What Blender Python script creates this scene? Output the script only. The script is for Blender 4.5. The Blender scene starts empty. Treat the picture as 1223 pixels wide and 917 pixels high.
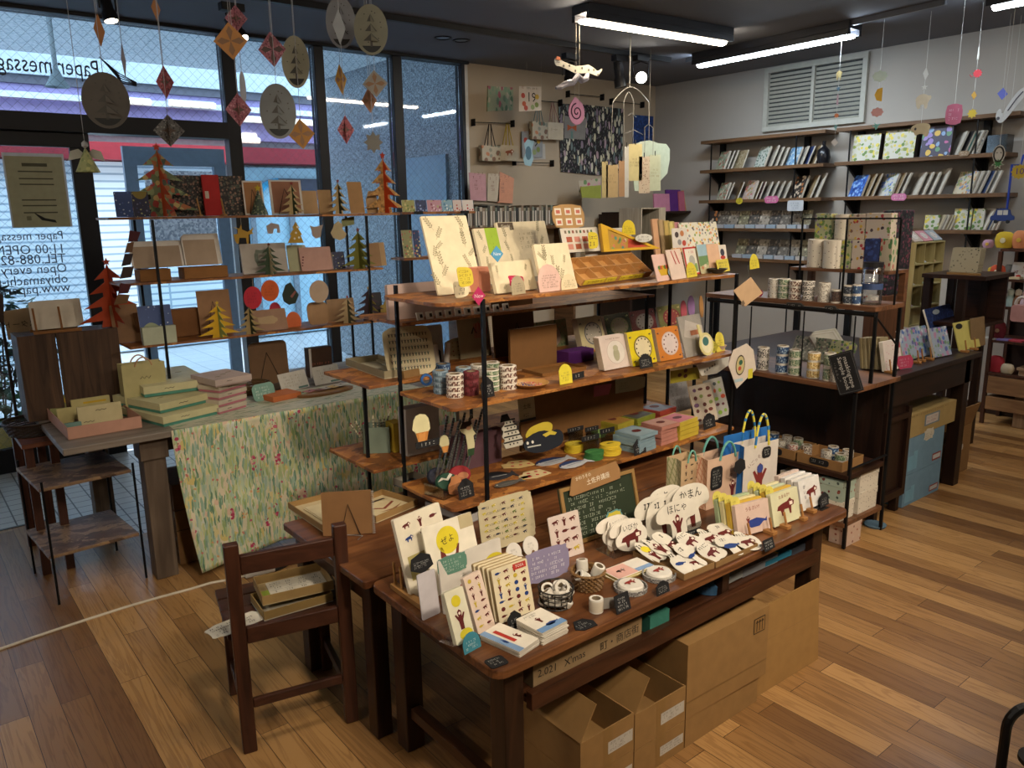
import bpy,random
from math import cos,sin,atan2,copysign,pi,radians,sqrt
from mathutils import Vector as V,Matrix
random.seed(7)
en,ra,isa=enumerate,range,isinstance
def LK(a,b):
 a.id_data.links.new(a,b)
def SV(n,i,v):
 n.inputs[i].default_value=v
PI=pi
R=radians
scene=bpy.context.scene
COL=scene.collection
FPX,PITCH,ROLL,YAW,CH=942.5,.21544,-.01578,.89819,1.62
_F=V((cos(YAW)*cos(PITCH),sin(YAW)*cos(PITCH),-sin(PITCH)))
_R0=V((sin(YAW),-cos(YAW),0))
_U0=_R0.cross(_F)
_R=_R0*cos(ROLL)+_U0*sin(ROLL)
_U=-_R0*sin(ROLL)+_U0*cos(ROLL)
CAM=V((0,0,CH))
def ray(p):
 return _F+_R*((p[0]-611.5)/FPX)-_U*((p[1]-458.5)/FPX)
def oz(p,z):
 r=ray(p)
 return CAM+r*((z-CH)/r.z)
def yo(p,y):
 r=ray(p)
 return CAM+r*(y/r.y)
def ox(p,x):
 r=ray(p)
 return CAM+r*(x/r.x)
def op(p,o,n):
 r=ray(p)
 return CAM+r*((o-CAM).dot(n)/r.dot(n))
def over(b,p):
 r=ray(p)
 t=(b.x*r.x+b.y*r.y)/(r.x*r.x+r.y*r.y)
 return CH+t*r.z
def upc(x0,x1,y,Y):
 a=yo((x0,y),Y)
 return a,V((yo((x1,y),Y).x,Y,a.z))
MATS={}
def lin(c):
 if isa(c,str):
  c=c.lstrip('#')
  if len(c)==3:
   c=''.join(x+x for x in c)
  c=[int(c[i:i+2],16)/255 for i in(0,2,4)]
 return tuple((x/12.92 if x<=.04045 else((x+.055)/1.055)**2.4)for x in c[:3])+(1,)
def nw(name):
 m=bpy.data.materials.new(name)
 m.use_nodes=True
 nt=m.node_tree
 return m,nt,nt.nodes['Principled BSDF']
def nd(nt,t,**k):
 n=nt.nodes.new(t)
 for a,b in k.items():
  if a.startswith('i_'):
   n.inputs[a[2:].replace('_',' ')].default_value=b
  else:
   setattr(n,a,b)
 return n
def C(hexc,rough=.6,metal=0,spec=.3,noise=.06):
 key=('c',hexc,rough,metal)
 if key in MATS:
  return MATS[key]
 m,nt,b=nw('colour_'+hexc.lstrip('#'))
 SV(b,'Roughness',rough)
 SV(b,'Metallic',metal)
 SV(b,'Specular IOR Level',spec)
 tc=nd(nt,'ShaderNodeTexCoord')
 nz=nd(nt,'ShaderNodeTexNoise',i_Scale=22.0,i_Detail=3.0)
 LK(tc.outputs['Object'],nz.inputs['Vector'])
 mx=nd(nt,'ShaderNodeMix',data_type='RGBA',blend_type='MULTIPLY')
 SV(mx,0,1)
 rp=nd(nt,'ShaderNodeValToRGB')
 rp.color_ramp.elements[0].position=.3
 rp.color_ramp.elements[1].position=.7
 k=1-noise*2
 rp.color_ramp.elements[0].color=(k,k,k,1)
 rp.color_ramp.elements[1].color=(1,1,1,1)
 LK(nz.outputs['Fac'],rp.inputs['Fac'])
 SV(mx,6,lin(hexc))
 LK(rp.outputs['Color'],mx.inputs[7])
 LK(mx.outputs[2],b.inputs['Base Color'])
 MATS[key]=m
 return m
def EM(hexc,s):
 key=('e',hexc,s)
 if key not in MATS:
  m,nt,b=nw('glow_'+hexc.lstrip('#'))
  SV(b,'Base Color',lin(hexc))
  SV(b,'Emission Color',lin(hexc))
  SV(b,'Emission Strength',s)
  MATS[key]=m
 return MATS[key]
def ramp(nt,stops,mode='LINEAR'):
 rp=nd(nt,'ShaderNodeValToRGB')
 cr=rp.color_ramp
 cr.interpolation=mode
 while len(cr.elements)<len(stops):
  cr.elements.new(.5)
 for e,(p,c)in zip(cr.elements,stops):
  e.position=p
  e.color=lin(c)if isa(c,str)else c
 return rp
def WD(name,c0,c1,axis=0,scale=1.0,rough=.45,bump=.1):
 key=('w',name,axis)
 if key in MATS:
  return MATS[key]
 m,nt,b=nw('wood_'+name)
 SV(b,'Roughness',rough)
 SV(b,'Specular IOR Level',.35)
 tc=nd(nt,'ShaderNodeTexCoord')
 mp=nd(nt,'ShaderNodeMapping')
 s=[26*scale]*3
 s[axis]=2.2*scale
 SV(mp,'Scale',s)
 LK(tc.outputs['Object'],mp.inputs['Vector'])
 oi=nd(nt,'ShaderNodeObjectInfo')
 LK(oi.outputs['Random'],mp.inputs['Location'])
 nz=nd(nt,'ShaderNodeTexNoise',i_Scale=1.0,i_Detail=6.0,i_Distortion=1.2)
 LK(mp.outputs[0],nz.inputs['Vector'])
 rp=ramp(nt,[(.28,c0),(.72,c1)])
 LK(nz.outputs['Fac'],rp.inputs['Fac'])
 LK(rp.outputs[0],b.inputs['Base Color'])
 bp=nd(nt,'ShaderNodeBump',i_Strength=bump,i_Distance=.004)
 LK(nz.outputs['Fac'],bp.inputs['Height'])
 LK(bp.outputs[0],b.inputs['Normal'])
 MATS[key]=m
 return m
def OSB(name='osb',cols=('#4a2a14','#7a4a22','#9a6430','#6a3c1c')):
 key=('osb',name)
 if key in MATS:
  return MATS[key]
 m,nt,b=nw('pressed_chip_board_'+name)
 SV(b,'Roughness',.5)
 tc=nd(nt,'ShaderNodeTexCoord')
 nz=nd(nt,'ShaderNodeTexNoise',i_Scale=14.0,i_Detail=2.0)
 LK(tc.outputs['Object'],nz.inputs['Vector'])
 mx=nd(nt,'ShaderNodeMix',data_type='RGBA')
 SV(mx,0,.06)
 LK(tc.outputs['Object'],mx.inputs[6])
 LK(nz.outputs['Color'],mx.inputs[7])
 vo=nd(nt,'ShaderNodeTexVoronoi',i_Scale=24.0)
 mp=nd(nt,'ShaderNodeMapping')
 SV(mp,'Rotation',(0,0,.5))
 SV(mp,'Scale',(.55,1.3,1))
 LK(mx.outputs[2],mp.inputs['Vector'])
 LK(mp.outputs[0],vo.inputs['Vector'])
 sp=nd(nt,'ShaderNodeSeparateColor')
 LK(vo.outputs['Color'],sp.inputs[0])
 n2=nd(nt,'ShaderNodeTexNoise',i_Scale=90.0,i_Detail=3.0)
 LK(tc.outputs['Object'],n2.inputs['Vector'])
 ad=nd(nt,'ShaderNodeMath',operation='MULTIPLY_ADD')
 LK(n2.outputs['Fac'],ad.inputs[0])
 SV(ad,1,.5)
 LK(sp.outputs[0],ad.inputs[2])
 rp=ramp(nt,[(.2,cols[0]),(.55,cols[1]),(.9,cols[2]),(1.0,cols[3])])
 LK(ad.outputs[0],rp.inputs['Fac'])
 LK(rp.outputs[0],b.inputs['Base Color'])
 MATS[key]=m
 return m
def PT(name,bs,cols,scale=40,thr=.42,stretch=(1,1,1),rough=.55,second=None):
 key=('p',name)
 if key in MATS:
  return MATS[key]
 m,nt,b=nw('print_'+name)
 SV(b,'Roughness',rough)
 tc=nd(nt,'ShaderNodeTexCoord')
 cur=None
 def layer(prev,sc,cl,th,st,rot):
  nz=nd(nt,'ShaderNodeTexNoise',i_Scale=sc*.7,i_Detail=1.0)
  mp=nd(nt,'ShaderNodeMapping')
  SV(mp,'Rotation',rot)
  SV(mp,'Scale',st)
  LK(tc.outputs['Object'],nz.inputs['Vector'])
  mx=nd(nt,'ShaderNodeMix',data_type='RGBA')
  SV(mx,0,.5/sc)
  LK(tc.outputs['Object'],mx.inputs[6])
  LK(nz.outputs['Color'],mx.inputs[7])
  LK(mx.outputs[2],mp.inputs['Vector'])
  vo=nd(nt,'ShaderNodeTexVoronoi',i_Scale=float(sc))
  LK(mp.outputs[0],vo.inputs['Vector'])
  sp=nd(nt,'ShaderNodeSeparateColor')
  LK(vo.outputs['Color'],sp.inputs[0])
  n=len(cl)
  rp=ramp(nt,[(i/n,c)for i,c in en(cl)],'CONSTANT')
  LK(sp.outputs[0],rp.inputs['Fac'])
  lt=nd(nt,'ShaderNodeMath',operation='LESS_THAN')
  LK(vo.outputs['Distance'],lt.inputs[0])
  SV(lt,1,th)
  mm=nd(nt,'ShaderNodeMix',data_type='RGBA')
  LK(lt.outputs[0],mm.inputs[0])
  if prev is None:
   SV(mm,6,lin(bs))
  else:
   LK(prev,mm.inputs[6])
  LK(rp.outputs[0],mm.inputs[7])
  return mm.outputs[2]
 if second:
  cur=layer(None,second[1],second[0],second[2],second[3],(.4,.9,.6))
 cur=layer(cur,scale,cols,thr,stretch,(.2,.1,.3))
 LK(cur,b.inputs['Base Color'])
 MATS[key]=m
 return m
def CL(name='clear',rough=.06,a=.14,tint='#ffffff'):
 key=('g',name)
 if key in MATS:
  return MATS[key]
 m,nt,b=nw(name)
 nt.nodes.remove(b)
 out=nt.nodes['Material Output']
 tr=nd(nt,'ShaderNodeBsdfTransparent')
 SV(tr,0,lin(tint))
 gl=nd(nt,'ShaderNodeBsdfGlossy')
 SV(gl,'Roughness',rough)
 N=nd(nt,'ShaderNodeLayerWeight',i_Blend=.25)
 mul=nd(nt,'ShaderNodeMath',operation='MULTIPLY_ADD')
 LK(N.outputs['Fresnel'],mul.inputs[0])
 SV(mul,1,.6)
 SV(mul,2,a*.3)
 mx=nd(nt,'ShaderNodeMixShader')
 LK(mul.outputs[0],mx.inputs[0])
 LK(tr.outputs[0],mx.inputs[1])
 LK(gl.outputs[0],mx.inputs[2])
 LK(mx.outputs[0],out.inputs[0])
 MATS[key]=m
 return m
LOC={}
_tx={}
def textmesh(s):
 if s not in _tx:
  c=bpy.data.curves.new('t','FONT')
  c.body=s
  c.align_x='CENTER'
  c.align_y='CENTER'
  c.resolution_u=2
  o=bpy.data.objects.new('t',c)
  COL.objects.link(o)
  bpy.context.view_layer.update()
  me=bpy.data.meshes.new_from_object(o)
  _tx[s]=([(v.co.x,v.co.y)for v in me.vertices],[tuple(p.vertices)for p in me.polygons])
  bpy.data.objects.remove(o)
  bpy.data.meshes.remove(me)
  bpy.data.curves.remove(c)
 return _tx[s]
class Fr:
 def __init__(s,o,u,v,w=0,h=0):
  s.o,s.u,s.v=V(o),V(u).normalized(),V(v).normalized()
  s.n=s.u.cross(s.v).normalized()
  s.w,s.h=w,h
 def p(s,a,b,c=0):
  return s.o+s.u*a+s.v*b+s.n*c
 def at(s,a,b,c=0,w=0,h=0):
  return Fr(s.p(a,b,c),s.u,s.v,w,h)
 def rot(s,ang,a=0,b=0):
  c,d=cos(ang),sin(ang)
  return Fr(s.p(a,b),s.u*c+s.v*d,s.v*c-s.u*d,s.w,s.h)
 def flat(s):
  return s
def gd(o,ang=0,w=0,h=0):
 return Fr(o,(cos(ang),sin(ang),0),(-sin(ang),cos(ang),0),w,h)
class MB:
 def __init__(s):
  s.v,s.f,s.m,s.ms=[],[],[],[]
 def mi(s,m):
  if m not in s.ms:
   s.ms.append(m)
  return s.ms.index(m)
 def add(s,vs,fs,m):
  k=len(s.v)
  s.v+=[V(x)for x in vs]
  i=s.mi(m)
  for f in fs:
   s.f.append([k+j for j in f])
   s.m.append(i)
  return s
 def fx(s,N,a0,a1,b0,b1,c0,c1,m):
  vs=[N.p(a,b,c)for c in(c0,c1)for b in(b0,b1)for a in(a0,a1)]
  return s.add(vs,[(0,2,3,1),(4,5,7,6),(0,1,5,4),(2,6,7,3),(0,4,6,2),(1,3,7,5)],m)
 def box(s,x0,x1,y0,y1,z0,z1,m):
  return s.fx(Fr((0,0,0),(1,0,0),(0,1,0)),x0,x1,y0,y1,z0,z1,m)
 def pm(s,ps,N,c0,c1,m,mside=None):
  n=len(ps)
  if abs(c1-c0)<1e-7:
   return s.add([N.p(a,b,c0)for a,b in ps],[tuple(ra(n))],m)
  vs=[N.p(a,b,c0)for a,b in ps]+[N.p(a,b,c1)for a,b in ps]
  s.add(vs,[tuple(ra(n))[::-1],tuple(ra(n,2*n))],m)
  k=len(s.v)-2*n
  i=s.mi(mside or m)
  for j in ra(n):
   q=(j+1)%n
   s.f.append([k+j,k+q,k+n+q,k+n+j])
   s.m.append(i)
  return s
 def qd(s,N,a0,a1,b0,b1,m,c=.0007):
  return s.add([N.p(a0,b0,c),N.p(a1,b0,c),N.p(a1,b1,c),N.p(a0,b1,c)],[(0,1,2,3)],m)
 def pl(s,ps,N,m,c=.0007):
  return s.add([N.p(a,b,c)for a,b in ps],[tuple(ra(len(ps)))],m)
 def tu(s,ps,r,m,n=8,caps=True):
  ps=[V(p)for p in ps]
  k=len(s.v)
  prev=None
  for i,p in en(ps):
   d=(ps[min(i+1,len(ps)-1)]-ps[max(i-1,0)]).normalized()
   if prev is None:
    a=d.cross(V((0,0,1))if abs(d.z)<.9 else V((1,0,0))).normalized()
   else:
    a=(prev-d*prev.dot(d)).normalized()
   prev=a
   b=d.cross(a)
   rr=r[i]if isa(r,(list,tuple))else r
   for j in ra(n):
    t=2*PI*j/n
    s.v.append(p+(a*cos(t)+b*sin(t))*rr)
  i=s.mi(m)
  for q in ra(len(ps)-1):
   for j in ra(n):
    e=(j+1)%n
    s.f.append([k+q*n+j,k+q*n+e,k+q*n+n+e,k+q*n+n+j])
    s.m.append(i)
  if caps:
   s.f.append([k+j for j in ra(n)][::-1])
   s.m.append(i)
   s.f.append([k+(len(ps)-1)*n+j for j in ra(n)])
   s.m.append(i)
  return s
 def la(s,prof,o,m,n=24,axis=None,closed=False):
  o=V(o)
  ax=(axis or V((0,0,1))).normalized()
  a=ax.cross(V((0,1,0))if abs(ax.y)<.9 else V((1,0,0))).normalized()
  b=ax.cross(a)
  k=len(s.v)
  for r,z in prof:
   for j in ra(n):
    t=2*PI*j/n
    s.v.append(o+ax*z+(a*cos(t)+b*sin(t))*max(r,1e-5))
  L=len(prof)
  for q in ra(L if closed else L-1):
   q2=(q+1)%L
   i=s.mi(m[q]if isa(m,list)else m)
   for j in ra(n):
    e=(j+1)%n
    s.f.append([k+q*n+j,k+q*n+e,k+q2*n+e,k+q2*n+j])
    s.m.append(i)
  return s
 def text(s,t,N,a,b,size,m,c=.0008,mirror=False,rot=0,sx=1):
  vs,fs=textmesh(t)
  k=-1 if mirror else 1
  cr,sr=cos(rot),sin(rot)
  s.add([N.p(a+(x*size*sx*k)*cr-y*size*sr,b+(x*size*sx*k)*sr+y*size*cr,c)for x,y in vs],fs,m)
  return s
 def sb(s,N,a0,a1,b0,b1,rows,m,c=.0008,th=None,seed=None,dens=.7):
  rd=random.Random(seed if seed is not None else len(s.v)+rows)
  rh=(b1-b0)/rows
  th=th or rh*.1
  for i in ra(rows):
   y=b1-(i+.5)*rh
   x=a0
   e=a1-rd.random()*(a1-a0)*.25
   while x<e-rh*.3:
    w=rh*rd.uniform(.25,.5)
    if rd.random()<dens:
     hh=rh*rd.uniform(.18,.34)
     t=rd.choice((0,1,2,3))
     if t!=1:
      s.qd(N,x,x+w*.8,y+hh-th,y+hh,m,c)
     if t!=2:
      s.qd(N,x+w*.3,x+w*.3+th,y-hh,y+hh,m,c)
     if t in(0,2):
      s.qd(N,x,x+w*.7,y-hh,y-hh+th,m,c)
     if t==3:
      s.pl([(x,y-hh),(x+th,y-hh),(x+w*.8,y+hh),(x+w*.8-th,y+hh)],N,m,c)
    x+=w*1.15
  return s
 def mk(s,name,parent=None,smooth=False,bevel=0,og=None):
  if not s.v:
   return None
  lo=V((min(v.x for v in s.v),min(v.y for v in s.v),min(v.z for v in s.v)))
  hi=V((max(v.x for v in s.v),max(v.y for v in s.v),max(v.z for v in s.v)))
  o=V(og)if og is not None else V(((lo.x+hi.x)/2,(lo.y+hi.y)/2,lo.z))
  me=bpy.data.meshes.new(name)
  me.from_pydata([tuple(v-o)for v in s.v],[],s.f)
  for m in s.ms:
   me.materials.append(m)
  me.polygons.foreach_set('material_index',s.m)
  if smooth:
   me.polygons.foreach_set('use_smooth',[True]*len(me.polygons))
  me.update()
  ob=bpy.data.objects.new(name,me)
  COL.objects.link(ob)
  LOC[ob.name]=o
  if parent:
   ob.parent=parent
   ob.location=o-LOC[parent.name]
  else:
   ob.location=o
  if bevel:
   bv=ob.modifiers.new('edge','BEVEL')
   bv.width=bevel
   bv.segments=2
   bv.limit_method='ANGLE'
  if smooth:
   try:
    me.set_sharp_from_angle(angle=R(40))
   except Exception:
    pass
  return ob
def tg(o,label,cat,gp=None):
 o['label']=label
 o['category']=cat
 if gp:
  o['group']=gp
 return o
def tn(name,cat,label,loc,gp=None):
 o=bpy.data.objects.new(name,None)
 COL.objects.link(o)
 o.location=loc
 LOC[o.name]=V(loc)
 o.empty_display_size=.05
 return tg(o,label,cat,gp)
def stc(o):
 o['kind']='structure'
 return o
def stuff(o):
 o['kind']='stuff'
 return o
def dup(root,loc,label=None,gp=None,rz=0):
 r=root.copy()
 COL.objects.link(r)
 r.location=loc
 LOC[r.name]=V(loc)
 r.rotation_euler=(0,0,rz)
 if label:
  r['label']=label
 if gp:
  r['group']=gp
 for ch in list(root.children):
  c=ch.copy()
  COL.objects.link(c)
  c.parent=r
  for g in ch.children:
   d=g.copy()
   COL.objects.link(d)
   d.parent=c
 return r
def rc(w,h,r=.006,n=3,x=0,y=0):
 ps=[]
 for cx,cy,a in((w-r,r,-90),(w-r,h-r,0),(r,h-r,90),(r,r,180)):
  for i in ra(n+1):
   t=R(a+90*i/n)
   ps.append((x+cx+r*cos(t),y+cy+r*sin(t)))
 return ps
def el(cx,cy,rx,ry,n=20):
 return[(cx+rx*cos(2*PI*i/n),cy+ry*sin(2*PI*i/n))for i in ra(n)]
def arch(w,h,n=8):
 r=w/2
 return[(0,0),(w,0)]+[(r+r*cos(PI*i/n),h-r+r*sin(PI*i/n))for i in ra(n+1)]
def house(w,h):
 return[(0,0),(w,0),(w,h*.68),(w*.62,h),(w*.38,h),(0,h*.68)]
def hexa(w,h):
 return[(w*.5,0),(w,h*.28),(w*.9,h*.8),(w*.5,h),(w*.06,h*.8),(0,h*.28)]
def blo(w,h,k=5,amp=.06,n=40,ph=0,e=.5):
 return[(w/2+w/2*(1-amp+amp*cos(k*t+ph))*copysign(abs(cos(t))**e,cos(t)),h/2+h/2*(1-amp+amp*cos(k*t+ph))*copysign(abs(sin(t))**e,sin(t)))for t in(2*PI*i/n for i in ra(n))]
def sx_(cx,cy,r,k=5,q=.45,ph=PI/2):
 return[(cx+(r if i%2==0 else r*q)*cos(ph+PI*i/k),cy+(r if i%2==0 else r*q)*sin(ph+PI*i/k))for i in ra(2*k)]
def smo(p,it=2):
 for _ in ra(it):
  q=[]
  for i in ra(len(p)):
   a,b=p[i],p[(i+1)%len(p)]
   q+=[(a[0]*.75+b[0]*.25,a[1]*.75+b[1]*.25),(a[0]*.25+b[0]*.75,a[1]*.25+b[1]*.75)]
  p=q
 return p
RED,NAVY,YEL,INK='#5e1f1c','#243d78','#d8c830','#2a2826'
def fa(M,N,x,y,s,col=RED,flip=1):
 m=C(col)
 P=[(-.5,.0),(-.42,.14),(-.2,.2),(.1,.24),(.28,.34),(.34,.26),(.48,.2),(.44,.06),(.3,.04),(.26,-.22),(.18,-.22),(.14,-.02),(-.1,-.02),(-.16,-.22),(-.25,-.22),(-.3,-.02)]
 M.pl([(x+a*s*flip,y+b*s)for a,b in(P if flip>0 else P[::-1])],N,m)
 M.qd(N,x+.26*s*flip-.05*s,x+.26*s*flip+.12*s,y+.08*s,y+.2*s,C('#e8d8c8'),.0011)
def fst(M,N,x,y,s,col=RED):
 m=C(col)
 M.pl([(x-.11*s,y),(x+.11*s,y),(x+.13*s,y+.4*s),(x+.3*s,y+.72*s),(x+.22*s,y+.76*s),(x+.1*s,y+.6*s),(x+.12*s,y+.85*s),(x,y+.95*s),(x-.12*s,y+.85*s),(x-.1*s,y+.6*s),(x-.22*s,y+.76*s),(x-.3*s,y+.72*s),(x-.13*s,y+.4*s)],N,m)
 M.pl(el(x,y+.76*s,.07*s,.07*s,8),N,C('#e8d8c8'),.0011)
def fwh(M,N,x,y,s,col=NAVY):
 M.pl([(x+a*s,y+b*s)for a,b in((-.5,0),(-.3,-.12),(.1,-.12),(.32,.02),(.48,.0),(.5,.16),(.4,.08),(.3,.12),(.0,.2),(-.35,.16))],N,C(col))
def fig_sprig(M,N,x,y,s,ang,col='#8a8468'):
 f=N.rot(ang,x,y)
 m=C(col)
 M.qd(f,-.01*s,.01*s,0,s,m)
 for i in ra(5):
  t=.2+.17*i
  for q in(-1,1):
   M.pl([(0,t*s),(q*.2*s,(t+.12)*s),(q*.12*s,(t+.2)*s)][::q],f,m)
def fi(M,N,a0,a1,b0,b1,nx,ny,cols,seed=1,k=.5):
 rd=random.Random(seed)
 dx,dy=(a1-a0)/nx,(b1-b0)/ny
 for j in ra(ny):
  for i in ra(nx):
   x,y=a0+(i+.5)*dx,b0+(j+.5)*dy
   s=min(dx,dy)*k
   t=rd.choice((0,1,2,3))
   c=rd.choice(cols)
   if t==0:
    fst(M,N,x,y-s/2,s,c)
   elif t==1:
    fa(M,N,x,y,s,c)
   elif t==2:
    M.pl(el(x,y,s*.35,s*.3,8),N,C(c))
   else:
    fwh(M,N,x,y,s,c)
def cf(bl,br,tl,z,le=15):
 b0=bl if isa(bl,V)else oz(bl,z)
 b1=br if isa(br,V)else oz(br,z)
 u=(b1-b0)
 w=u.length
 u.normalize()
 n=V((u.y,-u.x,0))
 if n.dot(CAM-b0)<0:
  n=-n
 v=V((0,0,cos(R(le))))-n*sin(R(le))
 nn=u.cross(v).normalized()
 q=op(tl,b0,nn)
 h=(q-b0).dot(v)
 return Fr(b0,u,v,w,h)
def cd_(name,cat,label,bl,br,tl,z,le=15,th=.002,fe='#e8e0cc',back=None,shape=None,dr=None,gp=None,parent=None,se=None,pad=0):
 N=cf(bl,br,tl,z,le)
 M=MB()
 m=fe if not isa(fe,str)else C(fe)
 ms=se if se is not None and not isa(se,str)else C(se or back or(fe if isa(fe,str)else '#e6dfd0'))
 ps=shape(N.w,N.h)if shape else rc(N.w,N.h,min(.004,N.w*.1,N.h*.1),2)
 lift=th*sin(R(abs(le)))+.0008
 N.o.z+=lift
 M.pm(ps,N,-th,0,m,ms)
 if back:
  M.pl(ps[::-1],N,C(back),-th-.0004)
 if dr:
  dr(M,N,N.w,N.h)
 o=M.mk(name,parent)
 if not parent:
  tg(o,label,cat,gp)
 return o
def bf(fl,frr,tl,z):
 b0,b1=(p if isa(p,V)else oz(p,z)for p in(fl,frr))
 u=b1-b0
 w=u.length
 u.normalize()
 h=tl if isa(tl,(int,float))else over(b0,tl)-z
 return Fr(b0,u,(0,0,1),w,h)
XW,YW,ZC=6.72,5.92,2.885
XL,YB=-2.6,-2.6
def floor_mat():
 m,nt,b=nw('oak_boards')
 SV(b,'Specular IOR Level',.4)
 tc=nd(nt,'ShaderNodeTexCoord')
 mp=nd(nt,'ShaderNodeMapping')
 SV(mp,'Rotation',(0,0,R(90)))
 LK(tc.outputs['Object'],mp.inputs['Vector'])
 br=nd(nt,'ShaderNodeTexBrick')
 br.offset=.37
 br.offset_frequency=2
 SV(br,'Scale',1)
 SV(br,'Brick Width',.95)
 SV(br,'Row Height',.093)
 SV(br,'Mortar Size',.0011)
 SV(br,'Mortar Smooth',.2)
 SV(br,'Bias',0)
 SV(br,'Color1',(0,0,0,1))
 SV(br,'Color2',(1,1,1,1))
 SV(br,'Mortar',(.5,.5,.5,1))
 LK(mp.outputs[0],br.inputs['Vector'])
 m2=nd(nt,'ShaderNodeMapping')
 SV(m2,'Scale',(30,1.7,1))
 LK(tc.outputs['Object'],m2.inputs['Vector'])
 av=nd(nt,'ShaderNodeVectorMath',operation='MULTIPLY_ADD')
 LK(br.outputs['Color'],av.inputs[0])
 SV(av,1,(37,19,11))
 LK(m2.outputs[0],av.inputs[2])
 nz=nd(nt,'ShaderNodeTexNoise',i_Scale=.55,i_Detail=5.0,i_Distortion=1.6)
 LK(av.outputs[0],nz.inputs['Vector'])
 wv=nd(nt,'ShaderNodeMath',operation='SINE')
 ml=nd(nt,'ShaderNodeMath',operation='MULTIPLY')
 SV(ml,1,42)
 LK(nz.outputs['Fac'],ml.inputs[0])
 LK(ml.outputs[0],wv.inputs[0])
 rg=ramp(nt,[(.0,(.76,.72,.68,1)),(.45,(1,1,1,1))])
 ma=nd(nt,'ShaderNodeMath',operation='MULTIPLY_ADD')
 LK(wv.outputs[0],ma.inputs[0])
 SV(ma,1,.5)
 SV(ma,2,.5)
 LK(ma.outputs[0],rg.inputs['Fac'])
 rb=ramp(nt,[(0,'#775431'),(.5,'#987144'),(1,'#b58c58')])
 LK(br.outputs['Color'],rb.inputs['Fac'])
 big=nd(nt,'ShaderNodeTexNoise',i_Scale=.9,i_Detail=2.0)
 LK(tc.outputs['Object'],big.inputs['Vector'])
 rbig=ramp(nt,[(.3,(.82,.8,.8,1)),(.65,(1,1,1,1))])
 LK(big.outputs['Fac'],rbig.inputs['Fac'])
 x1=nd(nt,'ShaderNodeMix',data_type='RGBA',blend_type='MULTIPLY')
 SV(x1,0,1)
 LK(rb.outputs[0],x1.inputs[6])
 LK(rg.outputs[0],x1.inputs[7])
 x2=nd(nt,'ShaderNodeMix',data_type='RGBA',blend_type='MULTIPLY')
 SV(x2,0,1)
 LK(x1.outputs[2],x2.inputs[6])
 LK(rbig.outputs[0],x2.inputs[7])
 x3=nd(nt,'ShaderNodeMix',data_type='RGBA')
 LK(br.outputs['Fac'],x3.inputs[0])
 LK(x2.outputs[2],x3.inputs[6])
 SV(x3,7,lin('#2e1c0e'))
 LK(x3.outputs[2],b.inputs['Base Color'])
 rr=ramp(nt,[(.3,(.30,.30,.30,1)),(.7,(.42,.42,.42,1))])
 LK(nz.outputs['Fac'],rr.inputs['Fac'])
 LK(rr.outputs[0],b.inputs['Roughness'])
 bp=nd(nt,'ShaderNodeBump',i_Strength=.25,i_Distance=.002)
 bp.invert=True
 LK(br.outputs['Fac'],bp.inputs['Height'])
 LK(bp.outputs[0],b.inputs['Normal'])
 return m
def tm(name,size,tile,grout,mortar=.006,rough=.35,rot=0):
 m,nt,b=nw(name)
 SV(b,'Roughness',rough)
 tc=nd(nt,'ShaderNodeTexCoord')
 mp=nd(nt,'ShaderNodeMapping')
 SV(mp,'Rotation',rot if rot else(0,0,0))
 LK(tc.outputs['Object'],mp.inputs['Vector'])
 br=nd(nt,'ShaderNodeTexBrick')
 br.offset=0
 SV(br,'Scale',1)
 SV(br,'Brick Width',size[0])
 SV(br,'Row Height',size[1])
 SV(br,'Mortar Size',mortar)
 SV(br,'Color1',lin(tile))
 SV(br,'Color2',lin(tile))
 SV(br,'Mortar',lin(grout))
 LK(mp.outputs[0],br.inputs['Vector'])
 LK(br.outputs[0],b.inputs['Base Color'])
 return m
def pla(name,c,k=.05,bump=.08,rough=.85):
 m,nt,b=nw(name)
 SV(b,'Roughness',rough)
 tc=nd(nt,'ShaderNodeTexCoord')
 nz=nd(nt,'ShaderNodeTexNoise',i_Scale=1.3,i_Detail=4.0)
 LK(tc.outputs['Object'],nz.inputs['Vector'])
 a=lin(c)
 rp=ramp(nt,[(.3,tuple(x*(1-2*k)for x in a[:3])+(1,)),(.7,a)])
 LK(nz.outputs['Fac'],rp.inputs['Fac'])
 LK(rp.outputs[0],b.inputs['Base Color'])
 n2=nd(nt,'ShaderNodeTexNoise',i_Scale=160.0,i_Detail=2.0)
 LK(tc.outputs['Object'],n2.inputs['Vector'])
 bp=nd(nt,'ShaderNodeBump',i_Strength=bump,i_Distance=.003)
 LK(n2.outputs['Fac'],bp.inputs['Height'])
 LK(bp.outputs[0],b.inputs['Normal'])
 return m
def spk(name,cols,scale,rough=.4):
 m,nt,b=nw(name)
 SV(b,'Roughness',rough)
 tc=nd(nt,'ShaderNodeTexCoord')
 vo=nd(nt,'ShaderNodeTexVoronoi',i_Scale=float(scale))
 LK(tc.outputs['Object'],vo.inputs['Vector'])
 sp=nd(nt,'ShaderNodeSeparateColor')
 LK(vo.outputs['Color'],sp.inputs[0])
 rp=ramp(nt,[(i/len(cols),c)for i,c in en(cols)],'CONSTANT')
 LK(sp.outputs[0],rp.inputs['Fac'])
 LK(rp.outputs[0],b.inputs['Base Color'])
 return m
M_FLOOR=floor_mat()
M_TILE=tm('entrance_tiles',(.1,.1),'#b4b6b2','#4a4c4c',.004)
M_WALLB=pla('beige_plaster','#ad9e88')
M_WALLG=pla('grey_plaster','#a5a098')
M_CEIL=pla('dark_ceiling_paint','#666a74',.03)
M_BLK=C('#17171a',.45)
M_WHT=C('#c8c9c4',.5)
M=MB()
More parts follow.
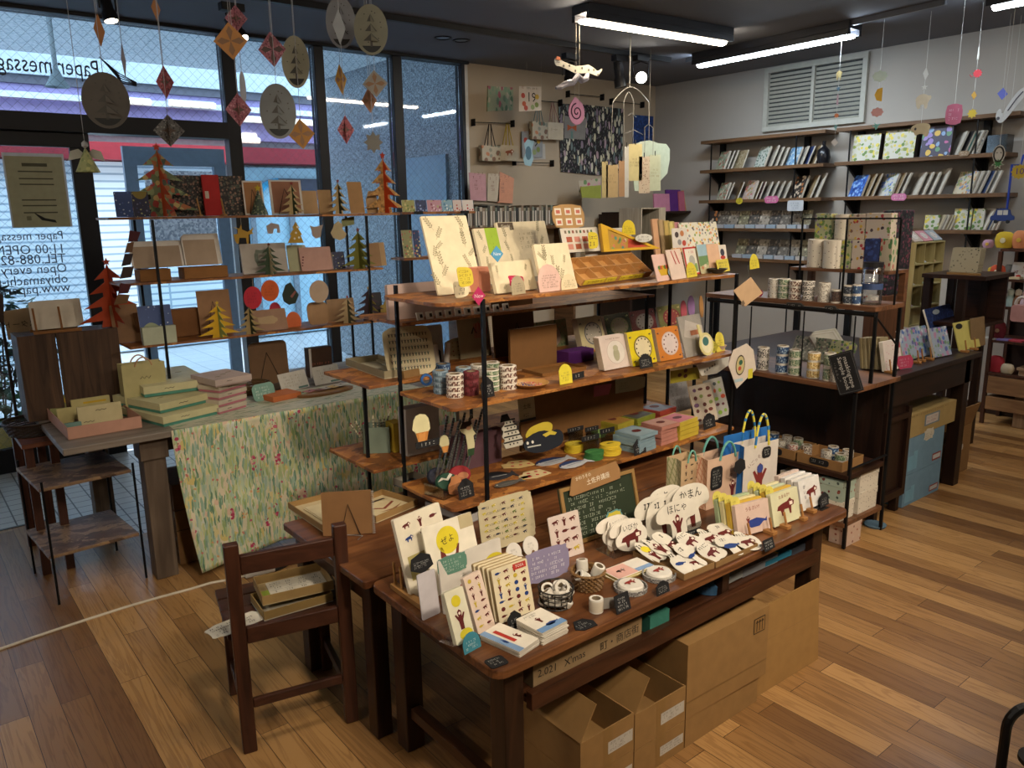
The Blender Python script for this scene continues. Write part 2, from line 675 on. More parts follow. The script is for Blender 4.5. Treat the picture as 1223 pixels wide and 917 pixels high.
P2=[(XL,YB),(XW,YB),(XW,YW),(2.6,YW),(2.6,4.25),(.56,4.25),(.56,4.8),(XL,4.8)]
M.pm(P2,gd((0,0,0)),-.05,0,M_FLOOR)
stc(M.mk('floor',og=(0,0,0)))
M=MB().pm([(XL,4.8),(.56,4.8),(.56,4.25),(2.6,4.25),(2.6,YW),(XL,YW)],gd((0,0,0)),-.05,-.001,M_TILE)
stc(M.mk('floor_entrance',og=(0,0,0)))
M=MB().box(XL,.56,4.79,4.81,-.01,.003,C('#6a6a66',.4,.8))
M.box(.55,.57,4.25,4.81,-.01,.003,C('#6a6a66',.4,.8))
stc(M.mk('trim_1',og=(0,4.8,0)))
M=MB().box(XL,XW+.1,YB,YW+.1,ZC,ZC+.1,M_CEIL)
stc(M.mk('ceiling',og=(0,0,ZC)))
x0=yo((555,80),YW).x
M=MB().box(x0,XW+.1,YW,YW+.1,0,ZC,M_WALLB)
stc(M.mk('wall_front',og=(x0,YW,0)))
M=MB().box(XW,XW+.1,YB,YW,0,ZC,M_WALLG)
stc(M.mk('wall_right',og=(XW,0,0)))
M=MB().box(XL-.1,XL,YB,YW,0,ZC,M_WALLB)
stc(M.mk('wall_left',og=(XL,0,0)))
M=MB().box(XL-.1,XW+.1,YB-.1,YB,0,ZC,M_WALLB)
stc(M.mk('wall_back',og=(0,YB,0)))
M=MB().box(XW-.012,XW-.001,YB,YW,0,.08,C('#3a2a20',.5))
stc(M.mk('baseboard_right',og=(XW,0,0)))
M=MB().box(x0,XW-.013,YW-.012,YW-.001,0,.08,C('#3a2a20',.5))
stc(M.mk('baseboard_front'))
TOPZ=yo((300,47),YW).z
def wx(px,py=120):
 return yo((px,py),YW).x
def fmb(name,xa,xb,za,zb,d=.1):
 M=MB().box(xa,xb,YW-d/2,YW+d/2,za,zb,M_BLK)
 return stc(M.mk(name,bevel=.004))
ma0,ma1=yo((261,60),YW).x,yo((277,60),YW).x
fmb('trim_2',XL,x0,TOPZ,ZC-.001,.14)
fmb('trim_3',ma0,ma1,0,TOPZ)
xb0,xb1=yo((371,60),YW).x,yo((382.5,60),YW).x
fmb('trim_4',xb0,xb1,.12,TOPZ)
xc0,xc1=yo((465,75),YW).x,yo((476,75),YW).x
fmb('trim_5',xc0,xc1,.12,TOPZ)
xd0=yo((547,80),YW).x
fmb('trim_6',xd0,xd0+.035,.12,TOPZ)
fmb('trim_7',ma1,x0,0,.12,.1)
M=MB().box(xd0+.036,x0,YW-.04,YW+.08,.12,TOPZ,M_WHT)
stc(M.mk('trim_8'))
tz1,tz0=yo((130,140),YW).z,yo((130,161),YW).z
fmb('trim_9',XL,ma0-.001,tz0,tz1,.16)
def wire_glass():
 m=CL('wired_glass',.03,.1,'#dfe8ee')
 nt=m.node_tree
 out=nt.nodes['Material Output']
 mx=out.inputs[0].links[0].from_socket
 tc=nd(nt,'ShaderNodeTexCoord')
 mp=nd(nt,'ShaderNodeMapping')
 SV(mp,'Rotation',(R(90),0,0))
 m2=nd(nt,'ShaderNodeMapping')
 SV(m2,'Rotation',(0,0,R(45)))
 LK(tc.outputs['Object'],mp.inputs['Vector'])
 LK(mp.outputs[0],m2.inputs['Vector'])
 br=nd(nt,'ShaderNodeTexBrick')
 br.offset=0
 SV(br,'Scale',1)
 SV(br,'Brick Width',.045)
 SV(br,'Row Height',.045)
 SV(br,'Mortar Size',.0014)
 LK(m2.outputs[0],br.inputs['Vector'])
 df=nd(nt,'ShaderNodeBsdfDiffuse')
 SV(df,0,lin('#8e979e'))
 ms=nd(nt,'ShaderNodeMixShader')
 k=nd(nt,'ShaderNodeMath',operation='MULTIPLY')
 SV(k,1,.22)
 LK(br.outputs['Fac'],k.inputs[0])
 LK(k.outputs[0],ms.inputs[0])
 LK(mx,ms.inputs[1])
 LK(df.outputs[0],ms.inputs[2])
 LK(ms.outputs[0],out.inputs[0])
 return m
M_GLASS=wire_glass()
def pane(name,xa,xb,za,zb,y=YW):
 M=MB().box(xa,xb,y-.003,y+.003,za,zb,M_GLASS)
 return stc(M.mk(name,og=((xa+xb)/2,y,za)))
w1=pane('window_1',XL,ma0-.001,tz1+.001,TOPZ-.001)
pane('window_2',ma1+.001,xb0-.001,.121,TOPZ-.001)
pane('window_3',xb1+.001,xc0-.001,.121,TOPZ-.001)
pane('window_4',xc1+.001,xd0-.001,.121,TOPZ-.001)
M=MB()
gf=Fr((0,YW-.006,0),(1,0,0),(0,0,1))
pA,pB=yo((118,84),YW),yo((-14,82),YW)
tw_=max(v[0]for v in textmesh('Paper message')[0])*2
M.text('Paper message',gf,(pA.x+pB.x)/2,pA.z,.15,C('#2c2c34'),mirror=True,sx=(pA.x-pB.x)/tw_/.15)
for i in ra(5):
 a,b_=yo((118+i*2,68+i*2),YW),yo((163,99+i),YW)
 M.tu([a+V((0,-.006,0)),(a+b_)/2+V((0,-.006,-.02-.008*i)),b_+V((0,-.006,0))],.004,C('#26262c'),5)
M.mk('shop_lettering',w1)
dj0,dj1=yo((84,190),YW).x,yo((108,190),YW).x
d1=tn('door_1','door','x',((XL+dj1)/2,YW,0))
for k in('label','category'):
 del d1[k]
M=MB().box(XL,dj1,YW-.025,YW+.025,tz0-.09,tz0-.001,M_BLK)
M.box(dj0,dj1,YW-.025,YW+.025,.001,tz0-.09,M_BLK)
M.box(XL,dj0,YW-.025,YW+.025,.001,.16,M_BLK)
stc(M.mk('door_frame',d1,bevel=.003))
M=MB().box(XL,dj0,YW-.003,YW+.003,.16,tz0-.09,M_GLASS)
stc(M.mk('door_glass',d1))
M=MB()
M_LET=C('#30323c')
for t,px,py,sz in(('Paper message',75,281,.075),('11:00 OPEN   19:00',77,297,.084),('TEL.088-822-1156',78,308.5,.086),('Open every day',80,320,.084),('obiyamachi-paper',81,332.5,.084),('www.papermessage.jp',83,343,.084)):
 p=yo((px,py),YW)
 M.text(t,gf,p.x-max(v[0]for v in textmesh(t)[0])*sz*.92,p.z,sz,M_LET,mirror=True,sx=.92)
for t,px,py in(('Paper message',18,425),('Obiyamachi',16,441),('Kochi City',22,456)):
 p=yo((px,py),YW)
 M.text(t,gf,p.x-max(v[0]for v in textmesh(t)[0])*.105,p.z,.105,M_LET,mirror=True)
M.mk('door_lettering',d1)
M=MB()
q=[yo(p,YW-.01)for p in((17,272),(84,268),(76,184),(8,186))]
N=Fr((q[0].x,YW-.012,q[0].z),(1,0,0),(0,0,1))
N.w,N.h=q[1].x-q[0].x,q[3].z-q[0].z
M.fx(N,-.01,N.w+.012,-.0,N.h+.02,-.004,-.002,C('#c9d3dc',.3))
M.fx(N,0,N.w,0,N.h,-.002,0,C('#a8a585'))
for i,y in en((.86,.78,.68,.6,.38,.3,.2)):
 M.qd(N,N.w*(.2 if i else.28),N.w*(.8 if i else.72),N.h*y,N.h*y+(.02 if i==0 else.008),C('#55543f'))
M.pl([(N.w*a,N.h*b)for a,b in((.36,.22),(.5,.1),(.76,.06),(.74,.1),(.56,.13))],N,C('#22221f'))
M.qd(N,N.w*.24,N.w*.32,N.h*.1,N.h*.16,C('#7a785c'))
o=M.mk('shop_notice')
tg(o,'yellowed paper notice with ruled lines taped to the inside','notice')
M_SOF=PT('punched_metal_soffit','#f2f7f8',('#b4c4cc','#a4b8c2'),26,.36,(1,2.2,1))
sof=oz((0,59),3.1).y
M=MB().box(XL-3,9,YW+.1,sof,3.1,3.16,M_SOF)
stc(M.mk('ceiling_arcade',og=(0,YW,3.1)))
M=MB().box(-14,16,YW+.1,16,-.06,-.02,tm('street_paving',(.3,.3),'#d0d4d6','#a8acb0',.006))
stc(M.mk('ground_street',og=(0,YW,-.02)))
YF=10.5
def fz(px,py):
 return yo((px,py),YF).z
def bd(name,cat,label,a,b,m,d=.12,y=YF,xa=-12,xb=12):
 M=MB().box(xa,xb,y,y+d,a,b,m)
 return tg(M.mk(name),label,cat)
M=MB().box(-12,12,YF+.3,YF+.5,-.02,fz(130,74),C('#cfd6da',.7))
stc(M.mk('wall_street'))
bd('gutter_beam','beam','pale steel gutter beam of the arcade across the street, above the lilac panels',fz(130,96),fz(130,40),C('#b4bfc6',.5),.2)
bd('dark_beam','beam','dark beam under the pale gutter beam across the street',fz(130,106),fz(130,95),C('#5a5a64',.5),.1,YF+.05)
bd('lilac_panel','sign','long lilac fascia panel across the street above the red awning',fz(130,160),fz(130,106),C('#9d90bd',.5),.1,YF+.1)
bd('white_pipe','pipe','white pipe running along the lilac fascia across the street',fz(130,124),fz(130,117),C('#d8dce2',.4),.1,YF-.06)
bd('red_awning','awning','dark red awning band across the street above the roller shutters',fz(130,192),fz(130,172),C('#8f2b34',.7),.5,YF-.3)
for i,(px,py,qx,qy)in en(((143,120,180,121),(202,123,257,127),(288,142,402,148),(284,167,310,168))):  # glowing tubes added in place of the interior lamps' reflections in the glass
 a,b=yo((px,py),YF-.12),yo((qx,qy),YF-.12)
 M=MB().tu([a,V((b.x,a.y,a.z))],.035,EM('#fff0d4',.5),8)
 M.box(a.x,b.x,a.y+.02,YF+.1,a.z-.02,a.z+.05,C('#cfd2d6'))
 tg(M.mk('lamp_reflection_tube'),('glowing tube for a lamp reflection, outside behind the grey paper oval','glowing tube for a lamp reflection, outside right of the red hanging star','longest glowing tube outside for a lamp reflection','shortest glowing tube outside for a lamp reflection')[i],'lamp','tubes for lamp reflections across the street')
M_SHUT=tm('shutter_slats',(20,.085),'#e3edf2','#9fb4c2',.012,.5,(R(90),0,0))
for i,(xa,xb)in en(((-7,yo((200,300),YF).x-.9),(yo((200,300),YF).x-.8,yo((268,250),YF).x))):
 M=MB().box(xa,xb,YF,YF+.06,0,fz(130,193),M_SHUT)
 o=M.mk('roller_shutter',og=((xa+xb)/2,YF,0))
 tg(o,('white roller shutter across the street, seen','white roller shutter across the street, behind the open grey frame')[i],'shutter','roller shutters across the street')
gz=fz(400,202)
xa,xb=yo((288,250),YF).x,yo((436,250),YF).x
t=tn('street_shopfront','shop','pale blue glazed shopfront across the street with a dark lintel',((xa+xb)/2,YF,0))
M=MB().box(xa,xb,YF-.02,YF+.2,.001,gz,C('#a9cfdf',.3))
M.mk('glazing',t)
M=MB().box(xa+(xb-xa)*.28,xb,YF-.08,YF-.02,gz-.42,gz-.14,C('#3a3c4a'))
M.mk('lintel',t)
for i in ra(4):
 M=MB()
 x=xa+(xb-xa)*(.05+.3*i)
 M.box(x,x+.07,YF-.07,YF-.02,.001,gz-.43,C('#7d8a94'))
 M.mk('post',t)
M=MB().tu([(xa+.5+.28*cos(a),YF-.05,gz-.45+.28*sin(a))for a in[PI*i/10 for i in ra(11)]],.04,C('#38a0c8'),6)
M.mk('blue_arch',t)
p0,p1=yo((160,300),7.2),yo((278,300),7.2)
zt=yo((200,176),7.2).z
t=tn('door_2','door','x',((p0.x+p1.x)/2,7.2,-.02))
del t['label'],t['category']
M=MB()
w=.1
M_GF=C('#66788a',.5)
M.box(p0.x,p1.x,7.2,7.25,zt-.15,zt,M_GF)
M.box(p0.x,p0.x+w,7.2,7.25,0,zt-.15,M_GF)
M.box(p1.x-w,p1.x,7.2,7.25,0,zt-.15,M_GF)
M.box(p0.x+w,p1.x-w,7.2,7.25,0,.2,M_GF)
stc(M.mk('door_frame',t))
M=MB().box(p0.x+w,p1.x-w,7.22,7.226,.2,zt-.15,CL('plain_glass',.04,.1,'#e4eef4'))
stc(M.mk('door_glass',t))
M=MB().box(p0.x+w+.05,p1.x-w-.02,7.205,7.215,zt-.9,zt-.19,spk('speckled_poster',('#8d9cb0','#cbd7e2','#aebccc'),60))
M.mk('door_poster',t)
xg=ox((546,82),1).x
gx=yo((546,120),YW+.12).x
M_GRAN=spk('granite',('#5f666c','#777e84','#8f979c','#4c5258','#a9b0b4'),130,.3)
M=MB().box(gx,gx+.3,YW+.12,8.6,0,3.099,M_GRAN)
stc(M.mk('wall_granite',og=(gx,YW,0)))
a,b=ox((535,184),gx),ox((480,189),gx)
M=MB().box(gx-.03,gx-.001,b.y if b.y>a.y else a.y,min(a.y,b.y),.3,a.z,C('#8ea2b2',.25))
tg(M.mk('wall_panel'),'pale bluish panel on the granite wall outside the right-hand window','panel')
M=MB()
p=yo((434,200),9.2)
M.box(p.x-.08,p.x+.08,9.12,9.28,-.02,3.3,C('#dfe5e8'))
tg(M.mk('arcade_column'),'white steel column of the arcade outside','column')
p=yo((69,104),7.0)
t=tn('bell_lamp','lamp','white bell-shaped lamp hanging outside above the glass door',p)
M=MB().la([(.001,.13),(.02,.13),(.035,.09),(.085,0),(.08,0),(.03,.085),(.001,.09)],p,C('#b8c4c8'),24)
M.mk('shade',t,True)
M=MB().tu([p+V((0,0,.125)),V((p.x,p.y,3.099))],.018,C('#c4ced2'),8)
M.mk('stem',t)
vt=[ox(p,XW)for p in((916,83),(1040,61),(1034,146),(913,158))]
ya,yb=vt[0].y,vt[1].y
z1,z0=(vt[0].z+vt[1].z)/2,(vt[2].z+vt[3].z)/2
t=tn('louvre_vent','vent','white double louvred vent grille high',(XW,(ya+yb)/2,z0))
M_V=C('#b0b0a6',.5)
M=MB()
fw=.045
for y0_,y1_,a,b in((yb,ya,z1-fw,z1),(yb,ya,z0,z0+fw),(yb,yb+fw,z0+fw,z1-fw),(ya-fw,ya,z0+fw,z1-fw),((ya+yb)/2-.015,(ya+yb)/2+.015,z0+fw,z1-fw)):
 M.box(XW-.035,XW-.001,y0_,y1_,a,b,M_V)
M.mk('frame',t,bevel=.003)
ym=(ya+yb)/2
for y0_,y1_ in((yb+fw,ym-.015),(ym+.015,ya-fw)):
 M=MB()
 n=13
 for i in ra(n):
  z=z0+fw+(z1-z0-2*fw)*(i+.1)/n
  f=Fr((XW-.004,y1_,z),(0,-1,0),(-.5,0,.6))
  M.fx(f,.001,y1_-y0_-.001,-.012,.02,0,.004,M_V)
 M.box(XW-.0035,XW-.001,y0_,y1_,z0+fw,z1-fw,C('#3c4040'))
 M.mk('louvre_panel',t)
M_LAMPB=C('#2a2b30',.4)
def tube_fixture(label,pa,pb,col,s,z=2.80):
 a,b=oz(pa,z),oz(pb,z)
 d=(b-a)
 L=d.length
 d.normalize()
 sd=V((-d.y,d.x,0))
 t=tn('ceiling_tube_light','ceiling light',label,((a.x+b.x)/2,(a.y+b.y)/2,z-.03),'fluorescent ceiling fixtures')
 f=Fr(a,d,sd)
 M=MB().pm([(-.02,-.085),(L+.02,-.085),(L+.02,.085),(-.02,.085)],f,.03,ZC-z-.001,M_LAMPB)
 M.pm([(-.02,-.085),(L+.02,-.085),(L+.02,-.055),(-.02,-.055)],f,-.01,.03,M_LAMPB)
 M.pm([(-.02,.055),(L+.02,.055),(L+.02,.085),(-.02,.085)],f,-.01,.03,M_LAMPB)
 M.mk('housing',t,bevel=.003)
 M=MB()
 ps=[(.045*cos(q),.028*sin(q))for q in[PI*i/12 for i in ra(12,25)]]
 g=Fr(a,sd,(0,0,1))
 M.pm(ps,g,(0 if g.n.dot(d)>0 else-L),(L if g.n.dot(d)>0 else 0),EM(col,s))
 M.mk('diffuser',t)
tube_fixture('warm white tube light fixture nearest the window side of the ceiling',(696,23),(863,50),'#ffe9cc',26)
tube_fixture('cool white tube light fixture in front of the louvred vent',(836,77),(1018,41),'#dff0ff',32)
tube_fixture('tube light fixture cut off by the top right corner of the view',(1188,7),(1300,-15),'#e6f3ff',28)
for k,(a,b)in en((((.6,-.2),(1.8,-.2)),((3.6,-.4),(4.8,-.4)),((-1.4,1.2),(-1.4,2.4)))):  # unseen fixtures, placed to light the room from outside the view
 z=2.8
 t=tn('ceiling_tube_light','ceiling light',('unseen tube light fixture on the ceiling behind the viewer','unseen tube light fixture on the ceiling over the aisle at right, outside the view','unseen tube light fixture on the ceiling outside the view at far left')[k],((a[0]+b[0])/2,(a[1]+b[1])/2,z-.03),'fluorescent ceiling fixtures')
 M=MB().box(min(a[0],b[0])-.08,max(a[0],b[0])+.08,min(a[1],b[1])-.08,max(a[1],b[1])+.08,z+.03,ZC-.001,M_LAMPB)
 M.mk('housing',t)
 M=MB().box(min(a[0],b[0])-.03,max(a[0],b[0])+.03,min(a[1],b[1])-.03,max(a[1],b[1])+.03,z-.02,z+.03,EM('#fff0dc',22))
 M.mk('diffuser',t)
ta,tb=oz((300,-5),ZC-.02),oz((800,72),ZC-.02)
M=MB()
f=Fr(ta,tb-ta,(0,0,1))
M.fx(f,0,(tb-ta).length,-.02,.018,-.018,.018,M_BLK)
tg(M.mk('lighting_track'),'long black lighting track on the ceiling near the windows','track')
ta,tb=oz((1010,27),ZC-.02),oz((1130,2),ZC-.02)
M=MB()
f=Fr(oz((820,72),ZC-.02),tb-oz((820,72),ZC-.02),(0,0,1))
M.fx(f,0,(tb-oz((820,72),ZC-.02)).length,-.018,.018,-.012,.012,C('#55575c',.4,.3))
tg(M.mk('lighting_track'),'thin grey ceiling rail running alongside the cool white tube light','track')
def spl_(label,bs,head,aim,on,L=.15,r=.045,glow=7):
 t=tn('track_spotlight','spotlight',label,(bs.x,bs.y,head.z-.1),'black track spotlights')
 M=MB().box(bs.x-.07,bs.x+.07,bs.y-.03,bs.y+.03,ZC-.085,ZC-.041,M_BLK)
 M.mk('adaptor',t,bevel=.003)
 M=MB()
 d=V(aim).normalized()
 s=d.cross(V((0,0,1))).normalized()
 top=V((bs.x,bs.y,ZC-.086))
 for q in(-1,1):
  M.tu([top,top+s*(q*(r+.012))+V((0,0,-.02)),head+s*(q*(r+.012))],.005,M_BLK,6)
 M.mk('yoke',t)
 M=MB().la([(.0,-.6*L),(r*.75,-.6*L),(r*.8,-.3*L),(r*.8,0),(r,.02),(r,.4*L),(r*.9,.4*L),(r*.88,.36*L),(.0,.36*L)],head,M_BLK,20,d)
 M.mk('lamp_can',t,True)
 M=MB().la([(.0,.365*L),(r*.85,.365*L),(r*.85,.39*L),(0,.395*L)],head,EM('#fff2dc',glow)if on else C('#15161a',.2),20,d)
 M.mk('lens',t)
 return t
def at_d(p,d):
 r=ray(p)
 return CAM+r*(d/r.length)
def spl(label,px,d,aim,on,**k):
 h=oz(px,d)
 spl_(label,V((h.x+k.pop('dx',0),h.y+k.pop('dy',0),0)),h,aim,on,**k)
 return h
spl('lit black spotlight at the top left, above the grey paper oval',(129,12),2.7,(.12,-.25,-1),True,r=.038,L=.15)
spl('lit black spotlight among the red and orange paper stars',(283,38),2.69,(.3,-.5,-.8),True,dx=-.02)
spl('black spotlight hanging behind the striped paper snake mobile',(681,90),2.68,(-.25,-.3,-1),True,r=.05,L=.16)
spl('unlit black spotlight between the snake mobile and the glaring spotlight',(740,92),2.68,(.1,-.1,-1),False,r=.05,L=.2)
spl('glaring spotlight facing the viewer',(765,92),2.68,(-.62,-.72,-.22),True,r=.05,glow=30)
for px,lb in(((529,45),'small round recessed downlight nearest the paper ovals'),((551,48),'small round recessed downlight further right, above the beige wall')):
 p=oz(px,ZC-.001)
 M=MB().la([(.0,-.001),(.05,-.001),(.05,-.006),(.066,-.006),(.066,0)],p,[C('#8a8f98',.3,.5),M_BLK,M_BLK,M_BLK,M_BLK],24)
 tg(M.mk('recessed_downlight'),lb,'downlight','recessed ceiling downlights')
W_DKX=WD('walnut_table','#26150c','#4e2e1c',0,1.0,.32)
W_DKY=WD('walnut_table_y','#24150c','#4a2e1c',1,1.0,.32)
W_DKZ=WD('walnut_table_z','#1f130c','#3e2617',2,1.0,.4)
W_TOPX=WD('worn_table_top','#462717','#774c2c',0,1.0,.3)
W_BLKX=WD('black_brown','#160d0a','#2c1a12',0,1.0,.4)
W_BLKZ=WD('black_brown_z','#160d0a','#2c1a12',2,1.0,.4)
W_BLKY=WD('black_brown_y','#1c110c','#38221a',1,1.0,.4)
M_OSB=OSB()
MI=C('#16171a',.45,.4)
OBX=OSB('rack',('#5a3418','#8a5526','#ab7236','#764620'))
TZ=.56
T1=dict(x0=1.0,x1=2.60,y0=1.33,y1=1.945)
t=tn('display_table','table','worn dark brown low table in front, laden with cards, stickers and paper bags',((T1['x0']+T1['x1'])/2,1.64,0))
M=MB()
w_,d_=T1['x1']-T1['x0'],T1['y1']-T1['y0']
M.pm(rc(w_,d_,.035,4,T1['x0'],T1['y0']),gd((0,0,0)),TZ-.026,TZ,W_TOPX,WD('table_edge','#3c1f10','#8a5a34',0))
M.mk('tabletop',t,bevel=.004)
for(x,y)in((1.06,1.38),(2.45,1.38),(1.06,1.87),(2.45,1.87)):
 M=MB().box(x,x+.062,y,y+.062,.001,TZ-.027,W_DKZ)
 M.mk('leg',t,bevel=.003)
for(a,b,c,d,m)in((1.125,2.447,1.885,1.91,W_DKX),(1.075,1.11,1.444,1.868,W_DKY),(2.465,2.5,1.444,1.868,W_DKY)):
 M=MB().box(a,b,c,d,TZ-.12,TZ-.028,m)
 M.mk('apron',t,bevel=.002)
M=MB().box(1.125,2.447,1.376,1.86,.405,.42,W_DKX)
M.box(1.125,2.447,1.352,1.376,.392,.44,W_DKX)
M.mk('shelf',t,bevel=.002)
M=MB()
x=oz((845,700),.44).x
M.box(1.93,1.965,1.38,1.41,.4205,TZ-.028,W_DKZ)
M.mk('divider',t)
for y in(1.40,):
 M=MB().box(1.075,1.108,1.444,1.868,.115,.15,W_DKY)
 M.mk('stretcher',t,bevel=.002)
t=tn('display_table','table','dark brown low table behind the front one, carrying open cardboard trays',(1.8,2.26,0))
M=MB().pm(rc(1.72,.60,.01,2,.99,1.955),gd((0,0,0)),TZ-.026,TZ-.001,W_TOPX)
M.mk('tabletop',t,bevel=.003)
for(x,y)in((1.02,1.985),(2.6,1.985),(1.02,2.47),(2.6,2.47)):
 M=MB().box(x,x+.055,y,y+.055,.001,TZ-.027,W_DKZ)
 M.mk('leg',t,bevel=.003)
for(a,b,c,d,m)in((1.077,2.598,2.0,2.02,W_DKX),(1.077,2.598,2.49,2.51,W_DKX),(1.035,1.06,2.042,2.468,W_DKY)):
 M=MB().box(a,b,c,d,TZ-.11,TZ-.028,m)
 M.mk('apron',t)
def rk(name,label,posts,shelves,th=.012,r=.006,gp=None,feet=None,rails=()):
 xs=[p[0]for p in posts]
 ys=[p[1]for p in posts]
 z0=min(p[2]for p in posts)
 t=tn(name,'rack',label,(sum(xs)/len(xs),sum(ys)/len(ys),z0),gp)
 for(x,y,za,zb)in posts:
  M=MB().box(x-r,x+r,y-r,y+r,za,zb,MI)
  M.mk('post',t)
 for sh in shelves:
  xa_,x1_,y0_,y1_,z,rad,m=sh
  M=MB().pm(rc(x1_-xa_,y1_-y0_,rad,4,xa_,y0_),gd((0,0,0)),z-th,z,m)
  M.mk('shelf',t,bevel=.001)
 for(a,b,rr)in rails:
  M=MB().tu([a,b],rr,MI,6)
  M.mk('rail',t)
 return t
S1,S2,S3=1.335,.985,.635
RX0,RX1,RY0,RY1=1.40,2.985,2.10,2.45
rk('shelf_rack','three-tier rack of reddish chipboard shelves on thin black posts',[(1.548,2.092,TZ,S1+.004),(2.93,2.092,TZ,S1+.004),(1.46,2.50,TZ,S1+.03),(2.93,2.462,TZ,S1+.03)],[(1.385,RX1,RY0,2.49,S1,.05,OBX),(1.42,RX1,RY0,2.45,S2,.02,OBX),(1.41,RX1,RY0,2.45,S3,.02,OBX)])
RB2,RB3,RB1=1.01,.69,1.22
rk('shelf_rack','chipboard rack directly behind the middle one, its shelf ends jutting out',[(yo((437,500),2.66).x,2.66,.0,RB2-.013),(yo((479,365),2.84).x,2.84,RB2+.001,RB1-.013),(2.85,2.535,TZ,RB1),(2.85,2.86,0,RB1)],[(1.33,2.9,2.5,2.87,RB2,.004,OBX),(1.33,2.9,2.5,2.87,RB3,.004,OBX),(yo((468,372),2.6).x,2.9,2.53,2.87,RB1,.004,OBX)])
LZ=.70
WG=WD('grey_beam','#4a3f34','#75675a',0,.7,.6)
WGZ=WD('grey_beam_z','#4a3d32','#6e5f50',2,.7,.6)
t=tn('long_table','table','long grey-brown plank table at left under the tree-card racks',(1.4,3.9,0))
M=MB().box(.49,2.55,3.56,4.55,LZ-.03,LZ,WD('grey_plank','#5c5248','#8b8176',0,.6,.5))
M.mk('tabletop',t,bevel=.004)
for(x,y)in((.80,3.62),(2.4,3.62),(.72,4.42),(2.4,4.42)):
 M=MB().box(x,x+.095,y,y+.095,.001,LZ-.031,WGZ)
 M.box(x-.012,x+.107,y-.012,y+.107,LZ-.13,LZ-.031,WGZ)
 M.mk('leg',t,bevel=.004)
M=MB().box(.91,2.38,3.65,3.69,LZ-.11,LZ-.032,WG)
M.mk('apron',t)
A1,A2,A3=1.62,1.318,1.02
AY0,AY1=4.0,4.26
ax0=[yo(p,AY0).x for p in((129,258),(142,337),(155,412))]
ax1=yo((458,322),AY0).x
ap=yo((186,300),AY0).x
ap2=yo((440,300),AY0).x
axR=yo((478,257),AY0).x
rk('shelf_rack','tall rack of thin boards',[(ap,AY0+.005,LZ,A1-.013),(ap2,AY0+.005,LZ,A1-.013),(ap-.02,AY1-.01,LZ,A1-.013),(ap2,AY1-.01,LZ,A1-.013)],[(ax0[0],axR,AY0,AY1,A1,.004,OBX),(ax0[1],ax1,AY0,AY1,A2,.004,OBX),(ax0[2],ax1+.02,AY0,AY1,A3,.004,OBX)],.011)
KX0,KX1,KY0,KY1,KZ=3.90,4.80,1.80,3.0,.79
t=tn('counter_desk','desk','big black-brown wooden desk at right holding paper stacks and a pigeonhole unit',(4.35,2.3,0))
M=MB().box(3.86,4.90,KY0,KY1,KZ-.028,KZ,W_BLKX)
M.mk('desktop',t,bevel=.004)
M=MB().box(3.865,4.86,KY0+.03,KY0+.05,KZ-.17,KZ-.029,W_BLKX)
M.mk('front_apron',t)
for x,y in((4.76,1.83),(4.76,2.9)):
 M=MB().box(x,x+.07,y,y+.07,.001,KZ-.029,W_BLKZ)
 M.mk('leg',t,bevel=.003)
M=MB().box(3.88,4.16,KY0+.055,KY1-.05,.10,KZ-.03,W_BLKZ)
for x in(3.885,4.115):
 for y in(KY0+.06,KY1-.1):
  M.box(x,x+.04,y,y+.04,.001,.10,W_BLKZ)
M.mk('pedestal',t,bevel=.003)
M=MB().box(3.885,3.92,KY0+.036,KY0+.054,.10,KZ-.2,W_BLKZ)
M.box(4.12,4.155,KY0+.036,KY0+.054,.10,KZ-.2,W_BLKZ)
M.box(3.92,4.12,KY0+.036,KY0+.054,.10,.14,W_BLKX)
M.box(3.92,4.12,KY0+.036,KY0+.054,.53,.56,W_BLKX)
M.mk('panel_frame',t)
QX,QX1,QY0,QY1=3.46,3.84,1.79,2.72
QA,QB,QC,QD=1.163,.80,.37,.13
WQ=WD('rack_board','#4a3020','#7a5236',1,1,.5)
t=rk('tape_rack','black iron and wood rack of masking tape rolls',[(QX,QY0,0,QB+.001),(QX+.13,QY0,QB,QA-.013),(QX1-.02,QY0,0,QA-.013),(QX,QY1,0,QB),(QX+.13,QY1,QB,QA-.013),(QX1-.02,QY1,0,QA-.013)],[(QX+.1,QX1,QY0-.01,QY1+.02,QA,.003,WQ),(QX-.02,QX1+.01,QY0-.02,QY1+.02,QB,.003,WQ),(QX-.01,QX1-.04,QY0,QY1,QC,.003,W_BLKY),(QX-.01,QX1-.02,QY0,QY1,QD,.003,WQ)],.022,.007,rails=[((QX,QY0,QC+.03),(QX1-.02,QY0,QC+.03),.006),((QX+.1,QY0-.012,QA-.035),(QX+.1,QY1,QA-.035),.012),((QX+.12,QY0,QA-.04),(QX1-.03,QY0,QA-.2),.005),((QX+.04,QY0+.05,QB),(QX+.04,QY0+.05,QA-.04),.004),((QX+.04,2.1,QB),(QX+.04,2.1,QA-.04),.004),((QX+.04,2.4,QB),(QX+.04,2.4,QA-.04),.004)])
WS=WD('wall_shelf','#42301f','#735438',1,.8,.5)
SX=6.5
SZ=(2.262,1.985,1.697,1.428,1.148)
R0,R1=ox((1219,132),SX).y,ox((999,154),SX).y
L0,L1_=ox((993,153),SX).y+.0,ox((837,166),SX).y
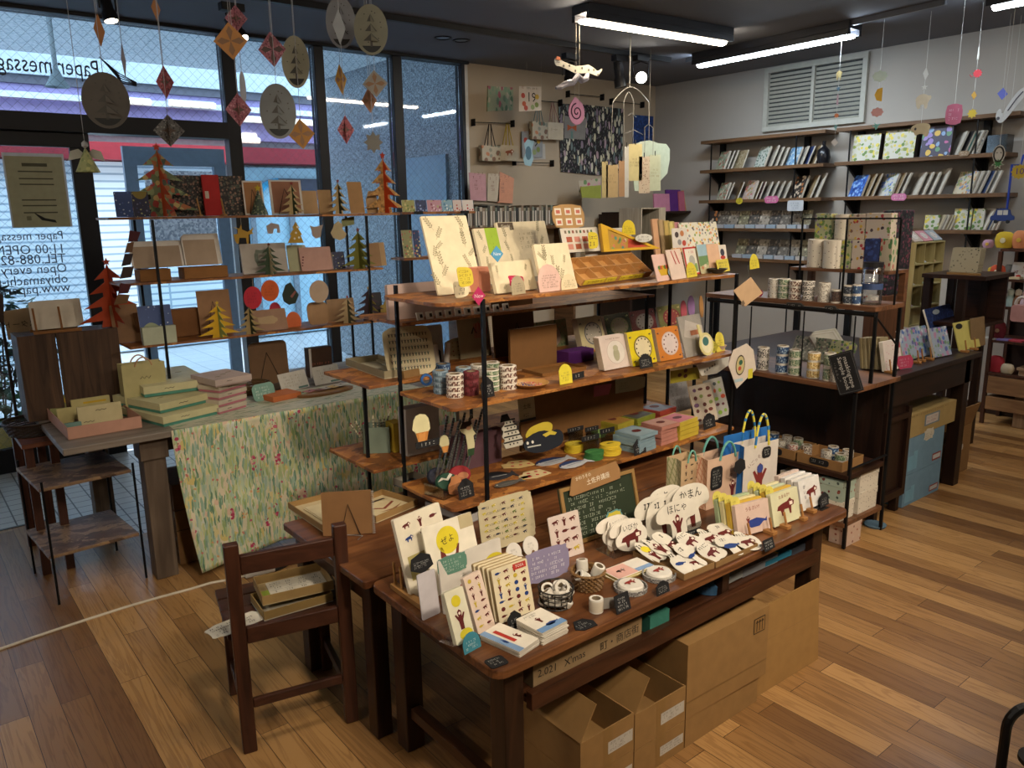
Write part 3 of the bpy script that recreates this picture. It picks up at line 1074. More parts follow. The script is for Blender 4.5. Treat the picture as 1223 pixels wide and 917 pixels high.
for nm,lab,a,b,zs,offs in(('wall_shelves','right-hand dark wall shelf unit filled with tilted books and boxes',R0,R1,SZ[:4],(0,.06,.03,.1)),('wall_shelves','left-hand dark wall shelf unit, further from the toy shelf, with tilted books and card rows',R1+.1,L1_,SZ,(0,0,0,.0,.0))):
 t=tn(nm,'shelf',lab,(SX,(a+b)/2,.3))
 for z,of in zip(zs,offs):
  M=MB().box(SX,XW-.002,a+of,b,z-.03,z,WS)
  M.mk('shelf_board',t,bevel=.002)
 for y in(a+.28,b-.12):
  M=MB().box(SX+.012,SX+.022,y-.005,y+.005,.3,SZ[0]-.023,MI)
  M.mk('rod',t)
  M=MB().box(XW-.04,XW-.003,y-.025,y+.025,.3,SZ[0]-.023,MI)
  for z in zs[1:]:
   M.pm([(0,0),(.18,0),(0,-.12)],Fr((XW-.041,y+.01,z-.023),(-1,0,0),(0,0,1)),-.01,.01,MI)
  M.mk('wall_bracket',t)
WT=WD('toy_shelf','#2a1810','#4c2c1c',2,.8,.45)
TX=6.36
tp=[ox((1172,497),TX).y,ox((1290,515),TX).y]
tzs=[ox((1196,q),TX).z for q in(297,333,366,407,447,472,487)]
t=tn('toy_shelf','shelf','dark wooden shelf unit at the far right holding cloth toys and pegs',(TX+.16,(tp[0]+tp[1])/2,0))
for i,z in en(tzs[:5]):
 M=MB().box(TX,XW-.015,tp[1],tp[0],z-.018,z,WT)
 M.mk('shelf_board',t)
for y in tp:
 M=MB().box(TX,TX+.03,y-.012,y+.012,0.001,tzs[0]-.02,WT)
 M.box(XW-.05,XW-.015,y-.012,y+.012,0.001,tzs[0]-.02,WT)
 M.mk('post',t)
M=MB().box(XW-.0148,XW-.013,tp[1],tp[0],tzs[4],tzs[0]-.02,C('#2a1a12'))
M.mk('back_panel',t)
for k in(4,5):
 M=MB().box(TX-.004,XW-.06,tp[1]+.02,tp[0]-.016,tzs[k+1]-(.0 if k==4 else.03)+.004,tzs[k]-.022,WD('drawer_wood','#6a4a30','#94704c',1,.8))
 M.mk('drawer',t,bevel=.002)
p=oz((1208,510),0)
t=tn('wooden_crate_box','box','pale wooden box standing on the floor at the right edge beside the toy shelf',(p.x,p.y-.2,0))
M=MB()
zt=over(p,(1218,442))
M.box(p.x,XW-.02,p.y-.5,p.y,.001,zt,WD('pale_box','#7c644c','#a08468',2,.8))
M.mk('body',t,bevel=.004)
M=MB().box(p.x-.01,XW-.016,p.y-.51,p.y+.01,zt,zt+.018,WD('pale_box2','#7c644c','#a08468',1,.8))
M.mk('lid',t)
q0,q1=yo((686,275),5.65),yo((552,272),5.65)
t=tn('notebook_shelf','shelf','low shelf on the beige wall packed with a row of notebook spines',((q0.x+q1.x)/2,5.75,.3))
za=q1.z
M=MB().box(q1.x,q0.x,5.62,YW-.015,za-.03,za,WS)
M.mk('shelf_board',t)
M=MB()
for x in(q1.x,q0.x-.03):
 M=MB().box(x,x+.03,5.63,YW-.015,.001,za-.031,WS)
 M.mk('side_panel',t)
M=MB().box(q1.x,q0.x,YW-.05,YW-.016,za+.001,za+.05,WS)
M.mk('back_rail',t)
ca,cb=yo((783,256),5.4),yo((838,256),5.4)
t=tn('dark_cabinet','cabinet','black-brown open cabinet in the corner carrying pink and purple papers',((ca.x+cb.x)/2,5.5,0))
WK=WD('cab','#1c120d','#33211a',2)
M=MB()
xa_,x1_=ca.x-.35,cb.x
zt=yo((810,252),5.4).z
for x in(xa_,x1_-.03):
 M=MB().box(x,x+.03,5.4,5.85,.001,zt-.02,WK)
 M.mk('side_panel',t)
for z in(zt,zt-.28,zt-.56,.12):
 M=MB().box(xa_+.031,x1_-.031,5.4,5.84,z-.02,z-.0,WK)
 M.mk('shelf_board',t)
M=MB().box(xa_+.031,x1_-.031,5.845,5.85,.12,zt-.02,C('#16100d'))
M.mk('back_panel',t)
CZ,CX0,CX1=zt,xa_,x1_
WC=WD('chair_wood','#29150d','#522f1f',2,1,.4)
WCX=WD('chair_wood_x','#29150d','#4a2a1c',0,1,.4)
WCY=WD('chair_wood_y','#27160e','#44291b',1,1,.4)
b0,b1=oz((299,896),0),oz((420,860),0)
u=(b1-b0)
CW=u.length
u.normalize()
n=V((-u.y,u.x,0))
ca_=atan2(u.y,u.x)
zt=over(b1,(399,624))
zl=over(b0,(268,652))
t=tn('school_chair','chair','small dark wooden school chair holding a cardboard tray, its back to the viewer',((b0+b1)/2+n*.17))
CF=Fr(b0,u,n)
CD=.34
SZc=.385
for a,h in((0,(zt+zl)/2),(CW,(zt+zl)/2)):
 M=MB().fx(CF,a-.021,a+.021,-.016,.016,.001,h,WC)
 M.mk('back_post',t,bevel=.004)
for a in(.0,CW):
 M=MB().fx(CF,a-.018,a+.018,CD-.018,CD+.018,.001,SZc-.022,WC)
 M.mk('front_leg',t,bevel=.003)
def crl(nm,a0,a1,b0_,b1_,z0,z1,m):
 M=MB().fx(CF,a0,a1,b0_,b1_,z0,z1,m)
 M.mk(nm,t,bevel=.003)
crl('top_rail',.022,CW-.022,-.010,.010,.585,.645,WCX)
crl('back_rail',.022,CW-.022,-.010,.010,.362,.415,WCX)
crl('stretcher',.022,CW-.022,-.008,.008,.145,.175,WCX)
crl('stretcher',.022,CW-.022,CD-.009,CD+.009,.235,.275,WCX)
for a in(0,CW):
 crl('side_rail',a-.009,a+.009,.018,CD-.02,.10,.135,WCY)
 crl('side_rail',a-.009,a+.009,.018,CD-.02,.32,.362,WCY)
nsl=4
for i in ra(nsl):
 bb=.03+i*(CD+.0)/nsl
 crl('seat_slat',-.03,CW+.03,bb,bb+CD/nsl-.006,SZc-.021,SZc,WCX)
M_MARB=OSB('marbled',('#3a2a1e','#6e5440','#927656','#523a28'))
f0,f1=oz((71,722),0),oz((175,690),0)
u=(f1-f0)
SWD=u.length
u.normalize()
n=V((-u.y,u.x,0))
SF=Fr(f0,u,n)
h1=over(f0,(58,582))
t=tn('tiered_stand','stand','thin black iron stand with two mottled brown boards under the end of the long table',f0+u*SWD/2+n*.2)
dep=.42
hs=(over(f0,(60,665)),over(f0,(57,583)))
for a,b in((0,0),(SWD,0),(0,dep),(SWD,dep)):
 M=MB().tu([SF.p(a,b,.001),SF.p(a,b,hs[1]+.03)],.0055,MI,6)
 M.mk('post',t)
for z in hs:
 M=MB().fx(SF,-.012,SWD-.006,.006,dep-.006,z-.014,z,M_MARB)
 M.mk('board',t,bevel=.002)
for a in(0,SWD):
 for z in hs:
  M=MB().tu([SF.p(a,.004,z-.02),SF.p(a,dep,z-.02)],.004,C('#8a8a88',.3,.7),6)
  M.mk('side_bar',t)
BK,WHITE='#1c1c1e','#d8d2c4'
def nt_(shape,col,label,bl,br,tl,z,le=12,ink=None,rows=4,gp=None,txt=None,ts=.3,name='price_tag',cat='sign',th=.0015,foot=True,ph=0,tinkc=None,dens=.7):
 ink=ink or('#b8b8b4' if col==BK else '#4a4640')
 N=cf(bl,br,tl,z,le)
 N.o.z+=.0008+th*sin(R(abs(le)))
 w,h=N.w,N.h
 ps={'house':house,'arch':arch,'hexa':hexa,'rect':lambda w,h:rc(w,h,min(w,h)*.08),'round':lambda w,h:rc(w,h,min(w,h)*.3,5),'scal':lambda w,h:blo(w,h,8,.04,64,ph,.3),'blob':lambda w,h:blo(w,h,3,.05,40,ph),'oval':lambda w,h:el(w/2,h/2,w/2,h/2,28),'diamond':lambda w,h:[(w/2,0),(w,h*.5),(w*.5,h),(0,h*.5)]}[shape](w,h)
 M=MB().pm(ps,N,-th,0,C(col,.7))
 if foot and shape not in('oval','diamond'):
  f2=Fr(N.o-N.n*th,N.u,(0,0,1))
  d=min(.02,h*.4)
  q=Fr(V((N.p(w*.3,0).x,N.p(w*.3,0).y,z+.0005)),N.u,V((N.n.x,N.n.y,0)))
  M.fx(q,0,w*.4,-d,-.0035,0,.001,C(col,.7))
 if txt:
  for i,s in en(txt):
   M.text(s,N,w/2,h*(.5+(len(txt)-1)*ts*.5-i*ts*1.05),h*ts,C(tinkc or ink))
 elif rows:
  k=.62 if shape in('house','arch','hexa')else.84
  kb=.3 if shape=='hexa' else.12
  M.sb(N,w*.14,w*.9,h*kb,h*k,rows,C(ink),dens=dens)
 o=M.mk(name)
 return tg(o,label,cat,gp)
def pi_(n,F,Rt,L,z,h,name,cat,gp,ltop,lrest,dr=None,top='#e4dccb',se='#cfc8ba',jit=.003,rot=.03,seed=1,cols=None):
 f,r,l=(p if isa(p,V)else oz(p,z)for p in(F,Rt,L))
 u=r-f
 w=u.length
 u.normalize()
 v=V((-u.y,u.x,0))
 d=(l-f).dot(v)
 rd=random.Random(seed)
 t=h/n
 last=None
 for i in ra(n):
  a=rd.uniform(-rot,rot)if i else 0
  N=Fr(f+V((0,0,z+t*i+.0004-f.z))+u*rd.uniform(-jit,jit)+v*rd.uniform(-jit,jit),u,v).rot(a)
  M=MB()
  tc_=cols[i%len(cols)]if cols else top
  M.pm(rc(w,d,.002,2),N,0,t*.9,tc_ if not isa(tc_,str)else C(tc_),C(se)if isa(se,str)else se)
  fr2=N.at(0,0,t*.9)
  if dr and i==n-1:
   dr(M,fr2,w,d)
  o=M.mk(name)
  tg(o,ltop if i==n-1 else lrest,cat,gp if n>1 else None)
 return fr2
def ro(o,r,w,bd,inner='#8a7a62',axis=None,name='tape_roll',label=None,cat='tape',gp=None,edge='#d8d2c6',part_of=None):
 M=MB()
 e=C(edge)
 bm=C(bd)if isa(bd,str)else bd
 prof=[(r*.62,0),(r*.97,0),(r,w*.12),(r,w*.88),(r*.97,w),(r*.62,w)]
 M.la(prof,o,[e,e,bm,e,e,C(inner)],20,axis,closed=True)
 return tg(M.mk(name,part_of,True),label,cat,gp)
def ty(name,cat,label,FL,FR,BL,z,h,th=.003,col='#a98a5f',inside=None,gp=None):
 f,r,l=oz(FL,z),oz(FR,z),oz(BL,z)
 u=r-f
 w=u.length
 u.normalize()
 v=V((-u.y,u.x,0))
 d=(l-f).dot(v)
 N=Fr(f+V((0,0,.0006)),u,v)
 t=tn(name,cat,label,N.p(w/2,d/2),gp)
 m=C(col,.85)
 M=MB().fx(N,0,w,0,d,0,th,C(inside,.8)if inside else m)
 M.mk('base',t)
 for a0,a1,b0_,b1_ in((0,w,0,th),(0,w,d-th,d),(0,th,th+.0002,d-th-.0002),(w-th,w,th+.0002,d-th-.0002)):
  M=MB().fx(N,a0,a1,b0_,b1_,th+.0002,h,m)
  M.mk('side',t)
 N.w,N.h=w,d
 return N
def dc(w,h,kd,seed):
 rd=random.Random(seed)
 P={0:[(0,.1),(.2,0),(.45,.08),(.6,0),(.95,.05),(1,.3),(.9,.6),(.75,.9),(.5,1),(.2,.9),(.03,.6)],1:[(0,.3),(.25,.05),(.6,0),(.95,.2),(1,.55),(.85,.8),(.6,.75),(.5,1),(.25,1),(.2,.7),(.02,.6)],2:[(.3,0),(.7,0),(.69,.3),(.68,.5),(1,.52),(1.03,.8),(.8,1),(.5,1.02),(.2,1),(-.03,.8),(0,.52),(.32,.5),(.31,.3)]}[kd%3]
 return smo([(x*w+rd.uniform(-.02,.02)*w,y*h+rd.uniform(-.02,.02)*h)for x,y in P],2)
def stk(N,w,h,kd,seed,label,gp=None,fig=None,txt=None,name='sticker',cat='sticker',th=.0012,bs='#d2cbbc'):
 M=MB()
 ps=dc(w,h,kd,seed)
 M.pm(ps,N,0,th,C(bs))
 f2=N.at(0,0,th)
 s=min(w,h)
 if fig=='whale':
  fwh(M,f2,w*.5,h*.45,w*.7)
 elif fig=='sun':
  M.pl(el(w*.5,h*.62,s*.26,s*.26,14),f2,C(YEL))
  fst(M,f2,w*.5,h*.1,h*.45)
 elif fig=='stand':
  fst(M,f2,w*.48,h*.08,h*.62)
 else:
  fa(M,f2,w*.5,h*.38,w*.66)
 if txt:
  M.text(txt,f2,w*.5,h*.8,s*.24,C(INK))
 else:
  M.sb(f2,w*.22,w*.8,h*.68,h*.92,1,C(INK))
 return tg(M.mk(name),label,cat,gp)
def pg(px,z=TZ,hp=.055,label=None,gp='wooden peg card stands',px2=None):
 p=oz(px,z)
 t=tn('peg_stand','card stand',label,p,gp)
 m=C('#a0703e',.6)
 M=MB().box(p.x-.011,p.x+.013,p.y-.012,p.y+.03,z+.0005,z+.012,m)
 M.mk('block',t,bevel=.001)
 M=MB().tu([p+V((0,.0,.0121)),p+V((0,.012,hp))],.0042,m,8)
 M.mk('peg',t)
 return p
def wire_easel(N,w,h,parent,d=.05,m=None):
 m=m or C('#1a1a1c',.4,.6)
 M=MB()
 a=N.p(w*.5,h*.8,-.012)
 f0,f1=N.p(w*.32,0,-.006),N.p(w*.68,0,-.006)
 M.tu([f0,a,f1],.0018,m,6)
 M.tu([a,V((a.x,a.y,N.o.z))-V((N.n.x,N.n.y,0)).normalized()*d],.0018,m,6)
 return M.mk('easel',parent)
def ct(name,label,FL,FR,tl,z,depth,col='#94703f',flaps=None,dr=None,drawt=None,gp=None,hgt=None,open_top=False,cat='box'):
 N=bf(FL,FR,tl,z)
 w,h=N.w,hgt or N.h
 m=C(col,.85)
 t=tn(name,cat,label,N.p(w/2,0,-depth/2),gp)
 M=MB()
 if open_top:
  k=.004
  M.fx(N,0,w,0.001,k,-depth,0,m)
  for a0,a1,c0,c1 in((0,w,-k,0),(0,w,-depth,-depth+k),(0,k,-depth+k,-k),(w-k,w,-depth+k,-k)):
   M.fx(N,a0,a1,k,h,c0,c1,m)
 else:
  M.fx(N,0,w,.001,h,-depth,0,m)
 if dr:
  dr(M,N,w,h)
 if drawt:
  drawt(M,Fr(N.p(0,h),N.u,-N.n),w,depth)
 M.mk('body',t)
 if flaps:
  for nm,se,ang,L in flaps:
   M=MB()
   if se=='f':
    f=Fr(N.p(0,h+.001,0),N.u,V((0,0,1))*sin(R(ang))+N.n*cos(R(ang)))
    M.fx(f,0,w,0,L,-.004,0,m)
   elif se=='b':
    f=Fr(N.p(0,h+.001,-depth),N.u,V((0,0,1))*sin(R(ang))-N.n*cos(R(ang)))
    M.fx(f,0,w,0,L,0,.004,m)
   elif se=='l':
    f=Fr(N.p(0,h+.001,0),N.n*-1,V((0,0,1))*sin(R(ang))-N.u*cos(R(ang)))
    M.fx(f,0,depth,0,L,-.002,.002,m)
   else:
    f=Fr(N.p(w,h+.001,0),N.n*-1,V((0,0,1))*sin(R(ang))+N.u*cos(R(ang)))
    M.fx(f,0,depth,0,L,-.002,.002,m)
   M.mk('flap',t)
 return t,N,w,h
def bk(name,label,c,r0,r1,h,col,wi=False,cat='basket'):
 t=tn(name,cat,label,c)
 m=C(col,.5,.6 if wi else 0)
 M=MB()
 nr=4 if wi else 7
 for i in ra(nr+1):
  k=i/nr
  rr=r0+(r1-r0)*k
  wob=0 if wi else.0022
  n=36
  rad=.0016 if wi else.0034
  M.tu([c+V((cos(2*PI*j/n)*(rr+wob*(-1)**(j+i)),sin(2*PI*j/n)*(rr+wob*(-1)**(j+i)),.004+h*k))for j in ra(n+1)],rad,m,5,False)
 ns=16 if wi else 18
 for j in ra(ns):
  a=2*PI*j/ns
  M.tu([c+V((cos(a)*(r0*(.1 if i_==0 else 1)if i_<2 else r1),sin(a)*(r0*(.1 if i_==0 else 1)if i_<2 else r1),.003 if i_<2 else h))for i_ in ra(3)],.0014,m,4,False)
 if not wi:
  M.la([(0,.002),(r0,.002),(r0,.004),(0,.004)],c,m,20)
 M.mk('body',t)
 M=MB()
 n=36
 M.tu([c+V((cos(2*PI*j/n)*r1,sin(2*PI*j/n)*r1,h+.003))for j in ra(n+1)],.0022 if wi else.0045,m,6,False)
 M.mk('rim',t)
 return t
PAT_OTTER=PT('otters','#d9cdae',('#6e2620','#6e2620','#2e4676','#c8b040'),62,.28,(1,1,1.6),second=None)
PAT_OTTERP=PT('otters_pink','#dcc3ad',('#6e2620','#6e2620','#2e4676','#c8b040'),62,.26,(1,1,1.6))
def ot(seed,nx,ny,bs=None,k=.62,cols=(RED,RED,NAVY,'#c0a838')):
 def d(M,N,w,h):
  fi(M,N,w*.04,w*.96,h*.04,h*.96,nx,ny,cols,seed,k)
 return d
f=oz((466,703),TZ)
t=tn('peg_rack','card stand','pale wooden peg rack holding the tall letter sets',f)
g=oz((503,730),TZ)
u=(g-f).normalized()
PF=Fr(f,u,V((-u.y,u.x,0)))
M=MB().fx(PF,0,(g-f).length,0,.022,.001,.016,C('#a67a46',.6))
M.mk('bar',t,bevel=.001)
for a in(.012,.05):
 M=MB().tu([PF.p(a,.011,.0161),PF.p(a,.008,.085)],.004,C('#a67a46',.6),8)
 M.mk('peg',t)
def d1(M,N,w,h):
 fi(M,N,w*.08,w*.95,h*.62,h*.95,3,2,(RED,NAVY,RED),4,.85)
 M.pl([(w*.1,h*.2),(w*.5,h*.2),(w*.5,h*.5),(w*.1,h*.5)],N,C('#a89c62'))
 fst(M,N,w*.3,h*.24,h*.2)
cd_('letter_set','stationery set','cream letter set with tiny otters, furthest left on the front table',(492,717),(545,690),(466,624),TZ,16,.012,'#dcd3bd',dr=d1)
def d2(M,N,w,h):
 M.pl(el(w*.44,h*.72,w*.22,w*.22,28),N,C('#d6c42c'))
 M.text('ぜよ',N,w*.44,h*.72,w*.14,C(INK),.0012,rot=.15)
 M.pl([(w*.27,h*.64),(w*.25,h*.5),(w*.33,h*.4),(w*.58,h*.42),(w*.65,h*.62),(w*.6,h*.62),(w*.55,h*.5),(w*.36,h*.5),(w*.31,h*.64)],N,C('#6a2c26'))
 M.pl(el(w*.46,h*.47,w*.09,w*.05,12),N,C('#e4d6d0'),.0012)
 M.qd(N,w*.72,w,h*.8,h,C('#b5a782'))
cd_('letter_set','stationery set','letter set with a big yellow circle reading ぜよ held up by an otter',(520,714),(578,690),(487.5,637),TZ,16,.006,'#e2dac6',dr=d2)
def d3(M,N,w,h):
 M.pl(el(w*.86,h*.5,w*.2,h*.26,24),N,C('#cdbb30'))
 fst(M,N,w*.82,h*.02,h*.5)
 fst(M,N,w*.3,h*.05,h*.4,'#8a4238')
cd_('envelope_pack','stationery set','clear-wrapped envelope pack with a yellow circle',(531,735),(604,702),(520.5,672),TZ,8,.006,'#d2cbc0',dr=d3)
cd_('envelope','envelope','plain pale lavender envelope standing below the black hexagon tag',(505,742),(526,732),(495,689),TZ,8,.003,'#c9c3c6',dr=lambda M,N,w,h:M.sb(N,w*.35,w*.65,h*.3,h*.45,1,C('#8a8488')))
nt_('hexa',BK,'black hexagonal tag leaning on the tall letter sets at left',*upc(492,519,690,1.745),(491,664),TZ,10,rows=4,foot=False)
nt_('scal','#5f8a78','teal-green cloud-shaped sign in front of the yellow-circle envelope pack',*upc(524,559,691,1.655),(524,668),TZ,6,'#c3d2c4',rows=4,foot=False)
st=tn('acrylic_stand','card stand','small clear acrylic stand under the two long notepads',oz((560,770),TZ))
N=cf((538,772),(592,748),(538,762),TZ,10)
M=MB().fx(N,0,N.w,.001,.003,-.05,.012,CL())
M.fx(N,0,N.w,.0031,.02,.0095,.012,CL())
M.mk('ledge',st)
ZL=TZ+.004
def d4(M,N,w,h):
 M.pl(el(w*.48,h*.78,w*.24,w*.24,20),N,C('#d6c42c'))
 M.pl(el(w*.6,h*.14,w*.34,h*.1,20),N,C('#cfc030'))
 fst(M,N,w*.5,h*.24,h*.4)
cd_('notepad','notepad','long cream notepad with an otter under a yellow moon, standing behind the teal tag',(546,774),(568,763),(513,718.6),ZL,20,.014,'#ddd8bd',dr=d4)
cd_('notepad','notepad','long pinkish notepad scattered with little otters, right of the yellow moon notepad',(571.6,760),(591.7,748.5),(537,700),ZL,20,.012,'#dcc6b4',dr=ot(11,2,7,k=.95))
nt_('arch','#3f8494','teal arched tag at the front left corner of the front table',(555,783),(575,772),(552,760),TZ,14,'#c9dde0',rows=3)
N=cf((597,747),(639,730),(584,683.5),TZ,14)
for i in ra(5):
 k=4-i
 M=MB()
 f2=Fr(N.o-V((N.n.x,N.n.y,0)).normalized()*(.0145*k)+V((0,0,.004))+N.u*(-.004*k),N.u,N.v)
 M.pm(rc(N.w,N.h,.004),f2,-.011,0,C('#dccfae'),C('#b79f74'))
 ot(20+i,4,7,k=1.05)(M,f2,N.w,N.h)if k==0 else None
 if k==0:
  M.qd(f2,N.w*.58,N.w*.95,N.h*.86,N.h*.97,C('#b3362c'),.0012)
  M.text('TOSA',f2,N.w*.76,N.h*.915,.011,C('#e6d8cc'),.0018)
 tg(M.mk('otter_notebook'),'front notebook of the leaning row, its otter-print cover bearing a red label' if k==0 else 'otter-print notebook leaning behind the front one with the red label','notebook','leaning otter notebooks')
nt_('house',BK,'black pointed tag in front of the leaning otter notebooks',(608,755),(624,747),(606,734),TZ,10,rows=3)
def dbook(M,N,w,h):
 M.qd(N,0,w,0,h*.22,C('#6f93bd'))
 fwh(M,N,w*.62,h*.2,w*.5)
 fst(M,N,w*.45,h*.4,h*.3)
 M.sb(N,w*.15,w*.75,h*.75,h*.92,2,C('#5a5650'))
pi_(8,(649,771),(679,755.5),(621,752),TZ,.034,'mini_booklet','booklet','white otter booklets in the taller pile','top white booklet with a blue whale border','white booklet in the taller pile',dbook,seed=3)
def dbook2(M,N,w,h):
 M.qd(N,0,w*.26,0,h,C('#7e9cbf'))
 fwh(M,N.rot(R(90),w*.2,h*.45),0,0,w*.35)
 M.qd(N,w*.36,w*.52,h*.3,h*.85,C('#b3362c'))
 fa(M,N.rot(R(90),w*.75,h*.4),0,0,w*.36)
pi_(3,(621,786),(645,770),(578.5,762),TZ,.018,'mini_booklet','booklet','white booklets in the low front pile','top booklet with a red label on the low pile','white booklet underneath in the low pile',dbook2,seed=5,jit=.002)
def fn(shape,label,F,Rt,L,z,rows=3,h=.002,col=BK,cat='sign'):
 f,r,l=oz(F,z),oz(Rt,z),oz(L,z)
 u=r-f
 w=u.length
 u.normalize()
 v=V((-u.y,u.x,0))
 d=(l-f).dot(v)
 N=Fr(f+V((0,0,.0006)),u,v)
 M=MB()
 ps={'rect':rc(w,d,min(w,d)*.2,4),'hexa':[(0,d*.3),(w*.25,0),(w*.9,0),(w,d*.5),(w*.75,d),(w*.3,d)]}[shape]
 M.pm(ps,N,0,h,C(col,.7))
 M.sb(N.at(0,0,h),w*.15,w*.85,d*.15,d*.85,rows,C('#a4a49e'))
 return tg(M.mk('price_tag'),label,cat)
fn('rect','black rounded price card lying flat at the front left edge of the table',(588,800),(609,792),(580,789),TZ)
fn('hexa','black many-sided price card lying flat in front of the wire basket',(692,756),(716,746),(684,744),TZ)
c=oz((664,722),TZ)
rb=(oz((685,722),TZ)-c).length
bk('wire_basket','small dark wire basket filled with white tape rolls',c,rb*.88,rb,.05,'#3a3834',True)
rd=random.Random(4)
for lv in ra(2):
 for j in ra(5):
  a=2*PI*j/5+lv*.6
  o=c+V((cos(a)*rb*.56,sin(a)*rb*.56,.008+lv*.026))
  ro(o,.0185,.016,'#c9c2b4',axis=V((rd.uniform(-.5,.5),rd.uniform(-.5,.5),.7)),label='white tape roll in the dark wire basket',gp='tape rolls in the wire basket')
ro(c+V((.01,-.012,.055)),.021,.016,'#d2cabb',axis=V((-.5,-.75,.35)),label='topmost tape roll in the dark wire basket, turned to face the front',gp='tape rolls in the wire basket')
c2=oz((702,701),TZ)
rb2=(oz((722,701),TZ)-c2).length
bk('wicker_basket','brown wicker basket holding wide white tape rolls',c2,rb2*.8,rb2,.048,'#7a5a34')
for i,(dx,dy,dz,ax,lb)in en(((-.015,-.012,.034,(-.7,.2,.5),'left wide white tape roll tipped'),(.018,-.014,.036,(.15,-.3,.9),'right wide white tape roll upright'),(.0,.022,.042,(.1,.2,.95),'rear wide white tape roll sticking up at the back of the wicker basket'))):
 ro(c2+V((dx,dy,dz)),.017,.034,'#cbc5b8',axis=V(ax),label=lb,gp='wide rolls in the wicker basket')
p=oz((712,730),TZ)
ro(p+V((0,0,.001)),.0195,.038,'#cdc2ae',label='single wide tape roll standing with a strip of tape pulled out',name='tape_roll')
M=MB()
q=oz((736,727),TZ)
f=Fr(p+(q-p).normalized()*.021+V((0,0,.004)),q-p,(0,0,1))
M.fx(f,0,(q-p).length-.024,0,.032,-.0005,.0005,C('#8f8a82',.3))
tg(M.mk('tape_strip'),'translucent strip of tape stretched from the single roll to the black tag','tape')
nt_('rect',BK,'black rectangular tag beside the single standing tape roll',(737,735),(754,727),(733,713),TZ,16,rows=4)
nt_('scal','#8d84a0','lavender scalloped sign above the wire basket',(628,702),(681,684),(625,663),TZ+.03,6,'#e3dfe6',rows=5,foot=False,name='shop_sign')
M=MB()
p=oz((655,700),TZ)
tg(M.tu([p,p+V((0,.0,.045))],.004,C('#8a6a44'),6).mk('sign_post'),'short post holding up the lavender sign','post')
def d5(M,N,w,h):
 rd=random.Random(3)
 for j in ra(7):
  y=h*(.86-.115*j)
  M.sb(N,w*.1,w*.9,y-h*.035,y+h*.035,1,C('#5a5446'),dens=.6)
  for i in ra(5):
   x=w*(.12+.17*i+rd.uniform(-.02,.02))
   (fa if(i+j)%3 else fwh)(M,N,x,y+h*.01,w*.09,rd.choice(('#5a2a24','#3a3a48','#6a7a3a','#b8a83a')))
cd_('character_board','board','large wavy-edged beige board with rows of tiny animals and writing',(577,662),(641,641),(576,600),TZ+.01,10,.003,'#b9ad8c',shape=lambda w,h:blo(w,h,12,.015,90,0,.2),dr=d5)
c3=oz((636,690),TZ)
bk('wicker_basket','small wicker basket with round white badges',c3+V((0,.05,0)),.03,.036,.06,'#6a4c2c')
for i,(px,py)in en(((614,660),(634,652),(621,668))):
 q=yo((px,py),c3.y+.04)
 f=Fr(q,(1,0,0),(0,.35,1))
 M=MB().pm(el(0,0,.028 if i<2 else.016,.03 if i<2 else.016,24),f,-.003,0,C('#d6d0c6',.25))
 M.sb(f,-.012,.012,-.012,.012,3,C('#8a8680'))
 tg(M.mk('badge'),('glossy white oval badge left of the lavender sign','round white badge peeping over the lavender sign','tiny round badge at the left top corner of the lavender sign')[i],'badge')
def d6(M,N,w,h):
 fi(M,N,w*.08,w*.92,h*.05,h*.95,3,4,(RED,RED,'#c0a838'),8,.95)
 M.qd(N,-w*.02,w*1.02,0,h*1.05,CL(),.004)
cd_('sticker_sheet','sticker sheet','clear-wrapped pinkish sticker sheet with red otters, in front of the green board',(662,672),(698,660),(645,622),TZ,14,.003,'#d7c7bd',dr=d6)
def d7(M,N,w,h):
 k=.012
 for a0,a1,b0_,b1_ in((0,w,0,k),(0,w,h-k,h),(0,k,k,h-k),(w-k,w,k,h-k)):
  M.fx(N,a0,a1,b0_,b1_,0,.006,C('#8a6a3c'))
 M.sb(N,w*.1,w*.9,h*.1,h*.82,8,C('#9aa08e'),dens=.6)
bfr=cf((678,655),(766,625),(657,588),TZ,14)
cd_('chalkboard','board','green chalkboard in a thin wooden frame leaning under the racks',(678,655),(766,625),(657,588),TZ,14,.008,'#26301f',dr=d7)
def d8(M,N,w,h):
 M.text('土佐弁講座',N,w*.56,h*.42,h*.34,C('#e0d4bc'))
 M.text('かわうその',N,w*.3,h*.78,h*.22,C('#e0d4bc'))
f=Fr(bfr.p(bfr.w*.1,bfr.h*.84,.012),bfr.u,bfr.v).rot(.06)
M=MB()
w,h=bfr.w*.7,.062
M.pm([(0,h*.1),(w*.05,0),(w*.97,h*.02),(w,h*.5),(w*.95,h),(w*.1,h*.95)],f,-.002,0,C('#8f6a42'))
d8(M,f,w,h)
tg(M.mk('title_card'),'torn brown card titled 土佐弁講座 on top of the green chalkboard','sign')
f=Fr(bfr.p(bfr.w*.5,bfr.h*.1,.014),bfr.u,bfr.v)
M=MB().pm(blo(.075,.06,9,.06,60),f,-.001,.001,C('#5f8f8a'))
M.pm(blo(.063,.05,9,.06,60),f.at(.006,.005,.001),0,.001,C('#c2b03a'))
M.sb(f.at(.006,.005,.002),.012,.05,.012,.04,3,C('#7a6c22'))
tg(M.mk('cloud_sign'),'yellow cloud-shaped note with a teal rim','sign')
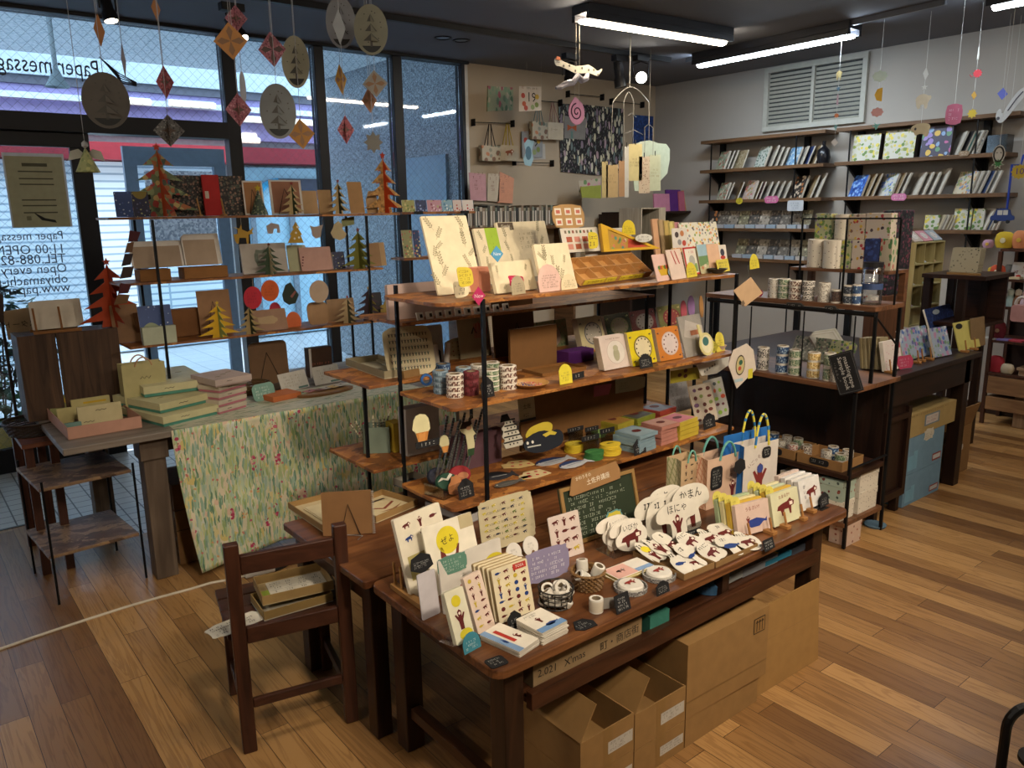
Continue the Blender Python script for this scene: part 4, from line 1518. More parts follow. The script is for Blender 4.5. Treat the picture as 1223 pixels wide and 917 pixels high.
def st_(px0,px1,tl,n,step,w_,label0,label1,gp,kd,figs,txts,le=14,cat='sticker',bs='#ded6c8'):
 N=cf(px0,px1,tl,TZ+.006,le)
 back=-V((N.n.x,N.n.y,0)).normalized()
 for i in ra(n):
  f=Fr(N.o+back*(step*i)+N.u*(w_*i),N.u,N.v)
  stk(f,N.w,N.h,kd+i,30+i,label0 if i==0 else label1,gp,figs[i%len(figs)],txts[i%len(txts)],name='diecut_card',cat='card',th=.002,bs=bs)
 return N
holder=CL()
def clb(label,FL,FR,tl,z,depth,name='acrylic_holder',cat='holder'):
 N=bf(FL,FR,tl,z)
 M=MB()
 w,h=N.w,N.h
 k=.002
 M.fx(N,0,w,.001,k,-depth,0,holder)
 M.fx(N,0,w,k,h,-k,0,holder)
 M.fx(N,0,w,k,h*1.6,-depth,-depth+k,holder)
 M.fx(N,0,k,k,h,-depth+k,-k,holder)
 M.fx(N,w-k,w,k,h,-depth+k,-k,holder)
 return tg(M.mk(name),label,cat)
clb('clear acrylic holder with the いびか die-cut cards, left of the かまん cards',(733,668),(776,654),(733,655),TZ,.09)
st_((737,664),(775,651),(728,630),5,.016,-.004,'front die-cut card showing a striped red otter on all fours','die-cut card stacked behind the striped otter card','die-cut otter cards in the left holder',1,('animal','animal','stand'),('いびか',None,None))
clb('clear acrylic holder with the かまん die-cut cards by the paper bags',(784,654),(838,634),(784,641),TZ,.1)
N=cf((794,652),(822,642),(783,605),TZ+.006,12)
stk(Fr(N.o-N.u*.02,N.u,N.v),N.w*1.7,N.h,2,41,'foremost die-cut otter card with writing ほにゃ','die-cut otter cards in the right holder','stand','ほにゃ','diecut_card','card',.002)
back=-V((N.n.x,N.n.y,0)).normalized()
for i,(da,db,dh,tx,lb)in en(((.085,.03,1.15,'かまん','die-cut otter card reading かまん, tallest at right in the holder'),(.066,.045,1.1,None,'die-cut otter card directly behind the かまん card'),(-.035,.045,1.05,None,'die-cut card with a round face at the left rear of the right holder'),(-.055,.06,1.05,None,'die-cut card at the far left rear of the right holder'),(.005,.065,1.15,'なんちゃあ','die-cut card at the back of the right holder, showing only its arched top'))):
 f=Fr(N.o+N.u*da+back*db+V((0,0,.001)),N.u,N.v)
 stk(f,N.w*1.6,N.h*dh,2 if i!=2 else 0,50+i,lb,'die-cut otter cards in the right holder','stand',tx,'diecut_card','card',.002)
nt_('rect',BK,'thin black strip tag on the front of the clear holder with the ほにゃ card',(808,646),(836,636),(807,640),TZ+.012,4,rows=1,foot=False)
pi_(3,(738,697),(781,680),(725,683),TZ,.013,'postcard_pad','postcard pad','yellowish postcard pads','pinkish top pad with a red otter at the left of the flat pads','yellow-edged pad under the pink one',lambda M,N,w,h:(M.qd(N,w*.02,w*.55,h*.05,h*.95,C('#d7a79a')),fa(M,N,w*.3,h*.5,w*.25),M.qd(N,w*.56,w*.99,h*.05,h*.99,C('#dcd6ca'),.001),M.qd(N,w*.56,w*.99,h*.05,h*.3,C('#7f9cc0'),.0014),fa(M,N,w*.77,h*.6,w*.2)),se='#c4b26a',seed=9)
for i,(px,py,lb)in en(((753,704,'round badge tin with a red otter, nearest the single tape roll'),(787,689,'round badge tin with a red otter, in front of the sticker trays'))):
 c=oz((px,py),TZ)
 r=(oz((px+20,py),TZ)-c).length
 t=tn('badge_tray','badge',lb,c,'round otter badges')
 M=MB().la([(0,.001),(r,.001),(r*1.02,.014),(r*.95,.014),(r*.93,.005),(0,.005)],c,PT('pebble_grey','#8a8884',('#4a4846','#b4b2ae','#6a6866'),240,.5),32)
 M.mk('tray',t)
 M=MB().la([(0,.006),(r*.78,.006),(r*.78,.016),(r*.7,.021),(0,.022)],c,C('#d8d2c6',.35),32)
 f=gd(c+V((0,0,.0225)),-.1)
 fa(M,f,0,0,r*.9,'#8a2e28')
 M.mk('badge_face',t)
nt_('house',BK,'black house-shaped tag standing between the round badges and the sticker trays',(785,713),(800,706),(784,697),TZ,12,rows=4)
def sticker_tray(label,FL,FR,BL,rows,cols_,gp,lbl,figs,seed):
 N=ty('sticker_tray','tray',label,FL,FR,BL,TZ,.02,.002,'#8a6a42','#6e5232')
 rd=random.Random(seed)
 w,d=N.w,N.h
 k=0
 for j in ra(rows):
  for i in ra(cols_):
   sw,sh=w/cols_*1.35,d/rows*1.05
   f=Fr(N.p(w*.03+(w*.94/cols_)*i+rd.uniform(-.004,.004),d*.04+(d*.92/rows)*j,.004+.006*rd.random()+.0022*k),N.u,N.v+V((0,0,.28+.1*rd.random()))).rot(rd.uniform(-.35,.3))
   stk(f,sw*1.0,sh*1.0,rd.randrange(3),seed+k,lbl[k]if k<len(lbl)else lbl[-1],gp,figs[k%len(figs)],None,bs='#d2cbbc')
   k+=1
sticker_tray('shallow cardboard tray of loose otter stickers, the left of two',(817,694),(853,679),(770,660),2,3,'stickers in the left tray',['whale sticker at the front left of the left tray','red otter sticker at the front middle of the left tray','blue whale sticker at the front right of the left tray','yellow sun sticker with an otter at the back left of the left tray','standing otter sticker at the back middle of the left tray','small otter sticker at the right back of the left tray'],('whale','animal','whale','sun','stand','animal'),61)
sticker_tray('shallow cardboard tray of loose otter stickers, the right of two',(855,679),(905,656),(812,653),2,3,'stickers in the right tray',['crawling otter sticker at the front left of the right tray','whale sticker in the front middle of the right tray','red otter sticker at the front right of the right tray','long otter sticker at the back left of the right tray','running otter sticker in the back middle of the right tray','otter sticker furthest right at the back of the right tray'],('animal','whale','animal','animal','animal','animal'),77)
nt_('rect',BK,'black leaning tag at the table edge in front of the whale card',(914,660),(926,654),(916,644),TZ,20,rows=3)
SQ=[]
def sq(bl,br,tl,n,step,cols,labels,dr,gp,skew=0,wob=.0,le=13):
 N=cf(bl,br,tl,TZ+.004,le)
 back=V((0,1,0))
 for i in ra(n):
  f=Fr(N.o+back*(step*i)+V((skew*i,0,0)),N.u,N.v)
  M=MB()
  th=step*.72
  f.o.z+=.003
  M.pm(rc(N.w,N.h,.002,2),f,-th,0,C(cols[i]))
  if i==0 and dr:
   dr(M,f,N.w,N.h)
  tg(M.mk('greeting_card'),labels[i]if i<len(labels)else labels[-1],'card',gp)
 return N
def dA(M,N,w,h):
 M.text('うるさい!!',N,w*.5,h*.8,h*.14,C('#8a3a34'),rot=.05)
 fwh(M,N,w*.6,h*.3,w*.62,'#2c3f86')
 fst(M,N,w*.34,h*.3,h*.3,'#7a3a34')
def dB(M,N,w,h):
 M.text('たまるか!',N,w*.48,h*.84,h*.13,C('#8a3a34'),rot=.05)
 fa(M,N,w*.5,h*.45,w*.66,'#6a2622')
def dC(M,N,w,h):
 for i,ch in en('がいな'):
  M.text(ch,N,w*.24,h*(.75-.17*i),h*.14,C('#4a4a60'))
 fa(M,N,w*.58,h*.5,w*.55,'#6a2622')
GG='square greeting cards in peg stands'
frA=sq((882,643),(921,632),(875,606),4,.024,('#cdb3a4','#caa63c','#d5cb9a','#a4b28c'),['pinkish square card reading うるさい with a blue whale','mustard card right behind the whale card','cream card second behind the whale card','sage green card at the rear of the row behind the whale card'],dA,GG)
frB=sq((924.8,631),(956.7,619),(917.4,593),4,.024,('#cfcca8','#c9a43e','#b8c3a6','#d5cca2'),['pale green square card with a red spotted otter','mustard card right behind the red otter card','mint card second behind the red otter card','cream card at the rear of the row behind the red otter card'],dB,GG)
frC=sq((958,612),(982,602),(948,578),4,.026,('#d6d3ce','#d4cfc8','#d8d5d0','#c8b4a8'),['white square card with a dark red dog, at the right end of the front table','white card right behind the dog card','white card second behind the dog card','patterned card at the rear of the row behind the dog card'],dC,GG)
for fr_,row in((frA,'whale card'),(frB,'red otter card')):
 for i in ra(4):
  c=fr_.p(fr_.w*.0,fr_.h)+V((0,.024*i+.012,-.016))
  f=Fr(c,fr_.u,fr_.v)
  M=MB()
  w_,h_=.042,.042
  M.pm(arch(w_,h_),f,-.001,0,C('#c9bc58'))
  M.sb(f,.008,.036,.008,.03,2,C('#7a7030'))
  tg(M.mk('divider_tab'),'yellow round-topped tab %s in the row behind the %s'%(('at the very front','second from the front','third from the front','furthest back')[i],row),'tab','yellow divider tabs')
for px,lb in(((896,645),'wooden peg stand in front of the blue whale card, at its left'),((922,638),'wooden peg stand between the whale card and the red otter card'),((939,631),'wooden peg stand in front of the red otter card'),((959,621),'wooden peg stand between the red otter card and the dog card'),((970,612),'wooden peg stand in front of the dog card')):
 p=pg(px,label=lb)
nt_('house',BK,'black house-shaped tag in a clear foot at the right end of the front table',(980,607),(990,602),(980,590),TZ+.002,8,rows=3)
M=MB()
p=oz((983,607),TZ)
M.box(p.x-.03,p.x+.025,p.y-.012,p.y+.03,TZ+.0003,TZ+.0018,CL('clear_foot',.1,.8,'#e8ecee'))
tg(M.mk('acrylic_plate'),'clear acrylic foot plate under the house tag','holder')
def cri(name,label,FL,FR,tl,z,depth,fe,se,hcol,dr=None,htube=.0035,hh=.08,hh2=None,stripe=None):
 N=bf(FL,FR,tl,z)
 w,h=N.w,N.h
 t=tn(name,'bag',label,N.p(w/2,0,-depth/2))
 M=MB()
 fm,sm=(x if not isa(x,str)else C(x,.7)for x in(fe,se))
 k=.0016
 M.fx(N,0,w,.001,h,-k,0,fm)
 M.fx(N,0,w,.001,h,-depth,-depth+k,fm)
 for a,s in((0,1),(w,-1)):
  for c0,c1,i0,i1 in((-k,-depth/2,0,1),(-depth/2,-depth+k,1,0)):
   xa_,x1_=a+s*(.0+i0*depth*.18),a+s*(.0+i1*depth*.18)
   M.add([N.p(a,.001,c0),N.p(a,.001,c1),N.p(x1_,h,c1),N.p(xa_,h,c0)],[(0,1,2,3)],sm)
 M.fx(N,k,w-k,.001,.003,-depth+k,-k,fm)
 if dr:
  dr(M,N,w,h)
 M.mk('bag_body',t)
 hm=C(hcol,.7)
 for c,up in((.002,hh),(-depth-.002,hh2 or hh)):
  M=MB()
  ps=[N.p(w*.3+w*.4*i/12,h-.012+(up+.012)*sin(PI*i/12)**.6,c)for i in ra(13)]
  M.tu(ps,htube,hm,6)
  if stripe:
   for i in ra(12):
    if i%2==0:
     M.tu([ps[i]*.8+ps[i+1]*.2,ps[i]*.2+ps[i+1]*.8],htube*1.12,C(stripe),6)
  M.mk('handle',t)
 return N
def dbag1(M,N,w,h):
 fi(M,N,w*.1,w*.95,h*.1,h*.95,3,6,('#4a3a2c','#6a2622','#4a3a2c'),3,.7)
M_CHECK=tm('green_check_paper',(.012,.012),'#b8ae88','#8a8a5c',.0014,.7,(.3,.4,.785))
M_CHECKP=tm('pink_check_paper',(.012,.012),'#c8a488','#b27a5c',.0014,.7,(.3,.4,.785))
cri('paper_bag','cream paper bag dotted with dark otters, leftmost of the three bags',(812,611),(836,603),(811,551),TZ,.07,'#b89c78',M_CHECK,'#6aa090',dbag1,hh=.03)
fb=cri('paper_bag','pinkish paper bag with green handles and a black tag, middle of the three bags',(843,610),(889,594),(842,550),TZ,.075,'#c8a890',M_CHECKP,'#5f9a90',lambda M,N,w,h:(fst(M,N,w*.66,h*.12,h*.36),M.text('まっこと',N,w*.62,h*.62,h*.1,C('#6a3a30'),rot=PI/2)),hh=.05,htube=.0045)
M=MB()
f=Fr(fb.p(fb.w*.08,fb.h*.38,.002),fb.u,fb.v)
M.pm(rc(.062,.085,.014,4),f,0,.0015,C(BK))
M.sb(f.at(0,0,.0015),.009,.055,.01,.075,6,C('#a8a8a2'))
tg(M.mk('price_tag'),'black rounded tag hanging on the pinkish paper bag','sign')
fw=cri('paper_bag','white paper bag with an upright otter and blue inner edge, rightmost of the three bags',(886,601),(926,589),(873,533),TZ,.06,'#c9c0b6','#2a6ab0','#d6c648',lambda M,N,w,h:(fst(M,N,w*.48,h*.08,h*.6,'#7a2e2a'),M.pl(el(w*.48,h*.55,w*.09,h*.08,14),N,C('#3a4a8a'),.0014),M.text('いごっそう',N,w*.35,h*.72,h*.09,C('#6a4a40'),rot=.5)),hh=.11,stripe='#2f78b4',htube=.0045)
M=MB()
f=Fr(fw.p(-fw.w*.22,fw.h*.9,-.06),fw.u,fw.v)
M.fx(f,0,fw.w*1.35,-.14,.055,-.004,-.001,C('#2465ac',.6))
tg(M.mk('bag_backing'),'bright blue flat paper bag standing directly','bag')
M=MB()
f=Fr(fw.p(fw.w*.52,fw.h*.72,.002),fw.u,fw.v)
M.pm(rc(.045,.042,.012,4),f,0,.0015,C(BK))
M.sb(f.at(0,0,.0015),.008,.04,.008,.036,3,C('#b8b8b2'))
tg(M.mk('price_tag'),'black rounded tag on the upper right of the white otter bag','sign')
M=MB()
f=Fr(fw.p(-fw.w*.3,fw.h*.55,.004),fw.u,fw.v)
M.pm(hexa(.06,.062),f,0,.0015,C(BK))
tg(M.mk('price_tag'),'black many-sided tag between the pinkish bag and the white bag','sign')
def dx_(M,N,w,h):
 M.text("2.021",N,w*.12,h*.5,h*.42,C('#2a241c'),rot=-.03)
 M.text("X'mas",N,w*.36,h*.5,h*.42,C('#2a241c'),rot=.05)
 M.text("町・商店街",N,w*.78,h*.52,h*.42,C('#2a241c'),rot=.06)
ct('cardboard_box',"flat cardboard box marked 2.021 X'mas on the shelf under the front table",(637,823),(766,764),(636,793),.421,.28,'#8a7150',dr=dx_)
ct('gift_box','small teal box on the shelf under the front table',(776,759),(799,748),(776,737),.421,.09,'#2f6a5c')
SHELF_Z=.421
rd=random.Random(12)
for i,(F,Rt,L,c,lb)in en((((850,706),(878,692),(842,696),'#8d9498','grey folded plastic pack at the left on the right-hand lower shelf'),((872,697),(905,680),(862,684),'#a5a8a6','pale plastic pack in the middle of the right-hand lower shelf'),((888,690),(930,671),(878,675),'#8a8d92','pack with red and blue print'),((915,677),(955,659),(905,663),'#2f7a96','bright blue flat pack at the right on the lower shelf'),((946,664),(966,655),(938,655),'#3a3f48','dark blue pack at the far right end of the lower shelf'))):
 def dp(M,N,w,h,i=i):
  M.qd(N,w*.1,w*.5,h*.2,h*.4,C(('#3a78a0','#b8c0c4','#a03a30','#c8b048','#5a6068')[i]))
  M.qd(N,w*.55,w*.9,h*.5,h*.7,C(('#c8ccc8','#4a7a9a','#2f4a86','#a8c4cc','#8a9098')[i]),.001)
 pi_(1,F,Rt,L,SHELF_Z+.003*(i%2),.02+.006*(i%3),'wrapped_pack','pack',None,lb,lb,dp,top=c,se=c)
M=MB()
p=oz((866,716),SHELF_Z)
M.la([(0,.001),(.05,.001),(.052,.03),(.03,.045),(0,.045)],p+V((.02,.08,0)),C('#3c5f80',.3),24)
tg(M.mk('round_tin'),'round bluish tin at the left of the lower right shelf','tin')
def shipping(M,N,w,h):
 M.qd(N,w*.42,w*.6,0,h,C('#85653a'))
 M.qd(N,w*.5,w*.97,h*.3,h*.62,C('#b3aca0'),.0012)
 M.sb(N.at(0,0,.0008),w*.53,w*.95,h*.33,h*.6,3,C('#6a665e'))
CB='#8c6a3e'
YC=1.345
ct('cardboard_box','closed carton at the bottom left, directly under the open left carton',V((1.286,YC,0)),V((1.495,YC,0)),.108,0,.34,CB,dr=shipping)
ct('cardboard_box','open-flapped carton at left beneath the front table, its near side grey in shade',V((1.286,YC,.109)),V((1.495,YC,.109)),.118,.109,.34,CB,dr=shipping,open_top=True,flaps=(('l','l',122,.11),('b','b',75,.07)))
ct('cardboard_box','closed carton beneath the front table, under the open middle one',V((1.499,YC,0)),V((1.722,YC,0)),.098,0,.34,CB,dr=shipping)
ct('cardboard_box','open-flapped carton in the middle beneath the front table',V((1.499,YC,.099)),V((1.722,YC,.099)),.118,.099,.34,CB,dr=shipping,open_top=True,flaps=(('l','l',122,.11),('b','b',75,.07)))
def arrows(M,N,w,h):
 M.qd(N,w*.8,w*.95,h*.68,h*.9,C('#3a2c1c'))
 M.qd(N,w*.81,w*.94,h*.695,h*.885,C('#8c6a3e'),.0011)
 for q in(.84,.875,.91):
  M.qd(N,w*q-.002,w*q+.002,h*.71,h*.84,C('#3a2c1c'),.0015)
  M.pl([(w*q-.008,h*.83),(w*q+.008,h*.83),(w*q,h*.875)],N,C('#3a2c1c'),.0015)
 M.qd(N,0,w,h*.22,h*.24,C('#7a5a32'))
ct('cardboard_box','low carton on the floor beneath the big one marked with up arrows',V((1.727,YC,0)),V((2.1,YC,0)),.097,0,.36,CB)
ct('cardboard_box','big carton with black up arrows beneath the right half of the front table',V((1.727,YC,.0975)),V((2.125,YC-.012,.0975)),.25,.0975,.36,CB,dr=arrows)
N=bf((904,832),(977,787),(912,728),0)
M=MB().fx(Fr(N.o,N.u,(V((0,0,1))-N.n*.06)),0,N.w,.001,N.h*.97,-.006,0,C('#94703f',.85))
M.qd(Fr(N.o,N.u,(V((0,0,1))-N.n*.06)),N.w*.02,N.w*.98,N.h*.58,N.h*.583,C('#7a5a30'))
tg(M.mk('cardboard_sheet'),'flat cardboard sheet propped upright','cardboard')
def sprigs(n,seed,border=True,col='#8a8468',s=.16):
 def d(M,N,w,h):
  rd=random.Random(seed)
  for i in ra(n):
   if border:
    e=i%2
    x=w*(rd.uniform(.08,.22)if e else rd.uniform(.78,.9))
    y=h*(.1+.78*(i//2)/max(1,n//2-.5))
   else:
    x,y=w*rd.uniform(.1,.85),h*rd.uniform(.08,.8)
   fig_sprig(M,N,x,y,min(w,h)*s*rd.uniform(1,1.7),rd.uniform(-1,1),col)
 return d
CRM,PNK,YLW='#ddcfae','#cfa79a','#c9b53a'
o=cd_('signing_board','board','tall cream board with fine plant drawings on a wire easel, leftmost on the top tier',(524,354),(577,348),(496,259.5),S1,17,.008,CRM,dr=sprigs(14,2))
N=cf((524,354),(577,348),(496,259.5),S1,17)
wire_easel(Fr(N.o,N.u,N.v),N.w,N.h*.6,o)
nt_('blob',YLW,'yellow wavy note stuck on the tall cream board',*upc(548,567,344,2.125),(548,319),S1,14,rows=4,foot=False,ink='#6a5c14')
nt_('blob','#dccfae','cream wavy note in front of the foot of the tall cream board',(543,357),(561,354.5),(539,337),S1,10,rows=3)
def dgA(M,N,w,h):
 M.qd(N,w*.28,w*.62,h*.52,h,C('#9cba38'))
 sprigs(4,7,False,'#5c7a20',.12)(M,N.at(w*.3,h*.55),w*.3,h*.4)
 sprigs(8,9)(M,N,w,h)
def dgB(M,N,w,h):
 M.qd(N,w*.03,w*.32,h*.86,h*.99,C('#5a4a38'))
 M.text('Sample',N,w*.17,h*.925,h*.09,C('#e0d6c0'),.0014)
 M.sb(N,w*.4,w*.75,h*.5,h*.82,4,C('#9a8c6a'),dens=.5)
 sprigs(8,12)(M,N,w,h)
cd_('wedding_board','board','cream card folder with a green paper strip',(580,341),(622,335),(556.5,274.5),S1,14,.01,CRM,dr=dgA)
cd_('wedding_board','board','wide cream board marked with a small brown label, at the back of the top tier',(607,335.5),(664,327),(594.8,266.5),S1,14,.01,CRM,dr=dgB)
nt_('diamond','#4c8fb4','blue pointed tag reading New between the cream boards',*upc(587,602,314,2.15),(587,294),S1,6,txt=['New'],ts=.3,foot=False,tinkc='#d8e4ea')
ct('envelope_box','coral pink box end between the tall board and the pink blob card',(572,350),(586,347.5),(570,320),S1,.12,'#c98468',cat='box')
def dblob(M,N,w,h):
 M.pl([(w*.3+a*.4*w,h*.18+b*h*.36)for a,b in blo(1,1,3,.12)],N,C('#b8234e'))
 M.sb(N,w*.38,w*.62,h*.26,h*.48,3,C('#e6b8c4'),.0014)
 sprigs(4,3)(M,N,w,h)
cd_('card_pack','card set','pack of cream cards with a magenta pink blob',(594,352.5),(642,346),(580.6,316),S1,16,.014,CRM,dr=dblob)
nt_('arch','#a89c80','grey-beige arched note beside the magenta blob pack',(612,353),(628,350.5),(611.5,330),S1,8,rows=4)
cd_('card_pack','card set','pack of cream cards with dense plant drawings',(649,348),(689,343),(628,294),S1,16,.012,CRM,dr=sprigs(9,21,False,s=.2))
nt_('arch','#d3b0a4','large pale pink arched note with handwriting in the middle of the top tier',(645,350),(672,346.5),(638,317),S1,12,rows=6)
nt_('arch','#d8c8a4','small cream arched note right of the pale pink arched note',(671,347),(690,344.5),(670,328),S1,10,rows=4)
def dstamps(M,N,w,h):
 for j in ra(2):
  for i in ra(3):
   x,y=w*(.18+.31*i),h*(.28+.42*j)
   M.qd(N,x-w*.1,x+w*.1,y-h*.14,y+h*.14,C('#dcd4c4'))
   M.qd(N,x-w*.06,x+w*.06,y-h*.08,y+h*.06,C('#c06a5a'),.0012)
cd_('stamp_board','board','tan rounded board with six little pictures standing behind the stamp binder',*upc(662,700,274,2.46),(656,244.5),S1,12,.004,'#b08a58',shape=lambda w,h:blo(w,h,8,.03,60),dr=dstamps)
def dbinder(M,N,w,h):
 for i in ra(8):
  M.qd(N,w*(.1+.1*i),w*(.15+.1*i),h*.78,h*.9,C(('#7a6a58','#4a6a4a','#8a4a3a')[i%3]))
 for j in ra(2):
  for i in ra(4):
   x,y=w*(.12+.21*i),h*(.12+.3*j)
   M.qd(N,x,x+w*.15,y,y+h*.22,C(('#c98a7a','#a8573e')[(i+j)%2]))
 M.qd(N,0,w,0,h,CL(),.003)
cd_('stamp_binder','binder','open clear binder page of small stamps',*upc(674,718,303,2.42),(664,274),S1,16,.01,'#d6cfc2',dr=dbinder,se='#5a5650')
f0,f1=oz((693,343),S1),oz((775,332),S1)
u=(f1-f0)
w=u.length
u.normalize()
n=V((u.y,-u.x,0))
tl=36
v=V((0,0,cos(R(90-tl))))-n*sin(R(90-tl))
f=Fr(f0+V((0,0,.004)),u,v)
hh=.13
t=tn('compartment_tray','tray','tilted wooden compartment tray with ten cells of small paper pieces',f.p(w/2,hh/2))
MW=C('#b5854c',.6)
M=MB().fx(f,0,w,0,hh,0,.003,MW)
M.mk('back',t)
for b0_ in(0,hh/2-.0015,hh-.003):
 M=MB().fx(f,0,w,b0_,b0_+.003,.0031,.03,MW)
 M.mk('slat',t)
for i in ra(6):
 a=(w-.003)*i/5
 M=MB()
 for b0_,b1_ in((.0031,hh/2-.0016),(hh/2+.0016,hh-.0031)):
  M.fx(f,a,a+.003,b0_,b1_,.0031,.03,MW)
 M.mk('divider',t)
M=MB()
for a0,a1 in((.02,.3),(.32,.46),(.52,.88)):
 M.fx(f,w*a0,w*a1,-.002,-.0001,.006,.026,C('#d6c238'))
g=Fr(f.p(0,-.002,.006),u,f.n)
for a0,a1 in((.02,.3),(.32,.46),(.52,.88)):
 M.sb(Fr(f.p(0,-.0021,0),u,f.n),w*a0+.005,w*a1-.005,.008,.024,1,C('#5c5020'))
M.mk('label_strip',t)
nt_('blob','#d2be34','round yellow note above the middle of the wooden compartment tray',*upc(703,715,298,2.37),(703,277),S1,6,rows=2,foot=False)
N=cf(*upc(720.5,788,301,2.40),(717,267),S1,10)
M=MB()
W_,H_=N.w,N.h
M.pm([(0,0),(W_,0),(0,H_)],N,-.012,0,C('#b08a3a'))
for ps in([(0,0),(W_*.1,H_*.08),(W_*.1,H_*.8),(0,H_)],[(0,0),(W_,0),(W_*.82,H_*.08),(W_*.1,H_*.08)],[(W_,0),(0,H_),(W_*.1,H_*.8),(W_*.82,H_*.08)]):
 M.pm(ps,N,0,.005,C('#d0a428'))
M.pl([(W_*.42,H_*.1),(W_*.78,H_*.1),(W_*.45,H_*.44)],N,C('#b84a34'),.001)
rd=random.Random(5)
for i in ra(14):
 x=W_*rd.uniform(.13,.4)
 M.pl(el(x,H_*rd.uniform(.12,.68)*(1-x/W_),.008,.008,8),N,C(rd.choice(('#7a9a5a','#c07a58','#d8c8a0','#5a8a7a'))),.0012)
tg(M.mk('flag_display'),'yellow-edged triangular picture flag behind the wooden tray','flag')
nt_('arch','#d4be30','yellow arched note above the triangular flag',*upc(743.5,759,281,2.45),(743,263),S1,5,rows=4,foot=False)
M=MB()
q=yo((751,283),2.462)
M.tu([V((q.x,q.y,S1+.001)),V((q.x,q.y,q.z+.01))],.003,C('#c8c2b0'),6)
tg(M.mk('sign_post'),'slim post carrying the yellow arched note over the flag','post')
def dbasket(M,N,w,h):
 M.pl([(w*.25,h*.2),(w*.75,h*.2),(w*.85,h*.45),(w*.15,h*.45)],N,C('#c8a028'))
 for i in ra(6):
  M.pl(el(w*(.25+.1*i),h*.5,w*.09,h*.08,8),N,C(('#4c7a3e','#c8503c','#c8a028')[i%3]),.0012)
cd_('greeting_card','card','pink card with a vegetable basket picture, left of the blue oval note',(785.5,337),(807,333.5),(768,306),S1,16,.003,'#d7b4a8',dr=dbasket)
cd_('greeting_card','card','pale card with a red handle drawing',(803,335),(820,332),(790,299.7),S1,16,.003,'#d8c2b4',dr=lambda M,N,w,h:[M.pl([(w*a,h*.5),(w*(a+.06),h*.5),(w*(a-.1),h*.95),(w*(a-.16),h*.95)],N,C('#b03a34'))for a in(.45,.7)])
nt_('oval','#9cc0c8','pale blue oval note in front of the pink cards',(800,335),(816,332),(799,316),S1,12,rows=4)
cd_('greeting_card','card','orange-brown patterned card behind the red-edged card',*upc(806,821,326,2.27),(800,297),S1,14,.003,PT('orange_tiny','#b8804c',('#d8b078','#8a4a2a','#7a8a4a'),90,.5))
def dred(M,N,w,h):
 for a0,a1,b0_,b1_ in((0,w,0,h*.06),(0,w,h*.94,h),(0,w*.1,0,h),(w*.9,w,0,h)):
  M.qd(N,a0,a1,b0_,b1_,C('#b8342c'))
 M.qd(N,w*.2,w*.8,h*.1,h*.4,C('#7a9a58'))
 M.pl(el(w*.5,h*.5,w*.2,h*.2,14),N,C('#a8a8a0'),.0012)
 M.sb(N,w*.25,w*.75,h*.75,h*.88,1,C('#b8342c'))
cd_('greeting_card','card','white card with a bright red edge and a grey animal',(821,329.5),(838,327),(817,296),S1,14,.003,'#dcd6c8',dr=dred)
nt_('arch','#d0c040','yellow note leaning on the red-edged card',(821,332),(833,330),(819.5,314),S1,12,rows=3)
def dland(M,N,w,h):
 M.qd(N,0,w,h*.6,h,C('#9ab8c4'))
 M.pl([(0,h*.25),(w,h*.45),(w,h*.62),(0,h*.6)],N,C('#6a8a5a'),.001)
 for i in ra(6):
  M.pl(el(w*(.12+.15*i),h*(.2+.06*(i%3)),w*.06,h*.06,8),N,C(('#c07858','#d8c8b0','#8aa070')[i%3]),.0013)
cd_('greeting_card','card','landscape card of green hills under a blue sky',(838,327.5),(859,324),(831,293),S1,14,.003,'#b9b28c',dr=dland)
cd_('greeting_card','card','peach card behind the landscape card',*upc(848,862,322,2.24),(843,292),S1,14,.003,'#cfa98c')
cd_('greeting_card','card','small otter picture card at the right end behind the yellow note',*upc(859,869,313,2.30),(857,293),S1,12,.003,'#d4ccc0',dr=lambda M,N,w,h:(M.pl(el(w*.5,h*.55,w*.25,h*.22,12),N,C('#3a3a48')),M.pl(el(w*.5,h*.25,w*.3,h*.12,12),N,C('#a83a30'))))
nt_('rect','#cfbf4a','yellow square note at the right end of the top tier, before the bowl',(858,326),(872,323.5),(855,311),S1,14,rows=3)
cd_('letter_set','stationery set','tall white sheet set crowded with painted animals and fruit',V((yo((820,318),2.40).x,2.40,S1)),V((yo((864,318),2.40).x,2.40,S1)),(813,266.5),S1,14,.006,PT('animals','#d3cfc0',('#5a5a5a','#c8a838','#7a9a5a','#d08a5a','#8a8a90'),62,.4))
for i,(x,c)in en(((786,'#c79a76'),(792,'#a9906a'),(798,'#b9a05c'),(804,'#c8b870'),(810,'#b87f86'))):
 cd_('notebook','notebook',('tan','brown striped','olive','yellow-green','rose')[i]+' slim notebook upright in the row left of the animal sheet set',V((yo((x,300),2.43).x,2.43,S1)),V((yo((x+8,300),2.43).x,2.43,S1)),(x-2,262+i),S1,10,.01,c,gp='slim notebooks on the top tier')
nt_('oval','#d0cfc6','white flower-shaped note left of the slim notebooks',*upc(759,779,290,2.37),(759,280),S1,4,rows=2,foot=False)
cd_('postcard','card','white postcard with little heads standing before the animal sheet set',*upc(804,822,299,2.37),(803,273),S1,8,.002,'#d2ccc4',dr=lambda M,N,w,h:[M.pl(el(w*x,h*y,w*.13,h*.14,10),N,C(c))for x,y,c in((.3,.7,'#4a4040'),(.65,.75,'#b87a50'),(.45,.35,'#8a8a8a'),(.75,.3,'#b04a3a'))])
ct('display_box','plain light grey box standing at the back of the top tier',V((yo((696,300),2.47).x,2.455,S1+.001)),V((yo((751,300),2.47).x,2.455,S1+.001)),.205,S1,.03,'#c1bbb2')
xx0,xx1=yo((757,250),2.75).x,yo((786,250),2.75).x
